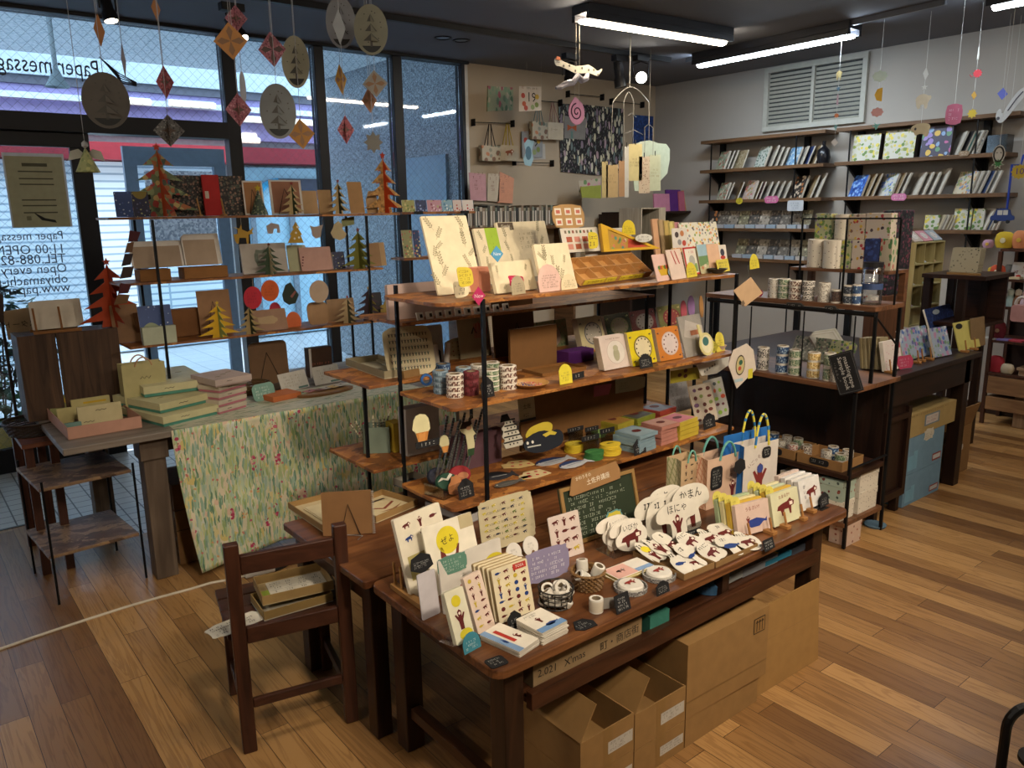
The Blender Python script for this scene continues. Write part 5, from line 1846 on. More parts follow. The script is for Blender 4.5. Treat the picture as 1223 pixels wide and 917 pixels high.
t=tn('display_cabinet','cabinet','small grey wooden cabinet with an open dark green cell',((xx0+xx1)/2,2.78,RB1))
MG=WD('weathered','#8a8478','#b0aa9c',2,2,.7)
zt=yo((770,248),2.75).z
M=MB()
for a,b in((xx0,xx0+.006),(xx1-.05,xx1)):
 M.box(a,b,2.7,2.85,RB1+.001,zt,MG)
for a,b in((RB1+.001,RB1+.008),(zt-.006,zt),((RB1+zt)/2,(RB1+zt)/2+.005)):
 M.box(xx0+.0061,xx1-.0501,2.7,2.85,a,b,MG)
M.box(xx0+.0061,xx1-.0501,2.845,2.85,RB1+.009,zt-.007,C('#1f3626'))
M.mk('body',t)
p0=V((xx0+.02,2.72,(RB1+zt)/2+.006))
M=MB()
f=Fr(p0,(1,0,0),(0,.4,1))
M.pm(rc(.05,.06,.002),f,0,.003,C('#c5cbd2'))
M.sb(f.at(0,0,.003),.006,.045,.008,.052,4,C('#8a94a0'))
tg(M.mk('postcard'),'pale card inside the dark green cell','card')
c=oz((882,324),S1)
M=MB().la([(0,.001),(.02,.001),(.045,.022),(.042,.022),(.018,.006),(0,.006)],V((2.93,c.y,S1)),C('#3a3e3c',.35),28)
tg(M.mk('bowl'),'shallow dark grey bowl at the right end of the top tier','bowl')
nt_('arch','#cfc03c','yellow arched note behind the dark bowl at the right end of the top tier',(896,322),(907,320),(894,304),S1+.0,8,rows=3)
def dchars(M,N,w,h):
 rd=random.Random(8)
 for j in ra(6):
  for i in ra(13):
   x,y=w*(.13+.062*i),h*(.84-.135*j)
   fst(M,N,x,y-h*.045,h*.09,rd.choice(('#4a4438','#5a5244','#4a5a48')))
 M.sb(N,w*.15,w*.8,h*.89,h*.95,1,C('#6a6252'))
Wv=lambda w,h:blo(w,h,4,.03,60,.6,.25)
o=cd_('character_board','board','big wavy beige board with rows of tiny dancing figures left of the middle tier',(463,452),(522,446),(446,393),RB2,18,.004,'#b3a684',shape=Wv,dr=dchars)
cd_('paper_wedge','card stand','small kraft card stand under the beige dancing-figure board',(484,460),(503,456),(482,444),S2-.003+.003,10,.012,'#7a5c34')
nt_('house',BK,'black house tag between the two beige boards',(508,437),(528,434),(507,415),S2+.02,8,rows=3,foot=False)
def dicons(M,N,w,h):
 fi(M,N,w*.08,w*.95,h*.1,h*.92,7,5,('#4a3428','#7a3a2a','#5a5a3a','#8a6a2a'),14,.6)
o=cd_('character_board','board','second wavy beige board with small coloured figures',(536,437),(586,430),(534,405),S2,10,.004,'#ab9c78',shape=Wv,dr=dicons)
sk=cf((551,434),(590,428),(551,374),S2+.006,6)
def dsk(M,N,w,h):
 M.qd(N,w*.5,w*.9,h*.5,h*.8,C('#a87a68'))
 M.tu([N.p(w*.55+w*.4*i/8,h*(.62+.22*sin(i*.9)),.001)for i in ra(9)],.0016,C('#a83a34'),4)
 M.pl([(w*.4,h*.6),(w*.5,h*.75),(w*.6,h*.6),(w*.55,h*.6),(w*.5,h*.7),(w*.45,h*.6)],N,C('#2a3430'))
o=cd_('sketchbook','sketchbook','open spiral sketchbook with a red scribble',(551,436),(588,430),(551,377),S2+.001,8,.005,'#9a8e72',dr=dsk)
N=cf((551,436),(588,430),(551,377),S2+.001,8)
M=MB()
for i in ra(26):
 c=N.p(N.w+.002,N.h*(i+.5)/26)
 M.tu([c+N.u*.005*cos(a)+N.n*.005*sin(a)for a in[2*PI*j/8 for j in ra(9)]],.0007,C('#d0ccc4',.3,.6),4,False)
M.mk('spiral',o)
o=cd_('board_back','board','dark brown back of a board on a black wire easel',(592,434),(640,425),(603,360),S2+.002,4,.006,'#54381e')
N=cf((592,434),(640,425),(603,360),S2+.002,4)
M=MB()
a=N.p(N.w*.55,N.h*.62,.004)
M.tu([N.p(N.w*.35,0,.004),a,N.p(N.w*.85,0,.004)],.0016,MI,6)
M.mk('easel',o)
cd_('greeting_card','card','floral green card with a pinkish oval leaning in the middle tier',(640,425),(680,418),(634.5,386),S2+.001,10,.003,PT('leafy','#7c805e',('#4a5c3e','#8a7a5a','#6c7c50'),60,.45),dr=lambda M,N,w,h:M.pl(el(w*.52,h*.5,w*.27,h*.34,24),N,C('#b09a8c')))
for i in ra(2):
 f0=yo((521+i*11,398),2.68)
 M=MB().la([(0,0),(.012,0),(.012,.085),(.008,.085),(.008,.08),(0,.08)],V((f0.x,2.68,RB2+.001)),C('#c9c4ba'),16,V((.12*(i*2-1),0,1)))
 tg(M.mk('paper_roll'),('left' if i==0 else 'right')+' of the two white rolled papers standing behind the beige boards','paper roll','white rolled papers')
def tsk(px,pyb,z,n,pr,bd,lb,edge='#d8d2c6',pytop=None,inner='#8a7a62',g=None,r=None):
 c=oz((px,pyb),z)
 rr=r or(oz((px+pr,pyb),z)-c).length
 c=c+V((ray((px,pyb)).x,ray((px,pyb)).y,0)).normalized()*rr*.9
 H=(over(c,(px,pytop))-z)if pytop else n*.016
 for i in ra(n):
  ro(V((c.x,c.y,z+.0006+H/n*i))+V((random.uniform(-.0012,.0012),random.uniform(-.0012,.0012),0)),rr,H/n-.0008,bd,inner,label=lb,gp=g or lb,edge=edge)
 return c
B_BR=PT('tape_brown','#c9bfb0',('#4a2e26','#6a4438'),170,.5,(1,1,.6))
B_BL=PT('tape_blue','#5f7484',('#8aa0ac','#47606e'),150,.5,(1,1,.5))
B_DB=PT('tape_dkblue','#2e4a70',('#9ab0c0','#1c3050'),150,.4,(1,1,.5))
B_RD=PT('tape_red','#5c2226',('#7a3038','#48181c'),150,.5,(1,1,.5))
B_GN=PT('tape_green','#7a8a70',('#3f5a3e','#b8b8a0'),170,.45,(1,1,.7))
B_WH=PT('tape_white','#c4beb2',('#8a8a82','#6a5a50'),190,.4,(1,1,.7))
B_YE=PT('tape_yellow','#c2a468',('#8a7040','#d8c89a'),170,.45,(1,1,.6))
c=oz((511,462),S2)
ro(c+V((0,.012,.027)),.0225,.016,C('#1c4a86'),'#3a6a9a',axis=V((-.35,-.9,.1)),label='blue tape roll standing on edge, leftmost on the middle tier',edge='#2a5c9c')
tsk(527,471,S2,4,9.5,B_BL,'greyish blue tape roll in the stack','#8a9ca8',442)
tsk(544,476,S2,4,10.5,B_BR,'white tape roll with brown print in the frontmost stack','#dcd4c6',446)
tsk(563,473,S2,3,9.5,B_RD,'dark red tape roll in the stack right behind the black post','#7a343a',443)
tsk(529,450,S2,2,9.5,B_DB,'dark blue tape roll in the low rear stack','#5f7894',434)
tsk(554,455,S2,2,9.5,B_BL,'grey-blue tape roll in the rear stack just left of the black post','#a4b4bc',438)
tsk(571,449,S2,2,9.5,B_WH,'white tape roll in the rear stack just right of the black post','#d6cfc2',435)
tsk(588,456,S2,3,9.5,B_GN,'green and white tape roll in the rear stack, second from the wooden dish','#d6cfc2',432)
tsk(587,468,S2,4,10,B_GN,'green and white tape roll in the front stack','#d6cfc2',441)
tsk(607,466,S2,4,10.5,B_BR,'brown-print tape roll in the stack','#dcd4c6',436)
nt_('house',BK,'black house tag in front of the tape stacks by the post',(576,477),(591,473),(574.6,452),S2,8,rows=4)
c=oz((644,464),S2)
c=V((c.x,c.y+.05,S2))
rr=.07
t=tn('wooden_dish','dish','round wooden dish of tiny red and blue beads',c)
M=MB().la([(0,.001),(rr*.7,.001),(rr,.016),(rr*.96,.017),(rr*.68,.006),(0,.006)],c,C('#b98a50',.4),32)
M.mk('dish',t,True)
M=MB()
rd=random.Random(6)
for i in ra(90):
 a,q=rd.uniform(0,2*PI),rr*.62*rd.random()**.5
 M.la([(0,-.0022),(.0022,0),(0,.0022)],c+V((q*cos(a),q*sin(a),.0085)),C('#2d3f78' if cos(a)<-.1 else rd.choice(('#b83a4a','#c86a78','#d4c8bc'))),6)
stuff(M.mk('beads',t))
N=ty('kraft_tray','tray','flat kraft tray behind the yellow arched note',(648,450),(700,441),(641,441),S2,.012,.002,'#7a5228','#8a6030')
ct('purple_box','deep purple box under the cream clock cards',(679,436),(709,430),(677,421),S2,.07,'#4a1a5e')
nt_('arch','#d0c238','yellow arched note in front of the kraft tray',(669,460),(684,457),(667.6,436),S2,8,rows=4)
nt_('rect',BK,'black strip tag right of the yellow arched note',(684,454),(698,450.5),(683.6,446.5),S2+.004,6,rows=1,foot=False)
def dclock(bg,ring,fe,mark,dots=12):
 def d(M,N,w,h):
  M.pl(el(w*.54,h*.5,w*.36,h*.36,26),N,C(ring))
  M.pl(el(w*.54,h*.5,w*.32,h*.32,26),N,C(fe),.001)
  for i in ra(dots):
   a=2*PI*i/dots
   M.pl(el(w*.54+w*.27*cos(a),h*.5+h*.27*sin(a),w*.03,h*.03,6),N,C(mark),.0014)
  for x,y in((.1,.84),(.9,.86),(.9,.1),(.12,.12)):
   fa(M,N,w*x,h*y,w*.12,mark)
 return d
def cp(labels,bl,br,tl,z,n,col,dr,step=.0055,le=16,lbl2=None):
 N=cf(bl,br,tl,z,le)
 back=-V((N.n.x,N.n.y,0)).normalized()
 for i in ra(n):
  f=Fr(N.o+back*step*i+V((0,0,.004)),N.u,N.v)
  M=MB().pm(rc(N.w,N.h,.003,2),f,-step*.75,0,C(col),C('#b8a890'))
  if i==0:
   dr(M,f,N.w,N.h)
   M.qd(f,-.002,N.w+.002,-.002,N.h+.004,CL('wrap',.12,.25),.003)
  tg(M.mk('card_pack'),labels if i==0 else 'same card stacked behind the '+labels.split(',')[0],'card set','packs behind the '+labels.split(',')[0])
cp('white cat card pack, front row of the middle tier',(722,444),(753,438),(706,406),S2,6,'#d4c4ba',lambda M,N,w,h:(M.pl(el(w*.55,h*.5,w*.34,h*.36,26),N,C('#b09a90')),M.pl(el(w*.55,h*.5,w*.33,h*.35,26),N,C('#d8d0c6'),.001),M.pl(el(w*.55,h*.42,w*.12,h*.2,16),N,C('#a8a488'),.0014),M.pl(el(w*.55,h*.62,w*.1,h*.09,16),N,C('#b0ac90'),.0016),M.sb(N,w*.25,w*.85,h*.88,h*.95,1,C('#8a6a5a'))))
cp('bright yellow clock card pack, front row',(756,439),(785,433),(742,400),S2,3,'#d8c414',dclock(0,'#6a5a20','#d8cca8','#3a3420'))
cp('orange clock card pack, front row',(789,433),(816,428),(775,395),S2,4,'#c47a2a',dclock(0,'#c9b8b0','#d2c4c0','#5a2a20'))
nt_('house',BK,'black tag leaning on the bright yellow clock pack',(765,441),(780,438),(763,424),S2,14,rows=4)
cp('cream clock card pack, back row',(697,421),(725,415),(688,383),S2+.02,6,'#b8ac84',dclock(0,'#5a5a60','#a8a092','#4a4a3a',10))
cp('dark green clock card pack, back row',(727,408),(756,402),(719,379),S2+.02,3,'#223c22',dclock(0,'#8a8a5c','#a49a82','#7a9a4a'))
cp('maroon clock card pack, back row',(757,402),(786,396),(748.7,374.5),S2+.02,3,'#6a2c30',dclock(0,'#8a8078','#a09a94','#3a1a1c'))
cp('green and pink apple card pack, back row',(790,396),(817,391),(783,368),S2+.02,2,'#7c7c4a',dclock(0,'#8a3a44','#a0504e','#c8b878'))
for i,(px,py,c,lb)in en(((817,372,'#a8505c','rose red oval card at the back right of the middle tier'),(826,366,'#8a6a98','lavender oval card at the back right of the middle tier'),(838,366,'#a87c4a','wooden oval piece standing right of the lavender oval card'))):
 q=yo((px,py),2.36)
 M=MB().pm(el(0,0,(.026,.03,.018)[i],.052,24),Fr(q,(1,.15,0),(0,.12,1)),-.004,.0,C(c))
 tg(M.mk('oval_card'),lb,'card')
o=cd_('clear_pouch','pouch','clear pouch of paper goods at the right end of the middle tier',(820,428),(846,422),(806,380),S2,18,.008,'#9a958e',dr=lambda M,N,w,h:(M.qd(N,-.004,w+.02,-.002,h*1.05,CL('wrap',.12,.25),.005),M.pl([(w*.1,h*.5),(w*.9,h*.3),(w,h*.7),(w*.3,h*.9)],N,C('#b8b0a8')),M.qd(N,w*.4,w*.9,h*.5,h*.62,C('#a86a4a'),.0014)))
f=cf((832,428),(850,423),(822,390),S2,14)
M=MB().pm([(f.w*.2,f.h),(f.w*.35,f.h),(f.w*.45,f.h*.72)]+[(f.w*.6+f.w*.45*cos(a),f.h*.36+f.h*.36*sin(a))for a in[1.6-i*.42 for i in ra(14)]],f,.012,.015,C('#c9bf86'))
f2=f.at(0,0,.015)
M.pl(el(f.w*.6,f.h*.36,f.w*.33,f.h*.28,20),f2,C('#d8d0ac'))
M.pl(el(f.w*.55,f.h*.45,f.w*.2,f.h*.14,14),f2,C('#3f6a66'),.0014)
tg(M.mk('spoon_sign'),'cream frying-pan shaped card with a teal picture','sign')
nt_('diamond','#a8a832','yellow-green diamond note before the pan-shaped card',(834,424),(846,421),(833,408),S2,8,rows=2,foot=False)
nt_('diamond','#a39a30','olive yellow pointed note right of the diamond note',(847,424),(859,421),(846,408),S2,8,rows=2,foot=False)
nt_('arch','#cfc04a','yellow arched note left of the small purple bowl',(856,421),(866,418.5),(852,398),S2,10,rows=4)
c=oz((871,418),S2)
M=MB().la([(0,.001),(.014,.001),(.03,.026),(.027,.026),(.022,.02),(0,.02)],V((min(c.x,2.95),c.y+.02,S2)),[C('#c9b4a4')]*4+[C('#8a5078')],24)
tg(M.mk('bowl'),'small pale bowl with purple inside at the end of the middle tier','bowl')
def hsg(name,label,ps,y,col,dr=None,cat='sign',th=.002):
 q=[yo(p,y)for p in ps]
 o=q[0]
 f=Fr(o,(1,0,0),(0,0,1))
 pp=[((a-o).x,(a-o).z)for a in q]
 M=MB().pm(pp,f,-th,0,C(col)if isa(col,str)else col)
 if dr:
  dr(M,f,pp)
 return tg(M.mk(name),label,cat)
M_STR=C('#4a4a48')
def sg(pairs,y,lb,r=.0012,cat='string',col=None):
 for i,(a,b)in en(pairs):
  M=MB().tu([yo(a,y),yo(b,y)],r,col or M_STR,5)
  tg(M.mk('string'),lb if i==0 else lb+', second line',cat)
def dsq(M,f,pp):
 M.qd(f.rot(.7,-.02,-.0),.0,.022,.0,.022,C('#6a5a4a'))
hsg('hanging_card','tan square card hanging by one corner at the right end of the top tier',((890,366),(911,350),(897,331),(876,347)),2.06,'#b99a78',dsq,'card')
sg((((894,332),(893,318)),),2.06,'short dark wire holding the tan square card',.002)
def dveg(M,f,pp):
 c=(yo((884,436),2.05)-f.o)
 M.pl(el(c.x,c.z,.034,.046,24),f,C('#3a302a'))
 M.pl(el(c.x,c.z,.029,.04,24),f,C('#b3a878'),.0011)
 M.pl(el(c.x+.002,c.z+.012,.014,.012,12),f,C('#2f5a44'),.0015)
 M.pl(el(c.x-.004,c.z-.014,.012,.01,12),f,C('#a84a34'),.0015)
 c=(yo((896,446),2.05)-f.o)
 M.qd(f,c.x-.017,c.x+.017,c.z-.022,c.z+.022,C('#c2b83a'),.0011)
 c=(yo((882,454),2.05)-f.o)
 M.qd(f,c.x-.03,c.x+.03,c.z-.007,c.z+.007,C('#9ab0b8'),.0011)
hsg('hanging_sign','white hanging sign with a round vegetable picture at the right end of the middle tier',((880,464),(903,441),(900,418),(892,410),(876,418),(870,436)),2.05,'#c4b8aa',dveg)
hsg('paper_banner','white pennant with a row of small rings hanging under the middle tier at right',((838,449),(856,446),(870,436),(871,426),(832,436)),2.2,'#c9c6bc',lambda M,f,pp:[M.pl(el(.02+.018*i,.018+.006*i,.006,.006,10),f,C('#6a6a68'))for i in ra(5)])
hsg('hanging_card','yellow card with brown bugs hanging under the middle tier at right',((801,458),(836,452),(834,438),(801,443)),2.24,'#8e8428',lambda M,f,pp:[M.pl(el(x,z,.014,.009,10),f,C('#4a2a20'))for x,z in((.06,.03),(.1,.02),(.1,.045))],'card')
hsg('pink_sign','dull pink rounded sign hanging at the back of the lower tier',((709.5,474),(727,471),(731,458),(709.5,461)),2.40,'#8e4450',None)
hsg('cloud_sign','grey-green wavy sign hanging at the back of the lower tier',((735,470),(760,466),(770,462),(771,450),(752,449),(735,453)),2.40,'#8a8a70',lambda M,f,pp:M.sb(f,.02,.1,.01,.045,3,C('#6a684e')))
nt_('diamond','#b02a5c','magenta pointed tag reading New on the edge of the top tier',*upc(564,580,366,2.085),(564,343),S1,0,txt=['New'],ts=.3,foot=False,tinkc='#e8c0c8')
for nm,za,zb,xa,xb,lb in(('back_panel',S3+.001,S2-.02,2.0,2.75,'brown board standing along the back of the lower tier'),('kraft_board',S2+.001,S2+.17,1.95,2.2,'dark brown board at the back of the middle tier')):
 M=MB().box(xa,xb,2.455,2.468,za,zb,C('#6e4c28',.7))
 tg(M.mk(nm),lb,'board')
def cu(name,cat,label,ps,bl,br,tl,z,col,dr=None,le=12,th=.003,gp=None):
 N=cf(bl,br,tl,z,le)
 N.o.z+=.001
 M=MB().pm([(x*N.w,y*N.h)for x,y in ps],N,-th,0,C(col))
 if dr:
  dr(M,N,N.w,N.h)
 return tg(M.mk(name),label,cat,gp)
ICE=[(.28,0),(.72,0),(.86,.36),(.96,.42),(.95,.62),(.9,.82),(.75,.95),(.5,1),(.25,.96),(.1,.8),(.03,.6),(.0,.5),(.1,.42),(.16,.36)]
ice=lambda M,N,w,h:(M.pl([(w*x,h*y)for x,y in((.28,.005),(.72,.005),(.86,.36),(.16,.36))],N,C('#b87838')),M.pl([(w*x,h*y)for x,y in((.28,.005),(.6,.005),(.7,.36),(.52,.3),(.4,.36),(.3,.3))],N,C('#c98a48'),.001))
cu('ice_cream_cutout','card','large ice cream cone cut-out above the clear acrylic box',ICE,*upc(494,516,531,2.17),(491,497),S3,'#cfc79a',ice,4)
nt_('rect',BK,'black strip tag across the ice cream cut-out',*upc(497,525,537,2.155),(497,529),S3,4,rows=1,foot=False)
cu('ice_cream_cutout','card','small ice cream cone cut-out',ICE,*upc(526,538,542,2.27),(525,521),S3,'#c2ba90',ice,6)
M=MB()
for(px,lb,col,r)in((0,0,'#3f5c2c',0),):
 c=oz((544,557),S3)
 c.y+=.03
M.la([(0,.001),(.026,.001),(.038,.03),(.034,.032),(.026,.034),(0,.036)],c,[C('#44602e')]*3+[C('#b3b894')]*2,24)
M.la([(.008,.036),(.016,.0365),(.016,.04),(.008,.04)],c,C('#c4c8a8'),20,closed=True)
tg(M.mk('apple_dish'),'green and cream round apple-shaped dish at the left of the lower tier','dish')
FIG=[(.4,0),(.75,0),(.85,.3),(.8,.55),(.95,.6),(.8,.72),(.75,.95),(.6,1),(.2,.98),(0,.85),(.12,.72),(.35,.62),(.42,.3)]
cu('dancer_cutout','card','white dancer cut-out with dark brown hair behind the black post',FIG,*upc(551,571,547,2.3),(550,505),S3,'#c9c298',lambda M,N,w,h:(M.pl([(w*x,h*y)for x,y in((.0,.82),(.4,.8),(.75,.9),(.7,1),(.2,.99))],N,C('#33201a')),M.pl(el(w*.55,h*.8,w*.16,h*.06,12),N,C('#b88a6a'),.001),M.pl([(w*x,h*y)for x,y in((.4,.0),(.75,.0),(.82,.2),(.42,.2))],N,C('#2a4428'))),4)
ct('mauve_panel','dull mauve box standing at the back of the lower tier',V((yo((540,530),2.42).x,2.41,S3+.001)),V((yo((597,530),2.42).x,2.41,S3+.001)),.14,S3,.03,'#5c4048',cat='box')
rd=random.Random(3)
for i in ra(9):
 a=yo((522+i*4.6,513),2.3)
 a.z=S3+.002
 a.y=2.33
 M=MB()
 tip=a+V((.06+.012*(i%3),-.01,.26-.012*(i%4)))
 M.tu([a,tip],.0045,C('#55534e',.3),6)
 for k in ra(16):
  p=a+(tip-a)*((k+8.5)/25)
  M.la([(.0045,-.002),(.0054,0),(.0045,.002)],p,C('#1f1e1c',.3),8,tip-a)
 tg(M.mk('spiral_pencil'),'dark spiral-banded pencil leaning at the back left of the lower tier','pencil','spiral pencils on the lower tier')
clb('clear tray around the round green and red animal pouches',(530,598),(560,586),(526,584),S3,.1)
def po(name,label,px,py,rx,ry,z,col,fig,le=25,dy=.0):
 c=oz((px,py),z)
 c.y+=dy
 f=Fr(c,(1,-.1,0),(0,sin(R(le)),cos(R(le))))
 M=MB()
 n=24
 prof=((.0,-.012),(.9,-.01),(1.0,0),(.9,.01),(0,.013))
 k=len(M.v)
 for q,dz in prof:
  for j in ra(n):
   a=2*PI*j/n
   M.v.append(f.p(rx*max(q,.001)*cos(a),ry+ry*max(q,.001)*sin(a),dz))
 i=M.mi(C(col,.7))
 for q in ra(len(prof)-1):
  for j in ra(n):
   e=(j+1)%n
   M.f.append([k+q*n+j,k+q*n+e,k+(q+1)*n+e,k+(q+1)*n+j])
   M.m.append(i)
 fig(M,f,rx,ry)
 return tg(M.mk(name,None,True),label,'pouch')
po('animal_pouch','dark navy round pouch at the rear of the clear tray',534,583,.045,.035,S3+.004,'#262838',lambda M,f,a,b:None,30,.04)
po('animal_pouch','dark green round pouch with a white ridge',541,588,.046,.034,S3+.01,'#1f4432',lambda M,f,a,b:(M.pl([(-a*.9,b*1.1),(-a*.5,b*1.5),(-a*.1,b*1.3),(a*.3,b*1.8),(a*.5,b*1.6),(0,b*1.05),(-a*.4,b*1.25)],f,C('#c9c4b4'),.0145)),30,.02)
po('animal_pouch','red round pouch with an orange face, right in the clear tray',558,579,.046,.034,S3+.006,'#8e2026',lambda M,f,a,b:(M.pl(el(a*.1,b*.7,a*.5,b*.4,16),f,C('#b8784e'),.0145)),30,.03)
BEAR=[(.1,0),(.85,.0),(.8,.35),(.98,.6),(.95,.8),(.8,.86),(.7,1),(.5,.9),(.3,.95),(.28,.7),(.05,.5),(.02,.2)]
cu('crouching_cutout','card','orange crouching animal cut-out in front of the black house tag, lower tier',smo(BEAR,1),(536,592),(553,588),(534,569),S3+.004,'#b87a4c',None,10)
nt_('house',BK,'black house tag at the front left of the lower tier',(549,598),(567,592),(548,574),S3,10,rows=4)
FISH=[(0,.45),(.1,.75),(.35,.95),(.6,.9),(.85,.6),(1,.85),(.98,.45),(1,.1),(.86,.35),(.6,.12),(.3,.05),(.08,.2)]
def fc(name,cat,label,ps,F,Rt,hgt,z,col,dr=None,th=.003,lift=0,gp=None):
 f,r=oz(F,z),oz(Rt,z)
 u=r-f
 w=u.length
 u.normalize()
 N=Fr(f+V((0,0,.0008+lift)),u,V((-u.y,u.x,0)))
 M=MB().pm([(x*w,y*hgt)for x,y in ps],N,0,th,C(col))
 if dr:
  dr(M,N.at(0,0,th),w,hgt)
 return tg(M.mk(name),label,cat,gp)
dfish=lambda back,bd:(lambda M,N,w,h:(M.pl([(0,h*.45),(w*.1,h*.75),(w*.35,h*.95),(w*.6,h*.9),(w*.86,h*.55),(w*.5,h*.6),(w*.2,h*.55)],N,C(back)),M.pl(el(w*.1,h*.5,w*.025,w*.025,10),N,C('#e0dcd0'),.0012),M.pl([(w*.2,h*.35),(w*.7,h*.42),(w*.7,h*.47),(w*.2,h*.4)],N,C(bd),.001)))
fc('fish_card','card','dark tuna-shaped card with a white eye, left of the red-dotted cards',FISH,(584,576),(622,570),.1,S3,'#33343a',dfish('#17181c','#b4b4b0'))
fc('fish_card','card','grey fish-shaped card overlapping the dark tuna',FISH,(595,584),(629,575),.05,S3+.004,'#55524e',dfish('#4a4844','#7a7670'))
DOTS=lambda M,N,w,h:[M.pl(el(w*(.3+.14*i),h*(.3+.4*(i%2)),w*.06,w*.05,10),N,C('#a8202a'))for i in ra(5)]
BON=[(0,.3),(.2,.2),(.4,.0),(1,.1),(.95,.9),(.4,1),(.25,.75),(.05,.7)]
fc('dotted_card','card','cream candy-shaped card with red dots, the rear of two',BON,(605,562),(640,556),.09,S3,'#c2a870',DOTS)
fc('dotted_card','card','cream candy-shaped card with red dots, the front of two',BON,(628,575),(660,566),.08,S3,'#c4b084',DOTS)
fc('dotted_card','card','small yellow cube-shaped card in front of the red-dotted cards',[(0,0),(1,.1),(1,.9),(0,1)],(625,573),(637,570),.025,S3,'#c8b03c')
fc('fish_card','card','white and blue bonito card, the rear of two',FISH,(647,559),(690,549),.085,S3,'#aeb0b4',dfish('#26365e','#6a7484'))
fc('fish_card','card','white and blue bonito card, the front of two',FISH,(676,562),(712,552),.08,S3+.003,'#b4b6ba',dfish('#2a3c66','#6a7484'))
def dcastle(M,N,w,h):
 for i in ra(5):
  y=h*(.06+.19*i)
  M.qd(N,w*(.04+.05*i),w*(.96-.05*i),y+h*.12,y+h*.17,C('#141414'))
  for k in ra(3):
   M.qd(N,w*(.3+.18*k),w*(.36+.18*k),y+h*.03,y+h*.09,C('#141414'))
cu('castle_cutout','card','black and white stepped castle cut-out',[(.1,0),(1,0),(.95,.2),(.98,.24),(.85,.42),(.88,.46),(.75,.64),(.8,.68),(.62,.86),(.6,1),(.25,1),(.25,.86),(.05,.72),(.12,.6),(.02,.44),(.12,.3),(.02,.2)],*upc(602,626,537,2.3),(597,503),S3,'#b8b2a2',dcastle,14)
cu('castle_roof','card','black gable piece on top of the castle cut-out',[(0,0),(1,.1),(.8,1),(.2,.95)],*upc(598,610,505,2.32),(598,496),S3,'#121212',None,14)
WH=[(0,.35),(.08,.2),(.3,.0),(.75,.05),(.95,.2),(1,.6),(.9,.85),(.7,.8),(.5,.95),(.2,.85),(.02,.6)]
cu('whale_cutout','card','dark navy whale cut-out with white eyes and a yellow cap',smo(WH,1),*upc(628,676,546,2.27),(628,517),S3,'#161b26',lambda M,N,w,h:(M.pl(el(w*.1,h*.55,w*.03,w*.03,10),N,C('#d8d4c8')),M.pl(el(w*.22,h*.55,w*.03,w*.03,10),N,C('#d8d4c8')),M.pl([(w*.08,h*.35),(w*.4,h*.32),(w*.4,h*.37),(w*.08,h*.41)],N,C('#b8b8b0')),M.pl([(w*.48,h*.75),(w*.7,h*.85),(w*.84,h*.7),(w*.78,h*.62),(w*.66,h*.68),(w*.55,h*.62)],N,C('#c4b03a'),.001)),16,.006)
cu('banana_cutout','card','yellow dripping cloud cut-out above the dark whale',smo([(.0,.3),(.15,.75),(.45,.95),(.8,1),(1,.75),(.97,.4),(.88,.2),(.8,.35),(.7,.1),(.6,.3),(.5,.02),(.42,.25),(.3,.08),(.2,.3),(.1,.1)],1),*upc(628,662,527,2.31),(628,509),S3,'#c2ac34',None,14,.003)
cd_('ink_sign','sign','cream sign with two large ink characters at the back of the lower tier',*upc(621,640,505,2.42),(620,476),S3,6,.004,'#a89e84',dr=lambda M,N,w,h:(M.text('土佐',N,w*.5,h*.6,h*.22,C('#2a2622')),M.sb(N,w*.25,w*.75,h*.15,h*.35,1,C('#4a443a')),M.qd(N,0,w,0,h*.1,C(BK),.001)))
po('yuzu_cushion','yellow round cushion-like pad at the back of the leaf pads',684,512,.055,.045,S3+.004,'#a89a2e',lambda M,f,a,b:M.pl([(-a*.1,0),(0,b*2),(-a*.05,b*2)],f,C('#5a5420'),.014),35,.05)
def pk(label,px,py,n,r,col,fig,z=S3,dy=.02,ry=.8):
 c=oz((px,py),z)
 c.y+=dy
 for i in ra(n):
  f=gd(c+V((random.uniform(-.004,.004),random.uniform(-.004,.004),.0008+i*.0085)),random.uniform(-.3,.3))
  M=MB()
  ps=[(r*cos(a)*(1+.06*cos(3*a)),r*ry*sin(a))for a in[2*PI*j/28 for j in ra(28)]]
  M.pm(ps,f,0,.0075,C(col))
  if i==n-1:
   fig(M,f.at(0,0,.0075),r)
  tg(M.mk('memo_pad'),label+(', topmost of its stack' if i==n-1 else ', lower in its stack'),'memo pad',label)
dseg=lambda c:(lambda M,f,r:[M.pl([(0,0),(r*.75*cos(a),r*.6*sin(a)),(r*.75*cos(a+.9),r*.6*sin(a+.9))],f,C(c))for a in(0,1.26,2.5,3.77,5.0)])
pk('yellow lemon-slice memo pad',690,540,4,.044,'#c9b02e',dseg('#d8c650'))
pk('green leaf memo pad at the front edge',712,549,4,.042,'#37703c',lambda M,f,r:M.pl([(-r*.8,-.002),(r*.8,-.001),(r*.8,.001),(-r*.8,.002)],f,C('#6aa05a')),dy=.015)
pk('yellow lemon memo pad with a dark leaf',733,543,5,.046,'#d2b634',lambda M,f,r:M.pl([(-r*.4,r*.1),(0,r*.3),(r*.5,r*.05),(0,r*.02)],f,C('#2c3a1c')),dy=.02)
pk('pale green memo pad behind the lemon pads',722,523,3,.036,'#7a9a5c',lambda M,f,r:None,dy=.04)
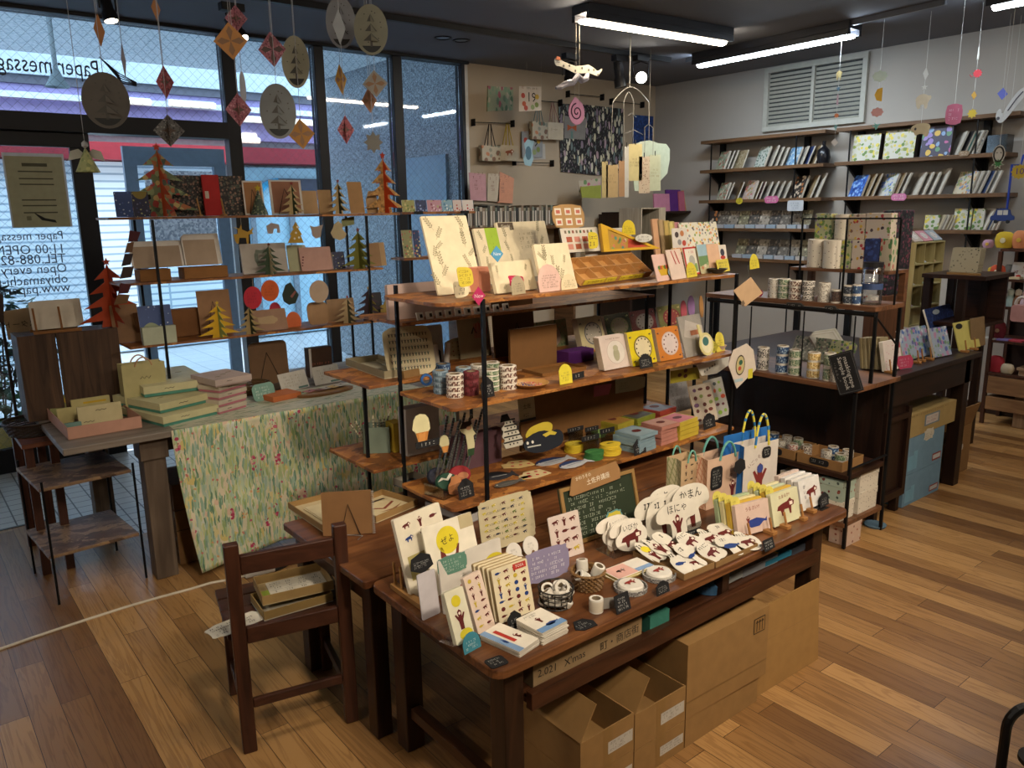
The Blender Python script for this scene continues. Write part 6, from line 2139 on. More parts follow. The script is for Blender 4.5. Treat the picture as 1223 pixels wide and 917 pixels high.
for bl,br,tl,z,lb in(((678,517),(697,512.5),(678,512),S3+.05,'black strip tag over the first lemon pads'),((699,516),(715,512.5),(699,511),S3+.05,'black strip tag over the pale green pads'),((695,528),(716,523),(695,522),S3+.05,'black strip tag on a clear stand over the green leaf pads'),((717,519),(734,515),(717,513),S3+.05,'black strip tag on a clear stand over the dark-leaf lemon pads')):
 N=cf(bl,br,tl,z,4)
 M=MB().pm(rc(N.w,N.h,.001),N,-.002,0,C(BK))
 M.sb(N,N.w*.08,N.w*.92,N.h*.1,N.h*.9,1,C('#a0a09a'))
 M.fx(N,N.w*.05,N.w*.95,S3-z+.001,-.0002,-.002,-.0005,CL('stand_clear',.2,.5,'#c8c8c4'))
 tg(M.mk('strip_tag'),lb,'label')
def dblk(c):
 return lambda M,N,w,h:(M.qd(N,w*.06,w*.94,h*.06,h*.94,C(c)),M.pl(el(w*.5,h*.5,w*.2,h*.14,12),N,C('#5a2420'),.0012),fa(M,N,w*.45,h*.5,w*.3,'#4a2420'))
for n,F,Rt,L,h,lb,top,se in((5,(764,543),(784,535),(740,533),.078,'pale blue square memo packet','#8a9ea6','#7e96a0'),(5,(790,533),(810,526),(772,524),.085,'pinkish square memo packet in the front stack','#b89084','#b0786a'),(4,(812,526),(834,518),(795,516),.08,'yellow square memo packet with a pink top in the front stack','#b86a72','#b8a238'),(3,(739,520),(757,513),(716,508),.05,'yellow edged square memo packet','#a07838','#9c9030'),(3,(762,513),(782,505),(744,502),.05,'green edged square memo packet','#4e4c46','#7c8430'),(3,(789,505),(807,498),(762,496),.055,'red edged square memo packet with a blue top','#7c8490','#9c4034'),(2,(717,505),(733,499),(700,496),.045,'olive edged square memo packet','#7c6a28','#5c6040'),(2,(738,500),(756,494),(722,491),.045,'dull red square memo packet','#7a3428','#6a6048'),(2,(757,494),(775,488),(742,484),.045,'dark blue-grey square memo packet','#6c4430','#30404a')):
 pi_(n,F,Rt,L,S3,h,'memo_packet','memo packet',lb+'s',lb+', topmost',lb+', under the topmost',dblk(top),se=se,top=se,jit=.003,rot=.05,seed=n)
nt_('house',BK,'black house tag before the pale blue memo packets',(758,545),(772,540),(757,526),S3,10,rows=3)
def dgoods(seed,cols,nx=3,ny=5):
 def d(M,N,w,h):
  rd=random.Random(seed)
  for j in ra(ny):
   for i in ra(nx):
    x,y=w*(.2+.6*i/(nx-1)+rd.uniform(-.05,.05)),h*(.12+.75*j/(ny-1)+rd.uniform(-.03,.03))
    M.pl(el(x,y,w*rd.uniform(.07,.12),h*rd.uniform(.035,.06),10),N,C(rd.choice(cols)))
  M.qd(N,-.003,w+.003,-.002,h*1.06,CL('wrap',.12,.25),.003)
 return d
cd_('sticker_sheet','sticker sheet','clear sticker sheet with grey line drawings, leftmost of the three sheets',(803,494),(826,488),(784,462),S3+.004,16,.002,'#8f8d8e',dr=lambda M,N,w,h:(M.sb(N,w*.1,w*.9,h*.1,h*.95,6,C('#5a585c'),dens=.5),M.qd(N,-.003,w+.003,-.002,h*1.08,CL('wrap',.12,.25),.003)))
cd_('sticker_sheet','sticker sheet','sticker sheet of brown round treats, middle of the three sheets',(832,508),(858,501),(805,466),S3+.002,18,.003,'#b9ad9c',dr=dgoods(4,('#5a2c28','#6a3630','#5a2c28','#7a8a4a','#6a4a6a')))
cd_('sticker_sheet','sticker sheet','colourful sticker sheet of small treats, rightmost of the three sheets',(850,502),(872,495),(830,458),S3+.004,18,.003,'#a2a09a',dr=dgoods(5,('#5a2c38','#7a9a3a','#b04a30','#38444a','#c8b89a','#b83a3a')))
nt_('house',BK,'black house tag before the brown treat sticker sheet',(841,514),(855,509),(839.5,496),S3,10,rows=3)
c0=oz((434,541),RB3)
N=bf((434,542),(466,541),(433,511),RB3)
t=tn('pen_box','box','grey-green square box of spiral pens',N.p(N.w/2,0,-.05))
M=MB()
MGB=C('#7c8a7a',.7)
k,W_,H_,D_=.003,N.w,N.h,.085
M.fx(N,0,W_,.001,k,-D_,0,MGB)
for a0,a1,c0_,c1_ in((0,W_,-k,0),(0,W_,-D_,-D_+k),(0,k,-D_+k,-k),(W_-k,W_,-D_+k,-k)):
 M.fx(N,a0,a1,k,H_,c0_,c1_,MGB)
M.mk('body',t)
rd=random.Random(1)
for i,(dx,dy)in en(((-.10,.1),(-.085,.09),(.0,.12),(.015,.13),(.045,.11),(.06,.12),(.075,.1),(-.02,.1))):
 a=N.p(W_*(.25+.07*i),.008,-.02-.006*i)
 tip=a+V((dx*.8,0,.12+.01*(i%3)))
 M=MB().tu([a,tip],.0035,C('#b0a88c'),6)
 for q in ra(8):
  M.la([(.0035,-.002),(.0048,0),(.0035,.002)],a+(tip-a)*(.25+.09*q),C('#5a5648'),8,tip-a)
 tg(M.mk('spiral_pencil'),'pale spiral-banded pencil leaning out','pencil','spiral pencils in the grey-green box')
ct('white_box','large pale grey box standing on the rear rack',V((yo((480,530),2.6).x,2.56,RB3+.001)),V((yo((519,530),2.6).x,2.56,RB3+.001)),.19,RB3,.06,'#b6b0a8')
ct('yellow_box','narrow yellow box behind the grey-green pen box',V((yo((473,530),2.66).x-.02,2.64,RB3+.001)),V((yo((480,530),2.66).x,2.64,RB3+.001)),.12,RB3,.06,'#b89a30')
tr=ty('long_tray','tray','long beige card tray at the left end of the rear rack',(459,453),(500,447),(410,437),RB2,.03,.003,'#8f8468','#b4ab90')
pi_(2,(470,443),(520,438),(452,430),RB2+.004,.006,'paper_sheet','paper','papers in the long beige tray','cream paper sheet on top in the long beige tray','cream paper sheet lower in the long beige tray',None,'#b8ae92','#a89e84')
cd_('grey_board','board','pale grey board back behind the dancing-figure board',(462,410),(520,404),(468,374),RB2+.09,4,.004,'#a09a92',le=4)if False else None
b0=yo((463,395),2.75)
M=MB()
f=Fr(V((b0.x,2.76,RB2+.001)),(1,0,0),(0,.05,1))
M.pm(rc(.27,.15,.012),f,-.006,0,C('#9c968e'))
tg(M.mk('grey_board'),'pale grey board back standing behind the dancing-figure board','board')
xl=yo((463,330),2.62).x
M=MB()
f=Fr(V((xl,2.62,RB1+.001)),(1,0,0),(0,.06,1))
M.pm(rc(.30,.135,.006),f,-.02,0,C('#b49c92'))
tg(M.mk('pink_board'),'dusty pink board back standing at the left behind the tall cream board','board')
for i in ra(10):
 x=yo((497+11.5*i,372),2.56).x
 M=MB()
 f=Fr(V((x,2.55,RB1+.001)),(1,0,0),(0,.3,1))
 M.pm(rc(.028,.03,.002),f,-.008,0,C('#cfcac2'))
 M.qd(f,.012,.024,.008,.022,C('#1f1f22'))
 tg(M.mk('name_card'),'little white card with a black mark in the row behind the top tier','card','row of white cards with black marks')
N=ty('card_tray','tray','open kraft tray with a big face drawing',(449.5,625),(499,604),(425,604),TZ,.026,.003,'#9a7a4c','#bfae88')
M=MB()
f=Fr(N.p(.012,.012,.0036),N.u,N.v)
w_,h_=N.w-.024,N.h-.024
M.pm(rc(w_,h_,.002),f,0,.003,C('#c9b890'))
f2=f.at(0,0,.003)
M.pl([(w_*x,h_*y)for x,y in((.1,.75),(.5,.9),(.9,.85),(.9,.78),(.5,.82),(.12,.68))],f2,C('#3a2a20'))
M.pl([(w_*x,h_*y)for x,y in((.25,.6),(.5,.3),(.9,.5),(.88,.56),(.5,.38),(.3,.64))],f2,C('#8a4a38'))
M.pl([(w_*x,h_*y)for x,y in((.3,.25),(.6,.12),(.95,.3),(.6,.2))],f2,C('#8a5a38'))
tg(M.mk('face_print'),'cream print with a big dark brow and red mouth lying in the kraft tray','print')
N=ty('card_tray','tray','open kraft tray with blank cream sheets, left on the rear table',(386,636),(436,622),(358,604),TZ,.024,.003,'#9a7a4c','#bfae88')
pi_(3,(394,628),(430,618),(372,606),TZ+.0035,.006,'paper_sheet','paper','sheets in the left kraft tray','blank cream sheet on top in the left kraft tray','blank cream sheet lower in the left kraft tray',None,'#c9ba94','#b8a884')
ty('white_tray','tray','long white box lid under the left end of the lower tier',(520,597),(545,588),(474,578),TZ,.03,.003,'#b3aa98','#6a7c8c')
ty('white_tray','tray','white tray with crumpled clear wrap under the lower tier',(560,626),(590,613),(522,603),TZ,.03,.003,'#a9a6a2','#8a8886')
o=cd_('sketchbook','sketchbook','brown back of a spiral sketchbook on a wire easel',(386,641),(446,637),(385,589),TZ,6,.008,'#7a5836')
N=cf((386,641),(446,637),(385,589),TZ,6)
M=MB()
a=N.p(N.w*.52,N.h*.72,.004)
M.tu([N.p(N.w*.35,0,.004),a,N.p(N.w*.74,0,.004)],.0016,MI,6)
q=N.p(N.w*.7,-.001,.05)
M.tu([N.p(N.w*.4,.004,.004),N.p(N.w*.8,.004,.03),V((q.x,q.y,TZ+.002))],.0016,C('#8a8a88',.3,.7),6)
M.mk('easel',o)
M=MB()
for i in ra(22):
 c=N.p(N.w+.002,N.h*(i+.5)/22)
 M.tu([c+N.u*.005*cos(a)+N.n*.006*sin(a)for a in[2*PI*j/8 for j in ra(9)]],.0008,C('#cfcbc4',.3,.6),4,False)
M.mk('spiral',o)
zc=SZc+.001
N=ty('card_tray','tray','lower cardboard tray on the seat',(316,742),(398,718),(312,716),zc,.03,.003,'#8f7444','#b3ab98')
fr2=ty('card_tray','tray','upper cardboard tray with printed sheets on the seat',(314,724),(399,704),(319,696),zc+.032,.032,.003,'#94784a','#a8946a')
M=MB()
f=Fr(fr2.p(.035,.012,.0036),fr2.u,fr2.v)
w_,h_=fr2.w-.045,fr2.h-.03
M.pm(rc(w_,h_,.002),f,0,.004,C('#cdc6b4'))
f2=f.at(0,0,.004)
for i in ra(4):
 for j in ra(2):
  M.sb(f2,w_*(.05+.24*i),w_*(.24+.24*i),h_*(.08+.46*j),h_*(.46+.46*j),3,C('#5a564c'))
  for k in(0,1):
   M.qd(f2,w_*(.03+.24*i),w_*(.245+.24*i),h_*(.05+.45*(j+k))-.0006,h_*(.05+.45*(j+k))+.0006,C('#7a766a'))
tg(M.mk('printed_sheet'),'white sheet with a grid of small prints','paper')
M=MB()
f=Fr(fr2.p(.008,.012,.0036),fr2.u,fr2.v)
M.pm(rc(.03,.08,.004),f,0,.002,C('#8a9a3c'))
M.pl(el(.014,.016,.011,.011,14),f,C('#cdb82e'),.0026)
tg(M.mk('sticker'),'yellow-green sticker slip at the left of the upper chair tray','sticker')
p0,p1=oz((256,766),zc),oz((322,738),zc)
u=(p1-p0)
w_=u.length
u.normalize()
M=MB()
f=Fr(p0+V((0,0,.001)),u,V((-u.y,u.x,0)))
M.pm(blo(w_,.085,7,.04,60),f,0,.002,C('#d2ccbc'))
M.sb(f.at(0,0,.002),w_*.1,w_*.9,.012,.072,4,C('#4a463c'))
tg(M.mk('wavy_board'),'white wavy-edged sheet of tiny writing sticking out over the chair seat','board')
p0,p1=oz((292,690),0),oz((328,681),0)
u=(p1-p0).normalized()
f=Fr(p0,u,V((-u.y,u.x,0)))
M=MB().fx(f,0,(p1-p0).length,-.022,.022,.001,.03,C('#cfccc6',.4))
t=tg(M.mk('power_strip',bevel=.008),'white power strip lying on the floor under the floral cloth','power strip')
ps=[oz(p,.004)for p in((-20,782),(40,761),(100,741),(150,725),(195,712),(225,704),(252,696),(275,692),(292,688))]
M=MB().tu(ps,.006,C('#c9c0ae',.5),8)
tg(M.mk('power_cable'),'white cable cover running across the floor boards at left','cable')
M=MB()
ps=[oz(p,.006)for p in((328,681),(340,676),(352,668),(370,664),(382,662),(396,668))]
M.tu(ps,.008,C('#1c1c1e',.5),8)
tg(M.mk('power_cable'),'black plug and cable leading from the power strip','cable')
def axp(px,py,Y):
 return yo((px,py),Y).x
def ac(name,cat,label,xa_,x1_,yb,yt,Y,z,le=10,th=.003,fe=CRM,dr=None,shape=None,dz=0,gp=None,se=None,back=None,sk=0):
 b0=V((axp(xa_,yb,Y),Y,z+dz))
 b1=V((axp(x1_,yb,Y),Y,z+dz))
 return cd_(name,cat,label,b0,b1,(xa_+sk,yt),z,le,th,fe,back,shape,dr,gp,None,se)
def ptr(label,tip,bl,br,Y,z,c1,c2,star_c=None,tiers=4,rot=.55,cat='paper tree',lift=0):
 xa,xb=axp(bl,0+tip[1],Y),axp(br,tip[1],Y)
 xa=yo((bl,250),Y).x
 xb=yo((br,250),Y).x
 cx=(xa+xb)/2
 w=abs(xb-xa)/2*1.5
 bs=V((cx,Y,z+.0008+lift))
 h=over(bs,tip)-bs.z
 t=tn('paper_tree',cat,label,bs)
 prof=[]
 for i in ra(tiers):
  f0,f1=i/tiers,(i+1)/tiers
  prof+=[(.05+.30*f0,.88-.82*f0-.02),(.22+.78*f1,.88-.82*f1+.02),(.05+.32*f1,.88-.82*f1+.04)]
 prof[-1]=(.30,.10)
 prof+=[(.36,.0)]
 half=[(0,.93)]+prof+[(0,0)]
 full=[(-x*w,y*h)for x,y in half[::-1][1:-1]]+[(0,h*.93)]+[(x*w,y*h)for x,y in half[1:-1]]
 for k,(a,c)in en(((rot-.5,c1),(rot+PI/2-.5,c2))):
  f=Fr(bs,(cos(a),sin(a),0),(0,0,1))
  M=MB()
  m=C(c)if isa(c,str)else c
  if k==0:
   M.pm(full,f,-.0012,.0012,m)
  else:
   for s in(-1,1):
    ps=[(s*max(.002,x*w),y*h)for x,y in half]
    M.pm(ps if s>0 else ps[::-1],f,-.0012,.0012,m)
  M.mk('tree_panel',t)
 if star_c:
  M=MB()
  f=Fr(bs+V((0,-.0015,h*.95)),(1,0,0),(0,0,1))
  M.pm(sx_(0,0,max(.008,h*.06),5),f,-.0015,.0015,C(star_c))
  M.mk('star',t)
 return t
DKF=PT('dark_floral','#1f1c1a',('#6a5c4a','#3c3430','#8a6a58','#4a5044'),85,.5)
STARRY=PT('starry','#31497e',('#b8c4d8','#4a62a0','#8aa0c8'),60,.22)
STARD=PT('starry_dark','#232642',('#a8a878','#3a4070','#6a6a8a'),60,.25)
TREEP=PT('tree_print','#6a7a52',('#b06a3a','#8a9a6a','#a83a30','#4a5a44','#c0a868'),40,.6)
YF,YM,YB2=AY0+.03,AY0+.1,AY0+.19
ac('folded_card','card','starry blue folded card with a moon at the left end of the top board',139,160,257,229,YF,A1,6,.002,STARRY)
ac('folded_card','card','dark night half of a folded card with a golden moon',160.5,180,257,229,YF+.002,A1,6,.002,STARD,dr=lambda M,N,w,h:(M.pl([(w*.5+w*.45*cos(a),h+h*.3*sin(a))for a in[PI+PI*i/10 for i in ra(11)]],N,C('#8a7a3c'))))
ptr('tall ornate paper tree with an orange stem and printed branches',(192.5,171),164,224,YM-.02,A1,TREEP,'#b8481c','#c8482a',rot=.5)
ct('gift_box','dark flower-print box behind the ornate tree',V((axp(161,257,YB2),YB2,A1)),V((axp(196,257,YB2),YB2,A1)),.12,A1,.05,'#2a2622',cat='box')
t,N,w_,h_=ct('gift_box','long dark flower-print box around the red book',V((axp(207,257,YM+.03),YM+.03,A1)),V((axp(293,257,YM+.03),YM+.03,A1)),(207,209),A1,.08,'#2a2622',cat='box')
for o_ in t.children:
 o_.data.materials[0]=DKF
ac('red_book','book','bright red slim book standing in front of the long dark flower-print box',245.5,265.5,253,209,YM-.02,A1,4,.012,'#b01f1c',dr=lambda M,N,w,h:(M.qd(N,w*.1,w*.32,h*.42,h*.6,C('#c8b8a8')),M.sb(N,w*.48,w*.58,h*.42,h*.58,3,C('#7a1614'))))
for px,lb in((240,'wooden card prop left of the red book'),(269,'wooden card prop right of the red book')):
 x=axp(px,250,YF)
 M=MB().box(x-.008,x+.008,YF,YF+.05,A1+.0005,A1+.008,C('#a5783e'))
 M.tu([V((x,YF+.012,A1+.008)),V((x-.006,YF+.03,A1+.085))],.004,C('#a5783e'),6)
 tg(M.mk('card_prop'),lb,'card stand','wooden card props')
def dframe(M,N,w,h):
 for a0,a1,b0_,b1_ in((0,w,0,h*.05),(0,w,h*.95,h),(0,w*.07,0,h),(w*.93,w,0,h)):
  M.qd(N,a0,a1,b0_,b1_,C('#d8d2c8'))
def eb(label,xa_,x1_,yb,yt,Y,z,col,dr=None,k=.75,shape=None,le=6):
 o=ac('board_back','board',label,xa_,x1_,yb,yt,Y,z,le,.004,col,dr,shape)
 b0,b1=V((axp(xa_,yb,Y),Y,z)),V((axp(x1_,yb,Y),Y,z))
 N=cf(b0,b1,(xa_,yt),z,le)
 M=MB()
 a=N.p(N.w*.45,N.h*k,.005)
 M.tu([N.p(N.w*.15,.002,.03),a,N.p(N.w*.75,.002,.03)],.002,MI,6)
 M.mk('easel',o)
 return o
eb('brown framed board back on a wire easel right of the long dark flower-print box',293,317,254,216,YM,A1,'#a5754a',dframe)
p=V((axp(310,254,YF+.02),YF+.02,A1+.001))
h_=over(p,(307,226))-p.z
M=MB().la([(.001,h_),(.045,0),(0,0)],p,PT('cone_dark','#3c4a3c',('#8a8a70','#22302a','#6a7a5a'),90,.45),24)
t=tg(M.mk('cone_tree'),'dark speckled paper cone tree with a yellow star','paper tree')
M=MB().pm(sx_(0,0,.018,5),Fr(p+V((0,0,h_+.006)),(1,0,0),(0,0,1)),-.002,.002,C('#c8b02c'))
M.mk('star',t)
eb('white-edged brown board back on a wire easel left of the small dark green tree',325,363,254,215,YM,A1,'#9a6a50',dframe)
ptr('small dark green paper tree with cream branches in the middle of the top board',(348,217),340,360,YF,A1,'#c0a878','#2c3c28','#8a2a24')
ac('kraft_card','card','plain kraft card leaning left of the second dark green tree',362,381,254,228,YM,A1,8,.003,'#b8956a')
ac('kraft_card','card','wide plain kraft card behind the second dark green tree',382,398,254,227,YM+.01,A1,8,.003,'#b28e62')
ptr('second small dark green paper tree, right of the kraft cards',(405.5,214),396,414,YF,A1,'#b8a070','#1f2c20','#7a2824')
ac('kraft_board','board','tilted tan board right of the second dark green tree',419,436,253.5,217.5,YM,A1,10,.004,'#b28a5c',sk=4)
ac('kraft_card','card','curved kraft card left of the orange tree',439,452,253.5,228,YM+.01,A1,8,.003,'#b89468',shape=lambda w,h:[(0,0),(w,0),(w,h),(w*.3,h*.98),(0,h*.6)])
ptr('tall bright orange paper tree at the right end of the top board',(459,182),443,476,YM-.03,A1,PT('tan_speck','#b88a4c',('#8a6a3a','#c8a060'),60,.5),'#c8441a','#b8381c')
xa,xb=axp(478,250,4.6),axp(566,250,4.6)
zr=yo((500,253),4.6).z
t=tn('card_rail','shelf','narrow shelf of picture cards between the orange tree and the beige wall',((xa+xb)/2,4.65,0))
M=MB().box(xa,xb,4.58,4.75,zr-.015,zr,OBX)
M.box(xa,xb,4.58,4.75,zr-.315,zr-.30,OBX)
M.mk('shelf',t)
for x in(xa+.1,xb-.03):
 M=MB().box(x,x+.018,4.66,4.678,.001,zr-.016,MI)
 M.mk('post',t)
for i,(xa_,x1_,c,lb)in en(((481,496,'#9a9a5c','olive flower card, first on the narrow card shelf'),(497,510,'#27345a','navy starry card, second on the narrow card shelf'),(511,528,'#b88a96','pink flower card, third on the narrow card shelf'),(529,541,'#7aa0b4','pale blue card, fourth on the narrow card shelf'),(542,552,'#c8b8b0','white card with red berries, fifth on the narrow card shelf'),(553,566,'#ccc4be','white card with red lettering, last'))):
 ac('picture_card','card',lb,xa_,x1_,252,239,4.61,zr,8,.003,PT('pc%d'%i,c,(('#6a7a3a','#c8b878','#8a6a3a'),('#8a9ac0','#3a4a80','#1a2444'),('#d8c0c8','#8a4a5a','#a8a87a'),('#c8d8dc','#4a7a94','#a8b8a0'),('#a83a34','#c8b8b0','#c8b8b0'),('#a82a2a','#ccc4be','#ccc4be'))[i],50,.4))
for i,(xa_,x1_,c,lb)in en(((482,494,'#8a8a5c','flower-print card on the lower board'),(495,503,'#2a3a62','blue card on the lower board'))):
 ac('picture_card','card',lb,xa_,x1_,293,275,4.61,zr-.3,8,.003,PT('pd%d'%i,c,('#c8b878','#a85a4a','#4a5a3a'),50,.4))
for i,(px,py)in en(((500,254),(555,252))):
 q=yo((px,py),4.57)
 M=MB().box(q.x-.03,q.x+.03,4.562,4.578,zr-.016,zr+.004,C(BK))
 tg(M.mk('clip_label'),('left' if i==0 else 'right')+' black clip label on the edge of the narrow card shelf','label')
def envbundle(label,xa_,x1_,yb,yt,Y,z,box_label,bx0,bx1,byt,n=4):
 for i in ra(n):
  ac('envelope','envelope',label if i==0 else label+', one behind the front',xa_+i*1.2,x1_+i*1.2,yb,yt-i,Y+.012*i,z,14,.005,'#a8937c' if i==0 else '#c0b6a8',lambda M,N,w,h:(M.qd(N,0,w,h*.88,h,C('#d8d2c8')),M.qd(N,0,w*.04,0,h,C('#d8d2c8')),M.qd(N,w*.96,w,0,h,C('#d8d2c8'))),dz=.0 if not bx0 else.06,gp=label)
 if bx0:
  ct('kraft_block',box_label,V((axp(bx0,yb,Y-.045),Y-.045,z)),V((axp(bx1,yb,Y-.045),Y-.045,z)),.055,z,.10,'#8a5f34',cat='box')
envbundle('wide brown and white envelope, left on the middle board',160,222,335,292,YM,A2,'small kraft block under the left envelopes',168,205,318)
envbundle('taller brown and white envelope, second on the middle board',223,264,333,283,YM,A2,'larger kraft block under the second envelopes',221,273,314)
def dwreath(M,N,w,h):
 M.pl(blo(w*.4,h*.5,6,.05,40)and[(w*.28+a,h*.25+b)for a,b in blo(w*.34,h*.56,6,.05,40)],N,C('#6a7264'))
 M.pl([(w*.36+a,h*.38+b)for a,b in blo(w*.18,h*.3,6,.05,40)],N,C('#8f897e'),.0012)
ac('wreath_card','card','grey card with a green wreath leaning behind the dark green tree, middle board',291,345,329,292,YM,A2,8,.012,'#a8a096',dwreath)
for i in ra(4):
 ac('greeting_card','card','pastel card in the row right of the wreath card',346+i*3.5,358+i*3.5,327,293,YM+.008*i,A2,8,.003,('#9a9a7a','#a8a088','#8a9a80','#b0a898')[i],gp='pastel cards on the middle board')
ac('greeting_card','card','pinkish envelope card held by two wooden props',360.6,398,321,296,YM-.02,A2,12,.004,'#b0897c',lambda M,N,w,h:[M.qd(N,w*.02+.003*k,w*.06+.004*k,h*(.2+.12*k),h*(.26+.12*k),C('#5a2c2a'))for k in ra(4)])
ptr('dark green paper tree with a pale stem',(313,290),304,330,YF-.01,A2,'#2f402c','#b0a484','#5a2420')
ac('greeting_card','card','navy starry card left of the olive tree',398.6,413,320,301,YM-.02,A2,8,.004,STARD)
ptr('olive green paper tree on the middle board',(424,272),411,440,YF,A2,'#6a6a2c','#5c5e26','#6a2a22')
ac('kraft_card','card','brown cards at the right end of the middle board',441,456,317,291,YM,A2,10,.01,'#8c6c4a')
ac('kraft_card','card','tan card with a folded corner at the right end of the middle board',449,462,316,290,YM+.03,A2,10,.004,'#a5875f')
ac('folded_card','card','snowy night folded card in front of the left post',170,210,408,366,YF-.01,A3,10,.004,STARRY,lambda M,N,w,h:(M.pl([(w*.06+(w*.55)*i/8,h*.42+h*.14*sin(PI*i/8))for i in ra(9)],N,C('#8a9476'))))
ct('white_stand','pale green-white stand under the snowy night card',V((axp(172,412,YF-.03),YF-.03,A3)),V((axp(212,410,YF-.03),YF-.03,A3)),.085,A3,.03,'#a9ae98',cat='box')
ct('kraft_box','long kraft box at the back left of the lowest board',V((axp(163,408,YB2),YB2-.02,A3)),V((axp(240,404,YB2),YB2-.02,A3)),.14,A3,.06,'#7a5230')
ac('kraft_envelope','envelope','flat brown envelope lying against the kraft box on the lowest board',137,170,402,365,YB2-.03,A3,14,.006,'#8a6644')
eb('brown board back with a black wire easel',241,280,404,347.5,YM+.02,A3,'#8f6a48')
ptr('mustard yellow paper tree on the lowest board',(246,360),230,266,YF-.02,A3,'#c49a1c','#8a9a5a','#c8a428')
ptr('dark green paper tree with tan branches',(284,364),275,299,YF-.02,A3,'#8f7a50','#25301f')
ac('card_box','card set','wide brown card pack at the centre of the lowest board',302,345,398,372,YF,A3,16,.012,'#866650',lambda M,N,w,h:M.pl([(w*.15+a,h*.3+b)for a,b in blo(w*.6,h*.4,5,.1,30)],N,C('#98805e')))
ac('round_card','card','oval brown card between two wooden props',369,394,388,361,YF+.02,A3,8,.004,'#8f6e4c',None,lambda w,h:blo(w,h,2,.02,40))
for px,py,rx,c,lb in((351,384,9,'#b8582a','orange oval card leaning in a clear cup'),(329,370,7,'#a8283a','small red round card peeping')):
 q=yo((px,py),YM)
 M=MB()
 r=abs(yo((px+rx,py),YM).x-q.x)
 M.pm(el(0,0,r,r*1.25,24),Fr(q,(1,0,0),(.0,.15,1)),-.002,.0,C(c))
 tg(M.mk('oval_card'),lb,'card')
ptr('pale beige paper tree with a dark stem',(406,353),396,420,YF-.01,A3,'#a08a66','#4a4a38','#7a2a24')
ptr('dark purple paper tree with an olive stem and gold star',(432,342),419,450,YF+.02,A3,'#3a2c34','#8a7c3a','#a8803a')
ac('kraft_card','card','tan card behind the pale beige tree',393,425,388,358,YM+.05,A3,6,.004,'#8a6c4c')
ac('dark_card','card','charcoal card behind the dark purple tree',440,458,385,350,YM+.02,A3,6,.004,'#2c2a2c')
HOUSE=[(0,0),(1,0),(.95,.5),(.8,.55),(.6,.95),(.45,1),(.2,.6),(0,.55)]
ac('house_cutout','ornament','dull gold house-shaped cut-out at the right end of the lowest board',456,477,383,353,YF+.03,A3,6,.006,'#8a7434',None,lambda w,h:[(x*w,y*h)for x,y in HOUSE])
def hg(name,label,ps,Y,zs,col,px0=None,cat='ornament',dr=None,th=.002,gp=None):
 q=[yo(p,Y)for p in ps]
 c=sum(q,V((0,0,0)))/len(q)
 f=Fr(c,(1,0,0),(0,0,1))
 t=tn(name,cat,label,c,gp)
 M=MB()
 pp=[((a-c).x,(a-c).z)for a in q]
 M.pm(pp,f,-th,0,C(col)if isa(col,str)else col)
 if dr:
  dr(M,f,pp)
 M.mk('cutout',t)
 top=max(q,key=lambda a:a.z)
 M=MB().tu([top+V((0,0,-.002)),V((top.x,Y,zs))],.0007,C('#b8b4a8'),4)
 M.mk('thread',t)
 return t
def ov(px,py,rx,ry,n=28):
 return[(px+rx*cos(2*PI*i/n),py-ry*sin(2*PI*i/n))for i in ra(n)]
hg('oval_ornament','red oval hanging under the middle board',ov(302,355.5,11,13.5),YF-.02,A2-.012,'#a81f30',dr=lambda M,f,pp:M.sb(f,-.03,.03,-.03,.03,4,C('#7a1422')))
hg('oval_ornament','orange oval hanging beside the red one',ov(322.5,347,10.8,12.8),YF-.02,A2-.012,'#b8501c',dr=lambda M,f,pp:M.sb(f,-.03,.03,-.03,.03,4,C('#8a3a12')))
hg('oval_ornament','dark green leafy oval hanging right of the orange oval',[(337,352),(341,340),(347,337),(352,345),(357,352),(353,362),(345,364),(339,360)],YF,A2-.012,'#202c22',dr=lambda M,f,pp:M.pl([(.0,-.01),(.03,.02),(.035,.01),(.01,-.02)],f,C('#7a4a44')))
hg('oval_ornament','pale beige oval hanging over the oval brown card',ov(381,348,11.5,13.5),YF-.02,A2-.012,'#a8927c')
DEER=[(281,288),(279,280),(284,279),(284,274),(279,271),(286,273),(288,268),(289,274),(296,277),(303,271),(301,277),(303,279),(297,280),(297,291),(295,291),(294,284),(286,284),(285,291),(283,291)]
hg('reindeer_ornament','golden reindeer cut-out hanging under the top board',DEER,YF-.02,A1-.012,'#a8842c')
TREE2=[(353,265),(358,272),(356,273),(361,280),(359,281),(363,290),(344,290),(348,281),(346,280),(351,273),(349,272)]
hg('tree_ornament','golden tree cut-out with round holes hanging under the top board',TREE2,YF-.02,A1-.012,'#a8862c',dr=lambda M,f,pp:[M.pl(el(x,z,.006,.006,8),f,C('#d8d2c0'))for x,z in((-.01,-.03),(.015,-.025),(0,.0),(.01,.03))])
hg('elephant_ornament','pale grey elephant cut-out hanging under the top board',[(320,279),(318,270),(324,266),(333,268),(335,278),(331,278),(331,273),(327,273),(326,279)],YM,A1-.012,'#a89c98')
hg('deer_ornament','pale beige deer head cut-out hanging right of the golden tree',[(372,275),(370,269),(375,271),(380,270),(386,268),(384,275),(383,283),(377,285),(373,281)],YM,A1-.012,'#a8988c')
hg('bell_ornament','beige bell cut-out hanging under the top board near the window mullion',[(404,264),(409,268),(409,274),(414,279),(412,284),(406,287),(398,284),(395,278),(398,272),(399,268)],YF,A1-.012,'#b0a07c')
hg('picture_ornament','small yellow-green picture card hanging under the top board',[(408,262),(423,258),(423,268),(408,271)],YM,A1-.012,'#8a9064')
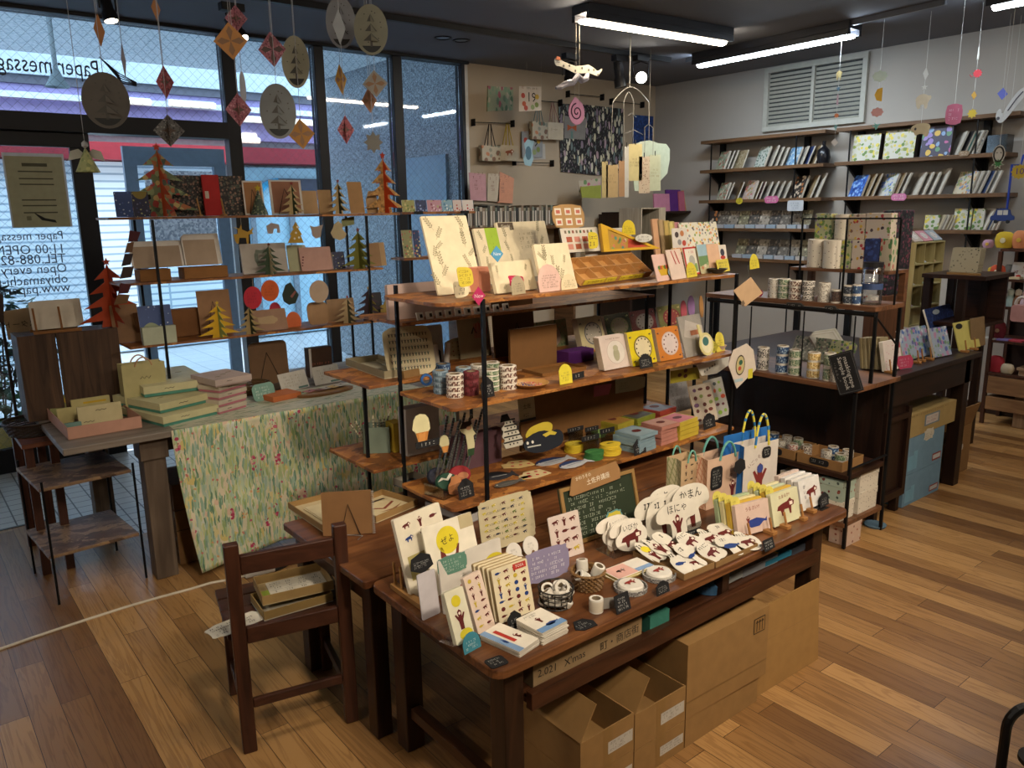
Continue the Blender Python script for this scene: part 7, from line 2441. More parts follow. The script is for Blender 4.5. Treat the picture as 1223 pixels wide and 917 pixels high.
for i,(a,b,c,d,col)in en((((155,275),(168,277),(164,288),(153,289),'#4a1a20'),((152,290),(160,289),(158,301),(149,302),'#6a4a30'),((149,303),(159,303),(156,316),(145,318),'#2c2428'),((147,319),(160,318),(157,331),(143,333),'#3a2a24'),((144,338),(157,340),(153,350),(141,351),'#4a1a1e'),((141,351),(155,352),(152,362),(136,364),'#6a4c2c'))):
 hg('garland_flag',('dark red','brown','near-black','dark brown','maroon','tan')[i]+' piece of the paper garland hanging at the left end of the tree rack',[a,b,c,d],AY0-.03,(A1-.013)if i==0 else yo((152,(275,289,302,317,334,351)[i]-1),AY0-.03).z,col)
p0,p1=oz((42,497),LZ),oz((151,472),LZ)
yP=4.15
xa_,x1_=axp(31,480,yP),axp(150,470,yP)
zt=yo((90,396),yP).z
t=tn('plank_crate','crate','dark upright crate of two wide planks at the left end of the long table',((xa_+x1_)/2,yP+.1,LZ))
WPL=WD('old_plank','#33241a','#5e4532',2,1.1,.7)
xm=xa_+(x1_-xa_)*.37
for a,b in((xa_,xm-.002),(xm+.003,x1_)):
 M=MB().box(a,b,yP,yP+.02,LZ+.001,zt,WPL)
 M.mk('front_plank',t,bevel=.002)
for a in(xa_,x1_-.02):
 M=MB().box(a,a+.02,yP+.021,yP+.2,LZ+.001,zt,WPL)
 M.mk('side_plank',t)
M=MB().box(xa_+.021,x1_-.021,yP+.021,yP+.2,zt-.021,zt-.002,WPL)
M.mk('top_plank',t)
ptr('big brick-red paper tree standing on the plank crate',(113,309),90,147,yP+.06,zt,'#a8401c','#8f3216','#a8401c',rot=.6)
t=tn('card_rack','card stand','wooden card rack on the plank crate, left of the brick-red tree',(axp(60,397,yP+.05),yP+.05,zt))
xa,xb=axp(40,397,yP+.02),axp(98,395,yP+.02)
MA=C('#8a5c30',.6)
M=MB().box(xa,xb,yP+.015,yP+.035,zt+.001,zt+.014,MA)
M.box(xa,xb,yP+.115,yP+.135,zt+.001,zt+.014,MA)
M.mk('rail',t)
for px in(43,74):
 M=MB()
 x=axp(px,390,yP+.025)
 M.tu([V((x,yP+.025,zt+.0145)),V((x-.003,yP+.035,zt+.12))],.005,MA,6)
 M.mk('peg',t)
for i in ra(4):
 b0,b1=V((axp(39+3*i,392,yP+.05+.018*i),yP+.05+.018*i,zt+.015)),V((axp(92+3*i,390,yP+.05+.018*i),yP+.05+.018*i,zt+.015))
 cd_('card_sheet','card','cream card at the front of the wooden rack' if i==0 else 'cream card further back in the wooden rack',b0,b1,(31+3*i,362-.5*i),zt,14,.008,'#cdc3b0',gp='cards in the crate-top rack')
for i,(ps,c,lb)in en(([((3,372),(40,366),(37,403),(10,406)),'#8a7456','scalloped brown sign behind the card rack'],[((-6,350),(4,352),(5,385),(-6,385)),'#3a2a20','dark wooden sign edge at the extreme left'])):
 q=[yo(p,4.5)for p in ps]
 M=MB()
 f=Fr(q[3],(1,0,0),(0,0,1))
 M.pm([((a-q[3]).x,(a-q[3]).z)for a in q],f,-.004,0,C(c))
 if i==0:
  M.text('スタート',f,.06,.07,.035,C('#2a201a'),mirror=True)
 o=tg(M.mk('shop_sign'),lb,'sign')
 M=MB().tu([V((q[3].x+.03,4.51,.001 if i else LZ-.2)),V((q[3].x+.03,4.51,q[3].z+.02))],.008,C('#2a201a'),6)
 M.mk('sign_post',o)
N=ty('pink_tray','tray','pink cardboard tray of small cream books and bags at the left of the long table',(82,526),(170,511),(59,487),LZ,.055,.003,'#b98c78','#8a6a5a')
MZ=LZ+.004
tw,td=N.w,N.h
CREAMD='#b7ab74'
def ib(label,a,b,w,h,col,th=.03,ang=0,dr=None,nm='gift_bag',cat='bag',le=6,handle=None):
 f0=Fr(N.p(a,b,.0045),N.u,V((0,0,1))*cos(R(le))+N.v*sin(R(le)))
 M=MB().pm(rc(w,h,.003),f0,-th,0,C(col))
 if dr:
  dr(M,f0,w,h)
 o=tg(M.mk(nm),label,cat)
 if handle:
  M=MB().tu([f0.p(w*.2+w*.6*i/8,h-.004+.025*sin(PI*i/8),.001)for i in ra(9)],.003,C(handle),6)
  M.mk('handle',o)
 return o
dw=lambda M,N,w,h:(M.tu([N.p(w*(.4+.05*i),h*(.7+.05*(i%2)),.001)for i in ra(6)],.0012,C('#3a3830'),4),M.tu([N.p(w*(.1+.05*i),h*(.15+.05*(i%2)),.001)for i in ra(6)],.0012,C('#3a3830'),4))
ib('cream gift bag with squiggles at the front of the pink tray',tw*.28,td*.28,tw*.62,.085,'#c0b48a',.02,dr=dw)
ib('cream gift bag with a yellow bar behind the front one in the pink tray',tw*.3,td*.5,tw*.56,.09,CREAMD,.02,dr=lambda M,N,w,h:M.qd(N,w*.3,w*.9,h*.72,h*.82,C('#c8a424')))
ib('flower-print bag at the back left of the pink tray',tw*.04,td*.62,tw*.42,.1,'#8a8a54',.02,dr=lambda M,N,w,h:[M.pl(el(w*(.3+.15*i),h*(.75+.05*(i%2)),.012,.014,10),N,C(c))for i,c in en(('#a83a3a','#c8a42c','#c8a42c','#5a7a3a'))])
ib('pale patterned bag at the back of the pink tray',tw*.38,td*.75,tw*.5,.09,'#a09a78',.02)
ib('small teal booklet at the front left of the pink tray',tw*.03,td*.2,tw*.25,.035,'#6a8a80',.02)
ib('cream booklet standing at the left of the pink tray',tw*.06,td*.42,tw*.22,.07,CREAMD,.02)
cri('paper_bag','cream gift bag with little brown balls',V((axp(149,474,3.95),3.95,LZ)),V((axp(200,466,3.95),3.95,LZ)),(146,437),LZ,.08,'#b7ae7c','#a59c70','#b8906a',dw,hh=.03)
gb=(('widest green-bottomed yellow gift box at the bottom of the stack',(213,505),(257,491),(170,492),0,.045),('yellow gift box with green base in the middle of the stack',(219,490),(257,479),(169,476),.047,.045),('pale yellow gift box with green base, topmost of the stack',(172,477),(251,467),(163,455),.095,.05))
def ld(label,F,Rt,L,z,h,ctop,cbot,kb=.3,name='gift_box',gp=None,dr=True):
 f,r,l=oz(F,z),oz(Rt,z),oz(L,z)
 u=r-f
 w=u.length
 u.normalize()
 v=V((-u.y,u.x,0))
 d=abs((l-f).dot(v))or.1
 if(l-f).dot(v)<0.02:
  d=.12
 g=Fr(f+V((0,0,.0007)),u,v)
 t=tn(name,'box',label,g.p(w/2,d/2),gp)
 M=MB().fx(g,0,w,0,d,0,h*kb,C(cbot))
 M.mk('base',t)
 M=MB().fx(g,-.003,w+.003,-.003,d+.003,h*kb+.0002,h,C(ctop))
 if dr:
  s=Fr(g.p(0,-.003,0),u,(0,0,1))
  M.tu([s.p(w*(.3+.03*i),h*(.6+.08*(i%2)),.001)for i in ra(6)],.0012,C('#3a3830'),4)
  for q in ra(3):
   M.tu([g.p(w*(.2+.25*q)+.01*i,d*(.3+.15*q)+.004*(i%2),h+.001)for i in ra(4)],.0009,C('#6a6a48'),4)
 M.mk('lid',t)
 return g,w,d
for i,(lb,F,Rt,L,dz,h)in en(gb):
 zz=LZ+dz
 F,Rt,L=((196,510),(262,494),(170,492))if i==0 else(((192,494),(262,477),(168,476))if i==1 else((173,475),(251,464),(162,455)))
 ld(lb,F,Rt,L,zz,h,'#c4bd92' if i<2 else '#c8c298','#4f8a78')
for i in ra(4):
 z=LZ+.032*i
 lb=('bottom','second lowest','third','top')[i]+' box of the small white and pink box pile'
 oy=i*8.5
 ld(lb,(262,495-oy),(294,486-oy),(257,487-oy),z,.03,'#bdb09c','#b5707a',.35,gp='small pink and white boxes')
ld('larger pale mauve box on top of the small pink and white boxes',(258,463),(300,455),(251,452),LZ+.13,.035,'#b5a39a','#a59088',.2)
nt_('round','#7aa091','teal rounded sign on the long table',(304,481),(330,475),(303,460),LZ,12,'#d0dcd2',4)
ld('flat orange box on the long table right of the teal sign',(327,481),(359,474),(325,474),LZ,.028,'#b8693c','#a85c34',.1,'orange_box',dr=False)
for bl,br,tl,lb in(((338,470),(370,462),(327.5,449),'white greeting card leaning left on the long table'),((377,461),(408,455),(369,440),'white greeting card leaning right on the long table'),((424,447),(438,445),(420,429),'small white card at the right end of the long table')):
 cd_('greeting_card','card',lb,bl,br,tl,LZ,20,.004,'#b9b3a6',dr=lambda M,N,w,h:(M.sb(N,w*.15,w*.85,h*.2,h*.85,4,C('#8a8478'),dens=.5),M.qd(N,w*.6,w*.95,h*.04,h*.14,C('#4f6a60'))))
c=oz((392,470),LZ)
t=tn('wooden_platter','platter','oval wooden platter of small picture cards',c)
rx=(oz((430,468),LZ)-c).length
M=MB()
k=len(M.v)
M.pm(el(0,0,rx,rx*.42,32),gd(c+V((0,.03,.001)),.1),0,.01,C('#7a5630',.5))
M.pm(el(0,0,rx*.9,rx*.36,32),gd(c+V((0,.03,.0112)),.1),0,.002,C('#8f6a3c',.5))
M.mk('platter',t)
rd=random.Random(2)
for i,(a,col,lb)in en(((-.7,'#a8b08a','green picture card at the left of the oval platter'),(-.45,'#b87a7a','pink picture card on the oval platter'),(-.15,'#8a5a4a','brown picture card on the oval platter'),(.1,'#b8b0a0','white picture card in the middle of the oval platter'),(.38,'#c8a86a','yellow picture card on the oval platter'),(.62,'#c0b8ac','white picture card at the right of the oval platter'))):
 f=gd(c+V((rx*a-.02,.012+.008*(i%2),.0145+.002*i)),.3+.2*rd.random())
 M=MB().pm(rc(.07,.05,.003),f,0,.0015,C(col))
 fa(M,f.at(0,0,.0015),.035,.022,.035,'#4a3a34')
 tg(M.mk('picture_card'),lb,'card')
o=eb('rounded kraft board back with a wire easel',300,346,449,410,4.2,LZ,'#6e5238',shape=lambda w,h:rc(w,h,.03,4),le=4)
c=V((axp(298,448,4.05),4.05,LZ+.001))
bk('wicker_basket','shallow wicker basket of clear bags on the long table',c,.07,.10,.05,'#5a4428')
ct('brown_box','dark brown box with a red line of lettering at the back of the long table',V((axp(370,440,4.2),4.2,LZ)),V((axp(397,437,4.2),4.2,LZ)),.17,LZ,.06,'#4a3426',dr=lambda M,N,w,h:(M.sb(N,w*.1,w*.98,h*.4,h*.52,1,C('#a85a44')),M.qd(N,0,w*.1,0,h,C('#c0b8b0'))))
M_RUN=PT('runner','#b5b29c',('#4a6a52','#8a9a78','#6a8a6a','#c0bca8'),16,.4,(1,6,1))
M=MB().box(.93,2.2,3.5605,3.95,LZ+.0002,LZ+.0007,M_RUN)
tg(M.mk('table_runner'),'green striped cloth runner spread','cloth')
def cloth_mat():
 m,nt,b=nw('floral_cloth')
 SV(b,'Roughness',.85)
 tc=nd(nt,'ShaderNodeTexCoord')
 mp0=nd(nt,'ShaderNodeMapping')
 SV(mp0,'Scale',(1,0,1))
 LK(tc.outputs['Object'],mp0.inputs['Vector'])
 src=mp0.outputs[0]
 bs=nd(nt,'ShaderNodeTexNoise',i_Scale=7.0,i_Detail=4.0)
 LK(src,bs.inputs['Vector'])
 rb=ramp(nt,[(.3,'#b9bc9e'),(.5,'#d4caae'),(.7,'#d2c0a8')])
 LK(bs.outputs['Fac'],rb.inputs['Fac'])
 cur=rb.outputs[0]
 def blobs(cur,sc,st,rot,cols,th,keep,warp=.02):
  nz=nd(nt,'ShaderNodeTexNoise',i_Scale=sc*.8,i_Detail=2.0)
  LK(src,nz.inputs['Vector'])
  wx_=nd(nt,'ShaderNodeVectorMath',operation='MULTIPLY_ADD')
  LK(nz.outputs['Color'],wx_.inputs[0])
  SV(wx_,1,(warp,0,warp))
  LK(src,wx_.inputs[2])
  mp=nd(nt,'ShaderNodeMapping')
  SV(mp,'Rotation',(0,rot,0))
  SV(mp,'Scale',st)
  LK(wx_.outputs[0],mp.inputs['Vector'])
  vo=nd(nt,'ShaderNodeTexVoronoi',i_Scale=float(sc))
  LK(mp.outputs[0],vo.inputs['Vector'])
  sp=nd(nt,'ShaderNodeSeparateColor')
  LK(vo.outputs['Color'],sp.inputs[0])
  lt=nd(nt,'ShaderNodeMath',operation='LESS_THAN')
  LK(vo.outputs['Distance'],lt.inputs[0])
  SV(lt,1,th)
  kp=nd(nt,'ShaderNodeMath',operation='LESS_THAN')
  LK(sp.outputs[1],kp.inputs[0])
  SV(kp,1,keep)
  mu=nd(nt,'ShaderNodeMath',operation='MULTIPLY')
  LK(lt.outputs[0],mu.inputs[0])
  LK(kp.outputs[0],mu.inputs[1])
  rp=ramp(nt,[(i/len(cols),c)for i,c in en(cols)],'CONSTANT')
  LK(sp.outputs[0],rp.inputs['Fac'])
  mx=nd(nt,'ShaderNodeMix',data_type='RGBA')
  LK(mu.outputs[0],mx.inputs[0])
  LK(cur,mx.inputs[6])
  LK(rp.outputs[0],mx.inputs[7])
  return mx.outputs[2]
 cur=blobs(cur,16,(1,1,1),0,('#d2c690','#c6ccc0','#d0b49c','#cdbc78'),.5,.7)
 cur=blobs(cur,21,(3.2,1,.6),.55,('#a4b8a6','#b4c4a6','#bcc8a8','#9cb4a4'),.55,.85)
 cur=blobs(cur,22,(3.4,1,.6),-.5,('#a5b588','#b4bf8c','#9ab49c','#88a590'),.5,.75)
 cur=blobs(cur,25,(3.6,1,.55),.15,('#6a8c76','#88a570','#a8b57c','#bdc290'),.46,.62)
 cur=blobs(cur,30,(3.6,1,.6),-.25,('#5f8268','#94a86c','#c8c89c','#7a9a86'),.42,.5)
 cur=blobs(cur,60,(1,1,1),.2,('#b85f72','#c89a6a','#c0786a'),.34,.05)
 fl=blobs(cur,50,(1,1,1.2),.1,('#b23a5e','#a8405a','#c46a7c'),.5,.95,.004)
 vo=nd(nt,'ShaderNodeTexVoronoi',i_Scale=5.2)
 mp=nd(nt,'ShaderNodeMapping')
 SV(mp,'Scale',(2.6,1,1))
 LK(src,mp.inputs['Vector'])
 LK(mp.outputs[0],vo.inputs['Vector'])
 lt=nd(nt,'ShaderNodeMath',operation='LESS_THAN')
 LK(vo.outputs['Distance'],lt.inputs[0])
 SV(lt,1,.2)
 mx=nd(nt,'ShaderNodeMix',data_type='RGBA')
 LK(lt.outputs[0],mx.inputs[0])
 LK(cur,mx.inputs[6])
 LK(fl,mx.inputs[7])
 cur=mx.outputs[2]
 LK(cur,b.inputs['Base Color'])
 return m
xl,xr=oz((200,512),LZ).x,2.42
nx,nz_=60,30
vs,fs=[],[]
botL=yo((246,698),3.50)
for j in ra(nz_+1):
 k=j/nz_
 for i in ra(nx+1):
  s=i/nx
  xs=xl+(botL.x-xl)*k**1.6*.9
  x=xs+(xr-xs)*s
  y=3.553-.012*k-(.02*k)*(sin(s*17+.6*k)+.6*sin(s*31+2))-.004
  z=LZ+.002-(LZ-.02-.03*sin(s*5))*k
  vs.append((x,y,z))
for j in ra(nz_):
 for i in ra(nx):
  a=j*(nx+1)+i
  fs.append((a,a+nx+1,a+nx+2,a+1))
M=MB().add(vs,fs,cloth_mat())
o=M.mk('floral_cloth',smooth=True)
sd=o.modifiers.new('thick','SOLIDIFY')
sd.thickness=.0015
tg(o,'flower-meadow printed cloth hanging from the front of the long table','cloth')
for i,(y0_,y1_)in en(((0,.17),(.172,.27),(.272,.40))):
 ct('cardboard_box',('lowest','middle','upper')[i]+' brown carton stacked under the long table',V((.93,3.72,y0_)),V((1.25,3.72,y0_)),y1_-y0_-.002,y0_,.3,'#7a5834')
p=oz((45,527),.56)
xq,yq=axp(60,520,4.0),4.0
zt=yo((55,527),4.0).z
t=tn('side_stand','stand','small brown wooden stand with a wicker basket at the left behind the mottled stand',(.33,4.25,0))
xa,xb=axp(26,535,4.0),axp(74,527,4.0)
M=MB().box(xa,xb,4.0,4.5,zt-.02,zt,WD('stand_wood','#4a2a1c','#7a4a34',0))
M.mk('tabletop',t)
for x in(xa+.01,xb-.05):
 for y in(4.02,4.44):
  M=MB().box(x,x+.035,y,y+.035,.001,zt-.021,WD('stand_wood_z','#3a2016','#5a3424',2))
  M.mk('leg',t)
bk('wicker_basket','dark round wicker basket on the small stand',V(((xa+xb)/2,4.2,zt+.001)),.10,.125,.06,'#33261c')
c=yo((14,560),6.4)
c.z=-.019
t=tn('potted_plant','plant','bushy green plant in a yellow-brown pot by the glass door',c)
M=MB().la([(0,.002),(.12,.002),(.16,.24),(.165,.25),(.145,.25),(.14,.21),(0,.21)],c,C('#8a6a1c',.5),28)
M.mk('pot',t,True)
M=MB().la([(0,.212),(.138,.212)],c,C('#2a2018',.9),20)
M.mk('soil',t)
rd=random.Random(8)
M=MB()
ML=[C(x,.5)for x in('#2c4a2c','#3c5f3a','#1f3824','#4c7050')]
for i in ra(700):
 a,q=rd.uniform(0,2*PI),rd.random()
 zz=.25+.95*rd.random()
 rr=(.14+.24*sin(min(1,(zz-.1)/1.2)*PI))*sqrt(q)
 o_=c+V((rr*cos(a),rr*sin(a),zz))
 d=V((cos(a)+rd.uniform(-.6,.6),sin(a)+rd.uniform(-.6,.6),rd.uniform(-.7,.7))).normalized()
 s=d.cross(V((rd.uniform(-.3,.3),.2,1))).normalized()
 f=Fr(o_,s,d)
 L=rd.uniform(.07,.12)
 M.pl([(0,0),(L*.3,L*.4),(0,L),(-L*.3,L*.4)],f,rd.choice(ML),0)
stuff(M.mk('foliage',t))
for i in ra(5):
 M=MB()
 a=2*PI*i/5
 M.tu([c+V((.02*cos(a),.02*sin(a),.2)),c+V((.09*cos(a),.09*sin(a),.5)),c+V((.16*cos(a),.16*sin(a),.85))],.006,C('#4a3a24'),6)
 M.mk('stem',t)
QU=ox((960,319),3.72).z
yl,yr=ox((946,319),3.72).y,ox((1064,322),3.72).y
t=tn('roll_shelf','shelf','small board with a thin black frame above the tape rack, stacked with print boxes',(3.78,(yl+yr)/2,QA))
M=MB().box(3.70,3.90,yr,yl,QU-.015,QU,WQ)
M.mk('shelf_board',t)
zt=ox((1008,262),3.70).z
for y in(yl-.06,ox((1010,300),3.70).y,ox((1074,300),3.70).y+.0):
 M=MB().box(3.692,3.699,y-.004,y+.004,QA+.001,zt,MI)
 M.mk('frame_post',t)
M=MB().box(3.692,3.699,ox((1074,300),3.70).y,yl-.06,zt+.0002,zt+.008,MI)
M.mk('frame_bar',t)
for y in(yr,yl-.03):
 M=MB().box(3.87,3.90,y,y+.03,QA+.001,QU-.016,WQ)
 M.mk('leg',t)
def xbox(name,cat,label,xa_,x1_,yb,yt,X,z,fe,dep=.06,cyl=False,dz=0):
 ya,yb_=ox((xa_,yb),X).y,ox((x1_,yb),X).y
 ht=ox(((xa_+x1_)/2,yt),X).z
 m=fe if not isa(fe,str)else C(fe)
 M=MB()
 if cyl:
  r=(ya-yb_)/2
  c=V((X+r,(ya+yb_)/2,z+.0006+dz))
  h=ht-c.z
  M.la([(0,0),(r,0),(r,h*.8),(r*1.02,h*.8),(r*1.02,h),(0,h)],c,m,28)
 else:
  M.box(X,X+dep,yb_+.0008,ya-.0008,z+.0006+dz,ht,m)
 return tg(M.mk(name,None,cyl,0 if cyl else.002),label,cat)
P_BIRD=PT('tiny_marks','#d4ccbc',('#6a5a4a','#8a7a6a','#5a4a44'),70,.18)
P_GRN=PT('green_print','#a9ac84',('#6a8a4a','#c0b850','#7a6a8a','#4a6a44'),60,.5)
P_RED=PT('red_print','#bfae9c',('#a83a34','#c8a840','#7a5a4a','#6a8a6a'),52,.42)
P_FRU=PT('fruit_print','#c2b6a8',('#a8343c','#c89a34','#4a3a44','#6a8a4a'),46,.38)
P_NAV=PT('navy_print','#1e2f62',('#2f4684','#14204a','#3a5490'),60,.45)
P_TUL=PT('tulip_print','#b8ae98',('#4a7a4a','#a84a44','#5a8a6a'),60,.42,(1,1,.5))
P_BLOT=PT('dark_blossom','#26262e',('#5a3a4a','#3a4a44','#8a4a5c','#1a1a22'),56,.5)
xbox('round_tin','tin','white cylindrical tin of tiny marks, leftmost on the small board',959,979,319,286,3.72,QU,P_BIRD,cyl=True)
xbox('round_tin','tin','white cylindrical tin of tiny marks, right one of the pair on the small board',977.5,998,319,287,3.70,QU,P_BIRD,cyl=True)
for xa_,x1_,m,lb in((999,1015,P_GRN,'green leaf print box right of the white tins'),(1015.5,1030,P_FRU,'fruit print box left of the navy box'),(1030.5,1048.5,P_NAV,'deep navy blue box in the lower row'),(1049,1064,P_TUL,'tulip print box at the right end of the lower row')):
 xbox('print_box','box',lb,xa_,x1_,319,287 if xa_<1029 else 285,3.74,QU,m)
zu=ox((1000,286),3.80).z
for xa_,x1_,yt,m,lb in((972,991,255,P_GRN,'yellow-green print box, leftmost in the upper row'),(1013,1032,255.5,P_RED,'red and yellow print box in the upper row'),(1032.5,1063,254.5,P_FRU,'bird and fruit print box, rightmost in the upper row')):
 xbox('print_box','box',lb,xa_,x1_,285,yt,3.80,zu,m,.06)
xbox('round_tin','tin','tall white cylinder of tiny marks',991.5,1012.5,285,256,3.79,zu,P_BIRD,cyl=True)
M=MB().box(3.805,3.865,ox((1060,300),3.8).y,ox((972,300),3.8).y,QU+.0006,zu-.0002,C('#8a7a64'))
tg(M.mk('carton_row'),'plain boxes of the back row carrying the upper print boxes','box')
M=MB().box(yo((1063,300),2.3).x,yo((1088,300),2.3).x,2.3,2.36,KZ+.301,yo((1075,251),2.3).z,P_BLOT)
tg(M.mk('print_bag',bevel=.003),'black blossom print bag standing behind the pigeonhole unit','bag')
M=MB().box(yo((1050,340),2.29).x,yo((1088,300),2.29).x,2.29,2.37,KZ+.001,KZ+.3,WD('back_crate','#4a2e1c','#6e4830',2,1,.6))
tg(M.mk('wooden_crate',bevel=.003),'brown wooden crate between the tape rack and the pigeonhole unit','crate')
def xstack(px,pyb,pyt,pr,X,z,bd,lb,n=3,edge='#c9c3b8'):
 c=ox((px,pyb),X)
 r=abs(ox((px+pr,pyb),X).y-c.y)
 c=V((X+r,c.y,z+.0006))
 h=ox((px,pyt),X).z-z
 for i in ra(n):
  ro(c+V((random.uniform(-.001,.001),random.uniform(-.001,.001),h/n*i)),r,h/n-.0006,bd,label=lb if n==1 else lb+' stack',gp=(lb+'s')if n>1 else None,edge=edge)
for px,pb,pt,pr,m,lb,n in((920,350,333,6.3,B_WH,'grey-white tape roll, first of the front row on the tape rack top',3),(932,351,333,6.3,B_GN,'green-white tape roll, second of the front row on the tape rack top',3),(945,352.5,335,6.5,B_BR,'brown-white tape roll, third of the front row on the tape rack top',3),(961,354.5,336,6.5,PT('tape_bw','#c0bab0',('#2a2826','#4a4642'),150,.5),'black-white tape roll, fourth of the front row on the tape rack top',4),(980,357,338,6.5,B_WH,'pale tape roll, fifth of the front row on the tape rack top',4),(995,358.5,346,5.5,PT('tape_dkbr','#3a2c28',('#5a4438',),150,.5),'dark brown tape roll right of the pale fifth stack',1),(1010,359.5,341,6.3,PT('tape_nvg','#2c3440',('#8a9098','#4a5460'),150,.4),'charcoal tape roll left of the clear jar',2),(1020,358.5,340,5,B_DB,'navy tape roll against the clear jar',2)):
 xstack(px,pb,pt,pr,QX+.115,QA,m,lb,n)
c=ox((1040,357),QX+.2)
t=tn('clear_jar','jar','tall clear jar with a black lid at the right of the tape rack top',V((QX+.2,c.y,QA)))
r=abs(ox((1052,357),QX+.2).y-c.y)
h=ox((1040,313),QX+.2).z-QA
M=MB()
o_=V((QX+.2,c.y,QA+.001))
M.la([(0,0),(r,0),(r,h*.85),(r*.9,h*.88),(r*.88,h*.88),(r*.97,h*.84),(r*.97,.003),(0,.003)],o_,CL('jar',.08,.2,'#ffffff'),28)
M.mk('glass_body',t,True)
M=MB().la([(0,h*.885),(r*.93,h*.885),(r*.93,h),(0,h)],o_,C('#1d1d20',.4),28)
M.mk('lid',t)
M=MB().la([(r*1.005,h*.36),(r*1.005,h*.5)],o_,C('#3a4c74'),28)
M.mk('blue_band',t)
M=MB().la([(0,.02),(r*.7,.02),(r*.7,h*.2),(0,h*.24)],o_,PT('sweets','#a9a8a4',('#a83a34','#c8c4bc','#8a9098'),60,.5),20)
M.mk('contents',t)
c=ox((906,347),QX+.13)
M=MB().pm(blo(.05,.035,5,.08,30),Fr(V((QX+.13,c.y+.025,QA+.001)),(0,-1,0),(.2,0,1)),-.001,.001,C('#a8284e'))
tg(M.mk('price_tag'),'magenta note left of the first tape stack','sign')
for px,pw,lb in((949,11,'grey cloud-shaped label at the middle of the tape rack top edge'),(992,8,'grey cloud-shaped label at the right of the tape rack top edge')):
 c,c2=ox((px-pw,364),QX+.09),ox((px+pw,364),QX+.09)
 w_=c.y-c2.y
 M=MB()
 f=Fr(V((QX+.094,c.y,QA-.05)),(0,-1,0),(0,0,1))
 M.pm(blo(w_,.042,5,.05,40),f,-.001,.001,C('#4a4a48'))
 M.pm(blo(w_*.9,.034,5,.05,40),f.at(w_*.05,.004,.001),0,.0005,C('#2a2a2a'))
 M.sb(f.at(0,0,.0016),w_*.15,w_*.85,.008,.034,2,C('#a8a8a4'))
 tg(M.mk('shelf_label'),lb,'label')
for px,pb,pt,pr,m,lb,n in((907,428,415,6.2,PT('tape_bw','#c0bab0',('#2a2826',),150,.5),'white tape roll with black dashes, leftmost on the middle tape shelf',2),(930,433,413,6.2,B_DB,'royal blue tape roll second on the middle tape shelf',3),(945.5,435,418,6.8,B_GN,'green leaf tape roll third on the middle tape shelf',3),(967.5,440,421,6.8,B_YE,'tan tape roll fourth on the middle tape shelf',3),(987,440,422,6.6,B_GN,'dull green tape roll fifth on the middle tape shelf',2),(994,444,426,5,B_WH,'white tape roll beside the sample book sign',3)):
 xstack(px,pb,pt,pr,QX+.02,QB,m,lb,n)
q=[ox(p,QX-.03)for p in((1003,472.6),(1031,466),(1022,416.6),(995,424))]
u=(q[1]-q[0]).normalized()
f=Fr(q[0],u,(q[3]-q[0])-u*(q[3]-q[0]).dot(u))
w_,h_=(q[1]-q[0]).length,(q[3]-q[0]).length
M=MB().fx(f,0,w_,0,h_,-.008,0,C('#1f1f21'))
for a0,a1,b0_,b1_ in((.03,.97,.03,.036),(.03,.97,.964,.97),(.03,.045,.03,.97),(.955,.97,.03,.97)):
 M.qd(f,w_*a0,w_*a1,h_*b0_,h_*b1_,C('#6a6a6a'))
M.text('maskingtape',f,w_*.66,h_*.5,h_*.155,C('#c9c7c0'),rot=-PI/2)
M.text('Sample book',f,w_*.42,h_*.5,h_*.155,C('#c9c7c0'),rot=-PI/2)
M.sb(f,w_*.12,w_*.28,h_*.3,h_*.8,6,C('#8a8a86'))
tg(M.mk('hanging_sign'),'black sign lettered maskingtape Sample book hanging sideways','sign')
M=MB().tu([f.p(w_*.5,h_*.98,-.004),V((QX+.0,QY0+.02,QB+.02))],.002,C('#6a6a68'),5)
tg(M.mk('sign_hook'),'thin wire hook of the maskingtape sign','hook')
def xtray(label,xa_,x1_,yb,X,z,dep,h,col):
 ya,yb_=ox((xa_,yb),X).y,ox((x1_,yb),X).y
 t=tn('kraft_tray','tray',label,(X+dep/2,(ya+yb_)/2,z))
 m=C(col,.8)
 k=.003
 for a in((X,X+dep,yb_,ya,z+.0006,z+k),):
  M=MB().box(*a,m)
  M.mk('base',t)
 for a in((X,X+k,yb_,ya),(X+dep-k,X+dep,yb_,ya),(X+k,X+dep-k,yb_,yb_+k),(X+k,X+dep-k,ya-k,ya)):
  M=MB().box(*a,z+k+.0001,z+h,m)
  M.mk('side',t)
 return ya,yb_
XT=QX+.015
xtray('kraft tray of tape rolls on the lower tape shelf, the far one',893,951,515,XT,QC,.2,.05,'#8f6a40')
xtray('kraft tray of tape rolls on the lower tape shelf, the near one',953,1008,528,XT,QC,.2,.05,'#8f6a40')
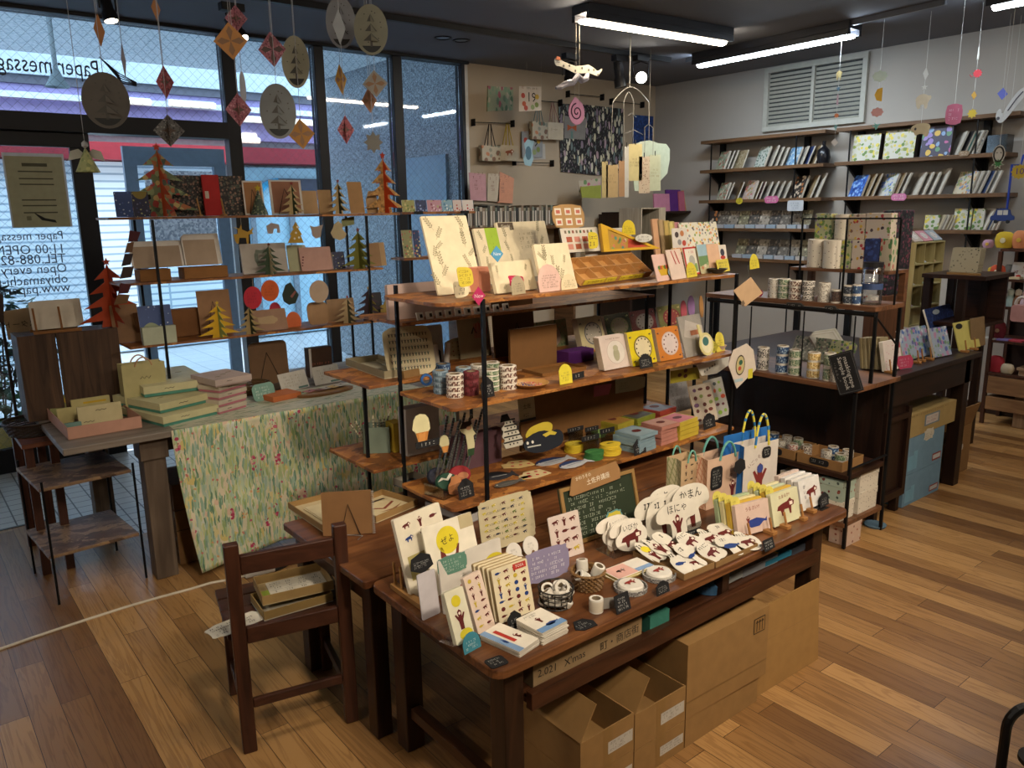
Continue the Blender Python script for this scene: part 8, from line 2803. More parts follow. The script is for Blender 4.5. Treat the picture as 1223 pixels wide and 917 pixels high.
for px,pt,m,X,lb in((901,487,B_WH,.10,'white tape roll far left in the far kraft tray'),(907,489,B_BR,.05,'brown-white tape roll in the far kraft tray'),(913,493,B_YE,.04,'tan tape roll in the far kraft tray'),(922,491,B_DB,.1,'navy tape roll in the far kraft tray'),(930,496,B_WH,.04,'grey tape roll in the middle of the far kraft tray'),(938,493,B_WH,.1,'pale tape roll at the back of the far kraft tray'),(945,500,PT('tape_rw','#c0b4a8',('#8a2a28',),150,.5),.03,'red-white tape roll in the far kraft tray'),(951,496,B_GN,.1,'green tape roll at the back of the far kraft tray'),(962,498,B_BR,.06,'brown-dashed tape roll at the corner between the kraft trays'),(986,510,B_WH,.05,'grey-white tape roll in the near kraft tray'),(994,507,B_DB,.1,'blue tape roll at the back of the near kraft tray'),(1003,514,B_GN,.05,'grey-green tape roll in the near kraft tray'),(1012,512,B_WH,.1,'grey tape roll at the right of the near kraft tray')):
 c=ox((px,520),XT+X)
 z0=QC+.004
 h=.068 if X<.08 else.08
 n=2
 for i in ra(n):
  ro(V((XT+X+.02,c.y,z0+h/n*i)),.026,h/n-.0006,m,label=lb+', of a pair',gp=lb,edge='#a8a298')
for a,b,lb in(((914,511),(935,517),'black rounded label on the far kraft tray'),((968,524),(991,531),'black rounded label on the near kraft tray')):
 c,c2=ox(a,XT-.004),ox(b,XT-.004)
 w_=c.y-c2.y
 M=MB()
 f=Fr(V((XT-.002,c.y,QC+.01)),(0,-1,0),(0,0,1))
 M.pm(rc(w_,.032,.012,4),f,-.001,.001,C(BK))
 M.sb(f.at(0,0,.001),w_*.1,w_*.9,.006,.028,1,C('#8a8a86'))
 tg(M.mk('tray_label'),lb,'label')
P_PNK=PT('pinkish_print','#bfa492',('#8a4a3a','#6a3a30','#c0b0a0'),40,.26)
P_MNT=PT('mint_print','#a3b4a4',('#6a2a24','#3a4a44','#8a4a3a'),34,.26)
def gb_(label,xa_,x1_,yb,yt,X,z,m,dep=.16,dz=0,hh=None):
 ya,yb_=ox((xa_,yb),X).y,ox((x1_,yb),X).y
 h=hh or(ox((xa_,yt),X).z-z)
 t=tn('gift_box','box',label,(X+dep/2,(ya+yb_)/2,z))
 M=MB().box(X,X+dep,yb_,ya,z+.0006,z+h*.72,m)
 M.mk('base',t)
 M=MB().box(X-.002,X+dep+.002,yb_-.002,ya+.002,z+h*.72+.0002,z+h,m)
 M.mk('lid',t,bevel=.001)
gb_('cream dotted gift box at the far end under the tape trays',931,950,590,531,QX+.03,QD,P_BIRD,hh=.165)
gb_('pinkish print gift box under the tape trays',951,974,590,536,QX+.03,QD,P_PNK,hh=.165)
gb_('white spotted gift box under the mint one',977,1005,600,570,QX+.0,QD,P_BIRD,.12,hh=.095)
gb_('mint print gift box stacked',977,1005,600,540,QX+.0,QD+.0965,P_MNT,.12,hh=.1)
ya=QY0+.02
for z,h,lb,m in((QD,.11,'cream gift box at the near end of the bottom tape shelf, the lower one',P_BIRD),(QD+.111,.10,'cream gift box at the near end of the bottom tape shelf, the upper one',P_BIRD)):
 t=tn('gift_box','box',lb,(QX+.24,ya+.08,z))
 M=MB().box(QX+.15,QX+.33,ya,ya+.16,z+.0006,z+h*.7,m)
 M.mk('base',t)
 M=MB().box(QX+.148,QX+.332,ya-.002,ya+.162,z+h*.7+.0002,z+h,m)
 M.mk('lid',t)
gb_('floral white gift box on the floor under the bottom tape shelf',990,1012,638,612,QX+.03,0,P_PNK,.13,hh=.11)
F0=oz((1085,391),KZ)
FRt=oz((1124,384),KZ)
u=V((1,0,0))
w_=FRt.x-F0.x
hU=over(F0,(1093,290))-KZ
dep=.17
t=tn('pigeonhole_unit','cabinet','pale olive wooden pigeonhole unit of nine cells',(F0.x+w_/2,F0.y+dep/2,KZ))
MO=WD('pale_olive','#a09260','#bcae7c',2,.8,.6)
k=.008
for a in(0,w_-k):
 M=MB().box(F0.x+a,F0.x+a+k,F0.y,F0.y+dep,KZ+.001,KZ+hU,MO)
 M.mk('side_panel',t)
M=MB().box(F0.x+k,F0.x+w_-k,F0.y+dep-.005,F0.y+dep,KZ+.001,KZ+hU,MO)
M.mk('back_panel',t)
zs=[KZ+.001,KZ+hU*.22,KZ+hU*.48,KZ+hU*.735,KZ+hU-k]
for z in zs:
 M=MB().box(F0.x+k,F0.x+w_-k,F0.y,F0.y+dep-.0055,z,z+k,MO)
 M.mk('shelf_board',t)
for q in ra(3):
 for i in(1,2):
  a=w_*i/3
  M=MB().box(F0.x+a-.003,F0.x+a+.003,F0.y+.002,F0.y+dep-.006,zs[q+1]+k,zs[q+2],MO)
  M.mk('divider',t)
M=MB().box(F0.x+k,F0.x+w_-k,F0.y+.02,F0.y+.03,zs[0]+k,zs[1],MO)
M.mk('kick_panel',t)
for q in ra(3):
 for i in ra(3):
  a=F0.x+w_*(i+.5)/3
  f=Fr(V((a-.025,F0.y+.03,zs[q+1]+k+.001)),(1,0,0),(0,.9,.6))
  M=MB().pm(rc(.05,.07,.002),f,0,.004,C(('#c8a8a0','#c0b87a','#8a9090','#c8c0b4','#a8c0a8','#c4bc6a','#b8b080','#b0b4b8','#c0a080')[q*3+i]))
  tg(M.mk('letter_slip'),('bottom','middle','top')[q]+' row '+('left','centre','right')[i]+' slip of paper in the pigeonhole unit','paper','slips in the pigeonhole unit')
zt=KZ+hU
for i,(c,lb)in en((('#b8a89c','beige folded card, left on top of the pigeonhole unit'),('#c78a94','pink folded card, middle on top of the pigeonhole unit'),('#a0a8ae','grey folded card, right on top of the pigeonhole unit'))):
 xx=F0.x+w_*(.02+.33*i)
 f=Fr(V((xx,F0.y+.02,zt+.004)),(1,0,0),(-.0,.75,.66))
 M=MB().pm(rc(w_*.3,.10,.003),f,0,.006,C(c))
 M.pl(el(w_*.15,.05,w_*.09,.03,16),f,C('#d0c8c0'),.0067)
 M.sb(f.at(0,0,.006),w_*.06,w_*.24,.035,.07,3,C('#6a6460'))
 tg(M.mk('folded_card'),lb,'card')
M=MB().fx(Fr(V((F0.x,F0.y+.026,zt+.001)),(1,0,0),(0,.75,.66)),0,w_,.0,.11,-.006,-.002,CL('acr',.1,.5))
tg(M.mk('acrylic_stand'),'slanted clear stand under the three cards','card stand')
P_BFL=PT('blue_flowers','#8f9cae',('#4a6aa8','#a87a9a','#6a8a6a','#b8bcc4','#5a5a94'),40,.5)
def ds(label,bl,br,tl,fe,le=18,th=.01,dr=None,name='paper_set',z=KZ):
 return cd_(name,'stationery set',label,bl,br,tl,z+.002,le,th,fe,dr=dr)
ds('navy blue paper set with a white oval label',(1112,400),(1143,391),(1101,371),P_NAV,20,.012,lambda M,N,w,h:M.pl(el(w*.38,h*.8,w*.13,h*.1,16),N,C('#b8c8d4')))
ds('white paper set with small pink lettering, left at the front of the desk',(1058,445),(1078,440),(1055,409),PT('white_pink','#c9beb8',('#c08a94','#b07a84'),60,.22),12,.02,lambda M,N,w,h:M.qd(N,w*.9,w*.99,h*.7,h*.98,C('#b04a5c')))
ds('large blue flower paper set in the middle front of the desk',(1080,432),(1113,424),(1070,396),P_BFL,18,.012)
ds('narrow blue flower paper set right of the large one',(1117,428),(1137,424),(1111,393),P_BFL,18,.012)
ds('pale yellow paper set with a dark oval and black branches',(1146,420),(1171,414),(1135,387),'#bcb264',18,.006,lambda M,N,w,h:(M.pl(el(w*.22,h*.85,w*.16,h*.1,16),N,C('#1e1e1c')),[fig_sprig(M,N,w*(.75+.04*i),h*(.2+.2*i),h*.25,-.3+.4*(i%2),'#2a2a24')for i in ra(4)]))
ds('kraft board behind the yellow paper set at the right end of the desk',(1160,416),(1177,412),(1158,381),'#7d6648',8,.003,None,'kraft_board')
for i in ra(6):
 ds('beige paper pad upright in the row left of the white-pink set',(1030+i*4.5,441+.3*i),(1040+i*4.5,439+.3*i),(1028+i*4.5,404),('#8f8260','#a09474','#84785a')[i%3],8,.012,None,'paper_pad')['group']='beige pads on the desk'
for i in ra(5):
 q=V((3.98+.045*i,2.25+.02*i,KZ+.001))
 M=MB()
 f=Fr(q,V((.9,-.1,0)),V((-.1,.55,.8)))
 M.pm(rc(.2,.16,.004),f,-.012,0,C(('#b5b0a2','#a8a294','#bdb8ac','#aaa694','#b8b4a8')[i]))
 tg(M.mk('paper_pack'),'white paper pack slanting back behind the flower sheets','paper','white packs on the desk')
for i,(px,py,m,lb)in en(((966,402,PT('grey_flo','#8a8a80',('#4a5a50','#b8b8a8','#6a6a6a'),70,.45),'grey floral paper pack seen through the tape rack, left'),(992,408,PT('grey_flo2','#7a7e70',('#3f5a4a','#b0b09a','#6a5a5a'),70,.45),'green floral paper pack seen through the tape rack, middle'),(1010,412,P_GRN,'bright floral paper pack seen through the tape rack, right'))):
 q=ox((px,py+20),3.97)
 M=MB()
 f=Fr(V((3.93,q.y+.1,KZ+.001)),(.1,-1,0),(.5,0,.86))
 M.pm(rc(.2 if i<2 else.12,.14,.004),f,-.05,0,m)
 tg(M.mk('paper_pack'),lb,'paper')
def xnote(label,xa_,x1_,yb,yt,shape,col):
 c,c2=oz((xa_,yb),KZ),oz((x1_,yb-3),KZ)
 N=cf(c,c2,(xa_,yt),KZ,10)
 M=MB().pm(shape(N.w,N.h),N,-.001,.001,C(col))
 M.sb(N.at(0,0,.001),N.w*.15,N.w*.85,N.h*.15,N.h*.8,3,C('#c89aa8'))
 tg(M.mk('shop_note'),label,'sign')
xnote('raspberry pink cloud-shaped sign at the front edge of the desk',1072,1091,442,425,lambda w,h:blo(w,h,6,.05,40),'#a83a58')
for px,lb in(((1064,446),'wooden peg stand before the white-pink paper set'),((1097,434),'left wooden peg stand before the large flower paper set'),((1102,432),'right wooden peg stand before the large flower paper set'),((1112,430),'wooden peg stand at the narrow flower paper set'),((1154,421),'left wooden peg stand before the yellow paper set'),((1165,418),'right wooden peg stand before the yellow paper set')):
 pg(px,KZ,.07,lb,'wooden peg stands on the desk')
YD=KY0+.06
def dxbox(label,xa_,x1_,z0,z1,dep,col,y=YD,dr=None):
 return ct('cardboard_box',label,V((xa_,y,z0)),V((x1_,y,z0)),z1-z0,z0,dep,col,dr=dr)
bx0,bx1=yo((1081,560),YD).x,yo((1124,550),YD).x
zz=[yo((1096,q),YD).z for q in(604,553,516)]
def dlab(M,N,w,h):
 M.qd(N,w*.72,w*.96,h*.1,h*.3,C('#8a3a30'))
 M.qd(N,w*.74,w*.94,h*.14,h*.26,C('#b0b4b4'),.001)
 M.pl([(w*.06,h*.1),(w*.3,h*.1),(w*.3,h*.6),(w*.2,h*.6),(w*.2,h*.5),(w*.06,h*.5)],N,C('#6f9cb4'))
def dlab2(M,N,w,h):
 dlab(M,N,w,h)
 M.pl([(w*.42+a,h*.76+b)for a,b in blo(w*.28,h*.34,7,.1,40)],N,C('#c4c0b0'),.0012)
 M.sb(N,w*.46,w*.66,h*.8,h*.98,3,C('#5a5a54'),.002)
t1=dxbox('light blue carton at the bottom of the stack under the desk',bx0,bx1,0.0,.18,.4,'#6b8ba1',dr=dlab)
t2=dxbox('light blue carton second in the stack under the desk',bx0,bx1,.181,.39,.4,'#6b8ba1',dr=dlab2)
def dtan(M,N,w,h):
 M.qd(N,w*.3,w*.62,h*.3,h*.8,C('#6a7a84'))
 M.qd(N,w*.33,w*.59,h*.36,h*.74,C('#c0b8b0'),.001)
 M.sb(N,w*.35,w*.57,h*.4,h*.7,2,C('#8a4a4a'),.0015)
 M.sb(N,w*.02,w*.8,h*.86,h*.98,1,C('#5a4a30'))
tx1=yo((1141,500),YD).x
dxbox('tan fruit carton with a label on top of the light blue cartons',bx0+.01,tx1,.391,.52,.42,'#a08a5a',dr=dtan)
bx2,bx3=yo((1128,560),YD+.05).x,yo((1155,560),YD+.05).x
ct('cardboard_box','brown open carton with a white sticker',V((bx2,YD+.05,0)),V((bx3,YD+.05,0)),.30,0,.3,'#80603a',open_top=True,flaps=(('f','f',75,.14),),dr=lambda M,N,w,h:M.pl([(w*.2+a,h*.42+b)for a,b in blo(w*.5,h*.28,7,.1,40)],N,C('#b8b2a4')))
c=oz((1045,628),0)
M=MB().la([(0,.001),(.05,.001),(.055,.012),(0,.014)],c,C('#5a7488'),24)
tg(M.mk('floor_pad'),'round blue-grey pad on the floor at the foot of the desk','pad')
LX=5.35
yb_,ya_=ox((1178,329),LX).y,ox((1120,329),LX).y
zt=ox((1150,329),LX).z
t=tn('side_cabinet','cabinet','black-brown open side table behind the desk with silver packs inside',(LX+.2,(ya_+yb_)/2,0))
M=MB().box(LX,LX+.45,yb_,ya_+.1,zt-.025,zt,W_BLKY)
M.mk('tabletop',t)
for y in((ya_+yb_)/2-.03,ya_+.04):
 for x in(LX+.02,LX+.38):
  M=MB().box(x,x+.045,y+.01,y+.055,.001,zt-.026,W_BLKZ)
  M.mk('leg',t)
M=MB().box(LX+.02,LX+.42,yb_+.02,ya_+.039,zt-.33,zt-.31,W_BLKY)
M.box(LX+.40,LX+.42,yb_+.02,ya_+.039,zt-.309,zt-.026,W_BLKY)
M.mk('shelf',t)
M=MB()
c=ox((1130,322),LX+.02)
for i in ra(4):
 f=Fr(V((LX+.06+.02*i,c.y+.0,zt+.016)),(0,-1,0),(.2,0,1))
 M=MB().pm(rc(.17,.155,.004),f,-.012,0,PT('old_print','#8f8770',('#4a4636','#6a6450'),46,.26))
 tg(M.mk('print_folder'),'beige printed folder standing on the side table, front one' if i==0 else 'beige printed folder standing behind the front one on the side table','folder','printed folders')
M=MB().box(LX+.03,LX+.05,c.y-.2,c.y,zt+.001,zt+.015,C('#8a6a40'))
tg(M.mk('folder_rack'),'wooden rail in front of the printed folders','card stand')
def ty_(name,cat,label,px,py,rx,ry,X,z,col,fe=None,wheels=None,k=2):
 c=ox((px,py),X)
 a=abs(ox((px+rx,py),X).y-c.y)
 b=abs(ox((px,py-ry),X).z-c.z)
 b0=c.z-z if c.z-z>b*.6 else b
 o_=V((X+.02+a*.4,c.y,z+.001))
 M=MB()
 n=24
 prof=[(0,0),(.75,.02),(.98,.3),(1.0,.55),(.85,.85),(.5,.98),(0,1)]
 for q,h in prof:
  for j in ra(n):
   t_=2*PI*j/n
   M.v.append(o_+V((q*a*.55*cos(t_),q*a*sin(t_),h*2*b)))
 i=M.mi(C(col,.85))
 for q in ra(len(prof)-1):
  for j in ra(n):
   e=(j+1)%n
   M.f.append([q*n+j,q*n+e,(q+1)*n+e,(q+1)*n+j])
   M.m.append(i)
 if fe:
  M.la([(0,0),(a*.3,.0),(a*.28,.004),(0,.005)],o_+V((-a*.55,0,b*.95)),C(fe),16,V((-1,0,0)))
 if wheels:
  for s in(-.5,.5):
   M.la([(0,0),(b*.35,0),(b*.35,.01),(0,.01)],o_+V((-a*.5,a*s,b*.4)),C(wheels),14,V((-1,0,0)))
 return tg(M.mk(name,None,True),label,cat)
Z0=tzs
ty_('cloth_toy','toy','yellow plush bread loaf toy with a pale face on the top of the toy shelf',1197,287,12,10,TX+.02,Z0[0],'#c4a830','#cfc6a0')
ty_('cloth_toy','toy','small mauve and yellow plush toy left of the bread loaf',1178,291,7,5,TX+.02,Z0[0],'#b08aa0','#c4a040')
ty_('cloth_toy','toy','orange plush toy at the right of the toy shelf top',1216,285,10,11,TX+.02,Z0[0],'#c07a50','#c4a040')
ty_('cloth_toy','toy','dark red plush toy at the back of the toy shelf top',1212,279,12,8,TX+.12,Z0[0],'#5a1420')
ty_('toy_car','toy','orange-red felt car with dark wheels',1189,324,9.5,8,TX+.01,Z0[1],'#b0482c','#d8c8b0','#6a5a3a')
ty_('cloth_toy','toy','grey round felt toy behind the orange-red car',1203,322,7,8,TX+.1,Z0[1],'#6a6a68')
ty_('cloth_toy','toy','yellow round felt toy behind the orange-red car',1183,318,5,6,TX+.1,Z0[1],'#b89a30',None)
c=ox((1216,330),TX+.06)
M=MB().pm(rc(.11,.12,.003),Fr(V((TX+.08,c.y+.06,Z0[1]+.001)),(0,-1,0),(.25,0,1)),-.003,0,C('#b8b4ae'))
M.sb(Fr(V((TX+.08,c.y+.06,Z0[1]+.001)),(0,-1,0),(.25,0,1)),.02,.09,.03,.1,2,C('#8a3a3a'))
tg(M.mk('white_card'),'white card with red marks','card')
c=ox((1207,333),TX+.02)
M=MB().box(TX+.01,TX+.08,c.y-.06,c.y+.06,Z0[1]+.001,Z0[1]+.018,C('#b8a888'))
for i in ra(3):
 M.la([(0,0),(.016,0),(.014,.012),(0,.014)],V((TX+.04,c.y-.04+.04*i,Z0[1]+.018)),C('#a83428'),14)
tg(M.mk('toy_box'),'low box of little red pieces','box')
for px,h,c1,c2,lb in((1186,.11,'#b5a288','#b5a288','round-headed wooden peg doll in pale wood, left on the third toy shelf'),(1194,.13,'#8fa39c','#a9b4ac','mint peg doll with a pointed head'),(1203,.13,'#93a8a4','#a9b4ac','mint peg doll with a round head'),(1212,.13,'#7a5238','#c0b8ac','brown and white ice cream peg doll'),(1221,.12,'#b59aa0','#c0a8ac','pinkish peg doll at the right edge of the third toy shelf')):
 c=ox((px,366),TX+.03)
 M=MB().la([(0,0),(.035,0),(.033,h*.3),(.018,h*.62),(.024,h*.75),(.02,h*.9),(0,h)],V((TX+.07,c.y,Z0[2]+.001)),[C(c1)]*3+[C(c2)]*3,18)
 tg(M.mk('peg_doll',None,True),lb,'doll')
ty_('cloth_bag','bag','dark red cloth bag with a beige flap',1190,396,9,11,TX+.03,Z0[3],'#5e1a20','#8a6a50')
c=ox((1190,406),TX)
for i,(a,cc,lb)in en(((.06,'#a8a298','pale flat magazine on the fourth toy shelf under the red bag'),(-.04,'#7a6a9a','mauve flat magazine on the fourth toy shelf'),(-.12,'#a83a44','red flat magazine on the fourth toy shelf'))):
 M=MB().box(TX+.005,TX+.1,c.y+a-.045,c.y+a+.045,Z0[3]+.0008,Z0[3]+.008+.002*i,C(cc))
 tg(M.mk('magazine'),lb,'magazine')
ty_('cloth_toy','toy','bright red cloth toy at the left of the lowest toy shelf',1187,436,10,10,TX+.02,Z0[4],'#a8303a')
ty_('cloth_toy','toy','cream cloth toy right of the red one on the lowest toy shelf',1200,442,9,6,TX+.02,Z0[4],'#b8a88c')
q=ox((1219,373),5.9)
t=tn('pink_bag','bag','small pink padlock-shaped bag hanging in front of the toy shelf',q)
M=MB().pm(rc(.1,.11,.02,4),Fr(q+V((0,.05,-.06)),(0,-1,0),(0,0,1)),-.03,.03,C('#b88a88',.8))
M.mk('body',t)
M=MB().tu([q+V((0,.035*cos(a),.05+.05*sin(a)))for a in[PI*i/12 for i in ra(13)]],.011,C('#b8b0a8'),8)
M.mk('handle',t)
q2=V((5.9,q.y,0))
M=MB().tu([q+V((0,0,.1)),V((5.9,q.y,ZC-.001))],.0012,C('#8a8a86'),4)
M.mk('thread',t)
BKP=[PT('bk%d'%i,b,c,s*1.7,.48)for i,(b,c,s)in en((('#9aa08c',('#6a8a6a','#c8c4b0','#a85a4a'),24),('#a79a7c',('#8a7a5a','#b8ae94'),30),('#b9c0b8',('#4a6a5a','#7a8a7a','#c8ccc4'),30),('#7fa6c8',('#c4d4dc','#5a8ab8','#a8c4d4'),18),('#b9aaa0',('#b05a5c','#c8946a','#8a9a6a','#c8b8b8'),22),('#2c2826',('#a86a3a','#c8b8a0','#3c3430'),18),('#2f58a8',('#5a8ad0','#8ab0dc','#1c3c80'),20),('#b4b4ac',('#4a6ab0','#8a9ab8','#7a8a6a'),24),('#b0a890',('#7a8a5a','#a87a4a','#6a7a9a'),26),('#b6b6aa',('#7a8a3a','#5a7a3a','#a8a878','#c8b84a'),20),('#3a3a50',('#a85a8a','#7a9ac0','#c8a84a','#5a8a6a','#8a7ab8'),13),('#8a8478',('#5a5a54','#b8b4a8'),40)))]
def folio(px,z,hpx,label,fe,w=.17,th=.012,gp=None,back='#b8b2a4',X=6.535,le=20):
 c=ox((px,0+200),X)
 yb=ox((px,0),X)
 lo,hi=1.5,6.5
 p0=None
 best=None
 for i in ra(40):
  mid=(lo+hi)/2
  v=V((X,mid,z))-CAM
  xs=611.5+FPX*v.dot(_R)/v.dot(_F)
  if xs>px:
   lo=mid
  else:
   hi=mid
 y=(lo+hi)/2
 u=V((-.42,-.9,0)if not isa(fe,str)else(-.72,-.69,0)).normalized()
 n=V((u.y,-u.x,0))
 v=V((0,0,cos(R(le))))-n*sin(R(le))
 d=(V((X,y,z))-CAM).dot(_F)
 h=hpx*d/FPX/cos(R(le))
 N=Fr(V((X,y,z+.001))-u*w,u,v)
 M=MB()
 m=fe if not isa(fe,str)else C(fe)
 M.pm(rc(w,h,.002,2),N,-th,0,m,C(back))
 return tg(M.mk('booklet'),label,'booklet',gp)
def fo(z,hpx,rows,where,gp):
 for i,(px,f,th,nm,*hh)in en(rows):
  folio(px,z,hh[0]if hh else hpx,nm+' '+where,BKP[f]if isa(f,int)else f,gp=gp,th=th)
Wt,Kr='#b9b4a8','#8a7658'
fo(SZ[1],21,((864,0,.02,'green scenery booklet at the far left'),(868.5,Wt,.012,'white booklet right behind the green scenery one'),(873,Wt,.012,'second white booklet behind the green scenery one'),(886,1,.012,'tan patterned booklet fourth from the left'),(911.5,2,.02,'white dotted leaf booklet at the middle',24),(919.8,Wt,.014,'white booklet right behind the dotted leaf one',24),(926.4,Wt,.012,'second white booklet behind the dotted leaf one',22),(933,Wt,.012,'third white booklet behind the dotted leaf one',21),(950.5,3,.016,'sky blue booklet'),(957,Wt,.01,'white booklet right behind the sky blue one'),(964,'#3c4c7a',.01,'dark blue booklet right of the sky blue one'),(972,Kr,.012,'kraft booklet at the right end')),'on the upper board, left wall unit','booklets on the upper left board')
fo(SZ[2],20,((865,0,.016,'pale picture booklet at the far left'),(868.5,Wt,.01,'white booklet behind the pale picture one'),(880,Kr,.01,'kraft booklet left of the pink floral one'),(897,4,.02,'pink floral booklet',22),(902,Kr,.01,'brown booklet right behind the pink floral one'),(906.5,'#8a6a6a',.01,'dusky booklet second behind the pink floral one'),(914.5,Wt,.01,'white booklet above the pink sign, first'),(921.5,Wt,.01,'white booklet above the pink sign, second'),(929,Wt,.008,'white booklet above the pink sign, third'),(936.5,Wt,.008,'white booklet above the pink sign, fourth'),(956,5,.02,'black and orange floral booklet',26),(967,Kr,.014,'kraft booklet right of the black floral one',26),(975,Wt,.012,'white booklet at the right end',28)),'on the second board, left wall unit','booklets on the lower left board')
fo(SZ[2],26,((1028,6,.02,'vivid blue booklet at the far left',25),(1035,Kr,.012,'kraft booklet right behind the vivid blue one'),(1041.5,Kr,.012,'second kraft booklet behind the vivid blue one'),(1064,7,.02,'blue sprig booklet'),(1070,Kr,.01,'kraft booklet right behind the blue sprig one'),(1076.5,Wt,.012,'white booklet second behind the blue sprig one'),(1094.5,Wt,.01,'white booklet above the pink board sign, first'),(1103,Wt,.01,'white booklet above the pink board sign, second'),(1111.5,Wt,.01,'white booklet above the pink board sign, third'),(1121.5,Wt,.01,'white booklet above the pink board sign, fourth',30),(1158,8,.018,'small flower booklet'),(1163,Wt,.01,'white booklet right behind the small flower one'),(1169,Wt,.012,'second white booklet behind the small flower one'),(1176,'#36466a',.012,'navy booklet near the right end'),(1184,Wt,.012,'white booklet at the right end')),'on the middle board, right wall unit','booklets on the middle right board')
zR=SZ[1]
for xa_,x1_,f,lb in((1017,1049,9,'white box set with red and green sprigs, leftmost on the top right board'),(1054,1091,9,'white box set of yellow-green leaves, second on the top right board'),(1098,1134,10,'dark flowery box set with bright blossoms, third on the top right board')):
 ya,yb_=ox((xa_,188),6.54).y,ox((x1_,186),6.54).y
 M=MB()
 h=ox(((xa_+x1_)/2,160 if xa_<1050 else(155 if xa_<1090 else 151)),6.54).z-zR
 M.pm(rc(ya-yb_,h,.004),Fr(V((6.54,ya,zR+.001)),(0,-1,0),(.12,0,1)),-.05,0,BKP[f],C('#3a3430'))
 tg(M.mk('box_set'),lb,'box')
fo(zR,27,((1143,Wt,.012,'white booklet right of the dark flowery box'),(1151,'#2f2c2c',.012,'black booklet fifth on the board'),(1155,'#2f6a64',.012,'teal booklet'),(1162,Wt,.012,'white booklet right of the teal one'),(1168,11,.014,'grey patterned booklet')),'on the top right board','booklets on the top right board')
ya,yb_=ox((1178,178),6.54).y,ox((1202,176),6.54).y
M=MB().box(6.54,6.66,yb_,ya,zR+.001,ox((1190,161),6.54).z,CL('smoke',.1,.5,'#8a8684'))
tg(M.mk('clear_case'),'clear plastic case at the right end of the top right board','case')
zR4=SZ[3]
for xa_,x1_,hpx,f,lb in((1103,1120,18,9,'green print folder standing on the lowest right board'),(1137,1158,26,9,'tall leafy print folder on the lowest right board'),(1160,1173,26,9,'second leafy print folder, right of the tall one')):
 ya,yb_=ox((xa_,275),6.56).y,ox((x1_,275),6.56).y
 M=MB().pm(rc(ya-yb_,ox((xa_,275-hpx),6.56).z-zR4,.003),Fr(V((6.56,ya,zR4+.001)),(0,-1,0),(.1,0,1)),-.02,0,BKP[f])
 tg(M.mk('print_folder'),lb,'folder')
fo(zR4,20,tuple((1122+4*i,('#a59a80',Wt,'#8f8468')[i%3],.01,('first','second','third','fourth')[i]+' slim beige folder right of the green print folder',17)for i in ra(4))+tuple((1176+4.5*i,(Wt,'#3a4a6a',Wt,'#b0a090')[i%4],.01,('first','second','third','fourth')[i]+' slim folder at the right end',25)for i in ra(4)),'on the lowest right board','folders on the lowest right board')
DKP=[PT('dk%d'%i,b,c,34,.4)for i,(b,c)in en((('#5a544c',('#8a8478','#3a342e')),('#7c7468',('#4a443c','#a49c8c')),('#6a6450',('#9a9678','#44422e')),('#48443e',('#8a7a6a','#2e2a26')),('#8a8276',('#5a5448','#b0a898')),('#3c3a38',('#7a7268','#5a5450'))))]
for row,(z,xa_,x1_,n,hpx,where)in en(((SZ[3],856,968,9,16,'fourth board of the left-hand wall unit'),(SZ[4],879,968,7,18,'fifth board of the left-hand wall unit'))):
 for i in ra(n):
  a,b=xa_+(x1_-xa_)*i/n,xa_+(x1_-xa_)*(i+.93)/n
  ya,yb_=ox((a,270),6.56).y,ox((b,270),6.56).y
  d=7.9
  h=hpx*d/FPX
  f=Fr(V((6.56,ya,z+.035)),(0,-1,0),(.35,0,1))
  M=MB().pm(rc(ya-yb_,h,.003),f,-.006,0,DKP[(i+row*2)%6])
  nth=('first','second','third','fourth','fifth','sixth','seventh','eighth','ninth')[i]
  tg(M.mk('picture_card'),nth+' dim patterned card from the left on the '+where,'card','card row on the '+where)
  M=MB().box(6.51,6.555,yb_+.004,ya-.004,z+.0006,z+.034,C(('#a8aab0','#8fa0b0','#b0aca6','#9aa8b4')[i%4],.3))
  tg(M.mk('card_block'),nth+' white card block from the left on the '+where,'card','card blocks on the '+where)
c=ox((848,268),6.56)
xbox('dark_bag','bag','dark floral bag at the left end of the fourth board',846,856,270,252,6.56,SZ[3],BKP[5])
c=ox((983,196),6.56)
M=MB()
o_=V((6.6,ox((983,193),6.6).y,SZ[1]+.001))
M.la([(0,0),(.05,0),(.06,.05),(.05,.11),(.015,.15),(.015,.19),(.01,.19),(0,.18)],o_,C('#15151a',.25),22)
tg(M.mk('dark_bottle',None,True),'black bottle-shaped vase at the right end of the left-hand unit upper board','vase')
def eg(label,xa_,x1_,yt,yb,shape,col,ink='#e0d8d4',X=6.494):
 a,b=ox((xa_,yb),X),ox((x1_,yt),X)
 w_,h_=a.y-b.y,b.z-a.z
 f=Fr(V((X,a.y,a.z)),(0,-1,0),(0,0,1))
 M=MB().pm(shape(w_,h_),f,-.0015,.0015,C(col))
 M.sb(f.at(0,0,.0015),w_*.15,w_*.85,h_*.15,h_*.85,2 if h_<.08 else 3,C(ink))
 tg(M.mk('shelf_note'),label,'sign')
bl_=lambda w,h:blo(w,h,6,.04,40)
rc_=lambda w,h:rc(w,h,min(w,h)*.15)
eg('round yellow note on the second board',879,887,236,244,lambda w,h:el(w/2,h/2,w/2,h/2,20),'#b8a830','#6a6020')
eg('pink cloud note on the left-hand wall unit',913,930,233.5,243,bl_,'#b8648c')
eg('white paper note hanging at the right of the left-hand wall unit',940,960,239,252,rc_,'#b4bac0','#7a8290')
eg('pink cloud note on the right-hand wall unit',1064,1083,230.5,240,bl_,'#c0749c')
eg('tan cloud note on the top right board',1145,1158,179.5,187,bl_,'#8f7a60','#d8cfc0')
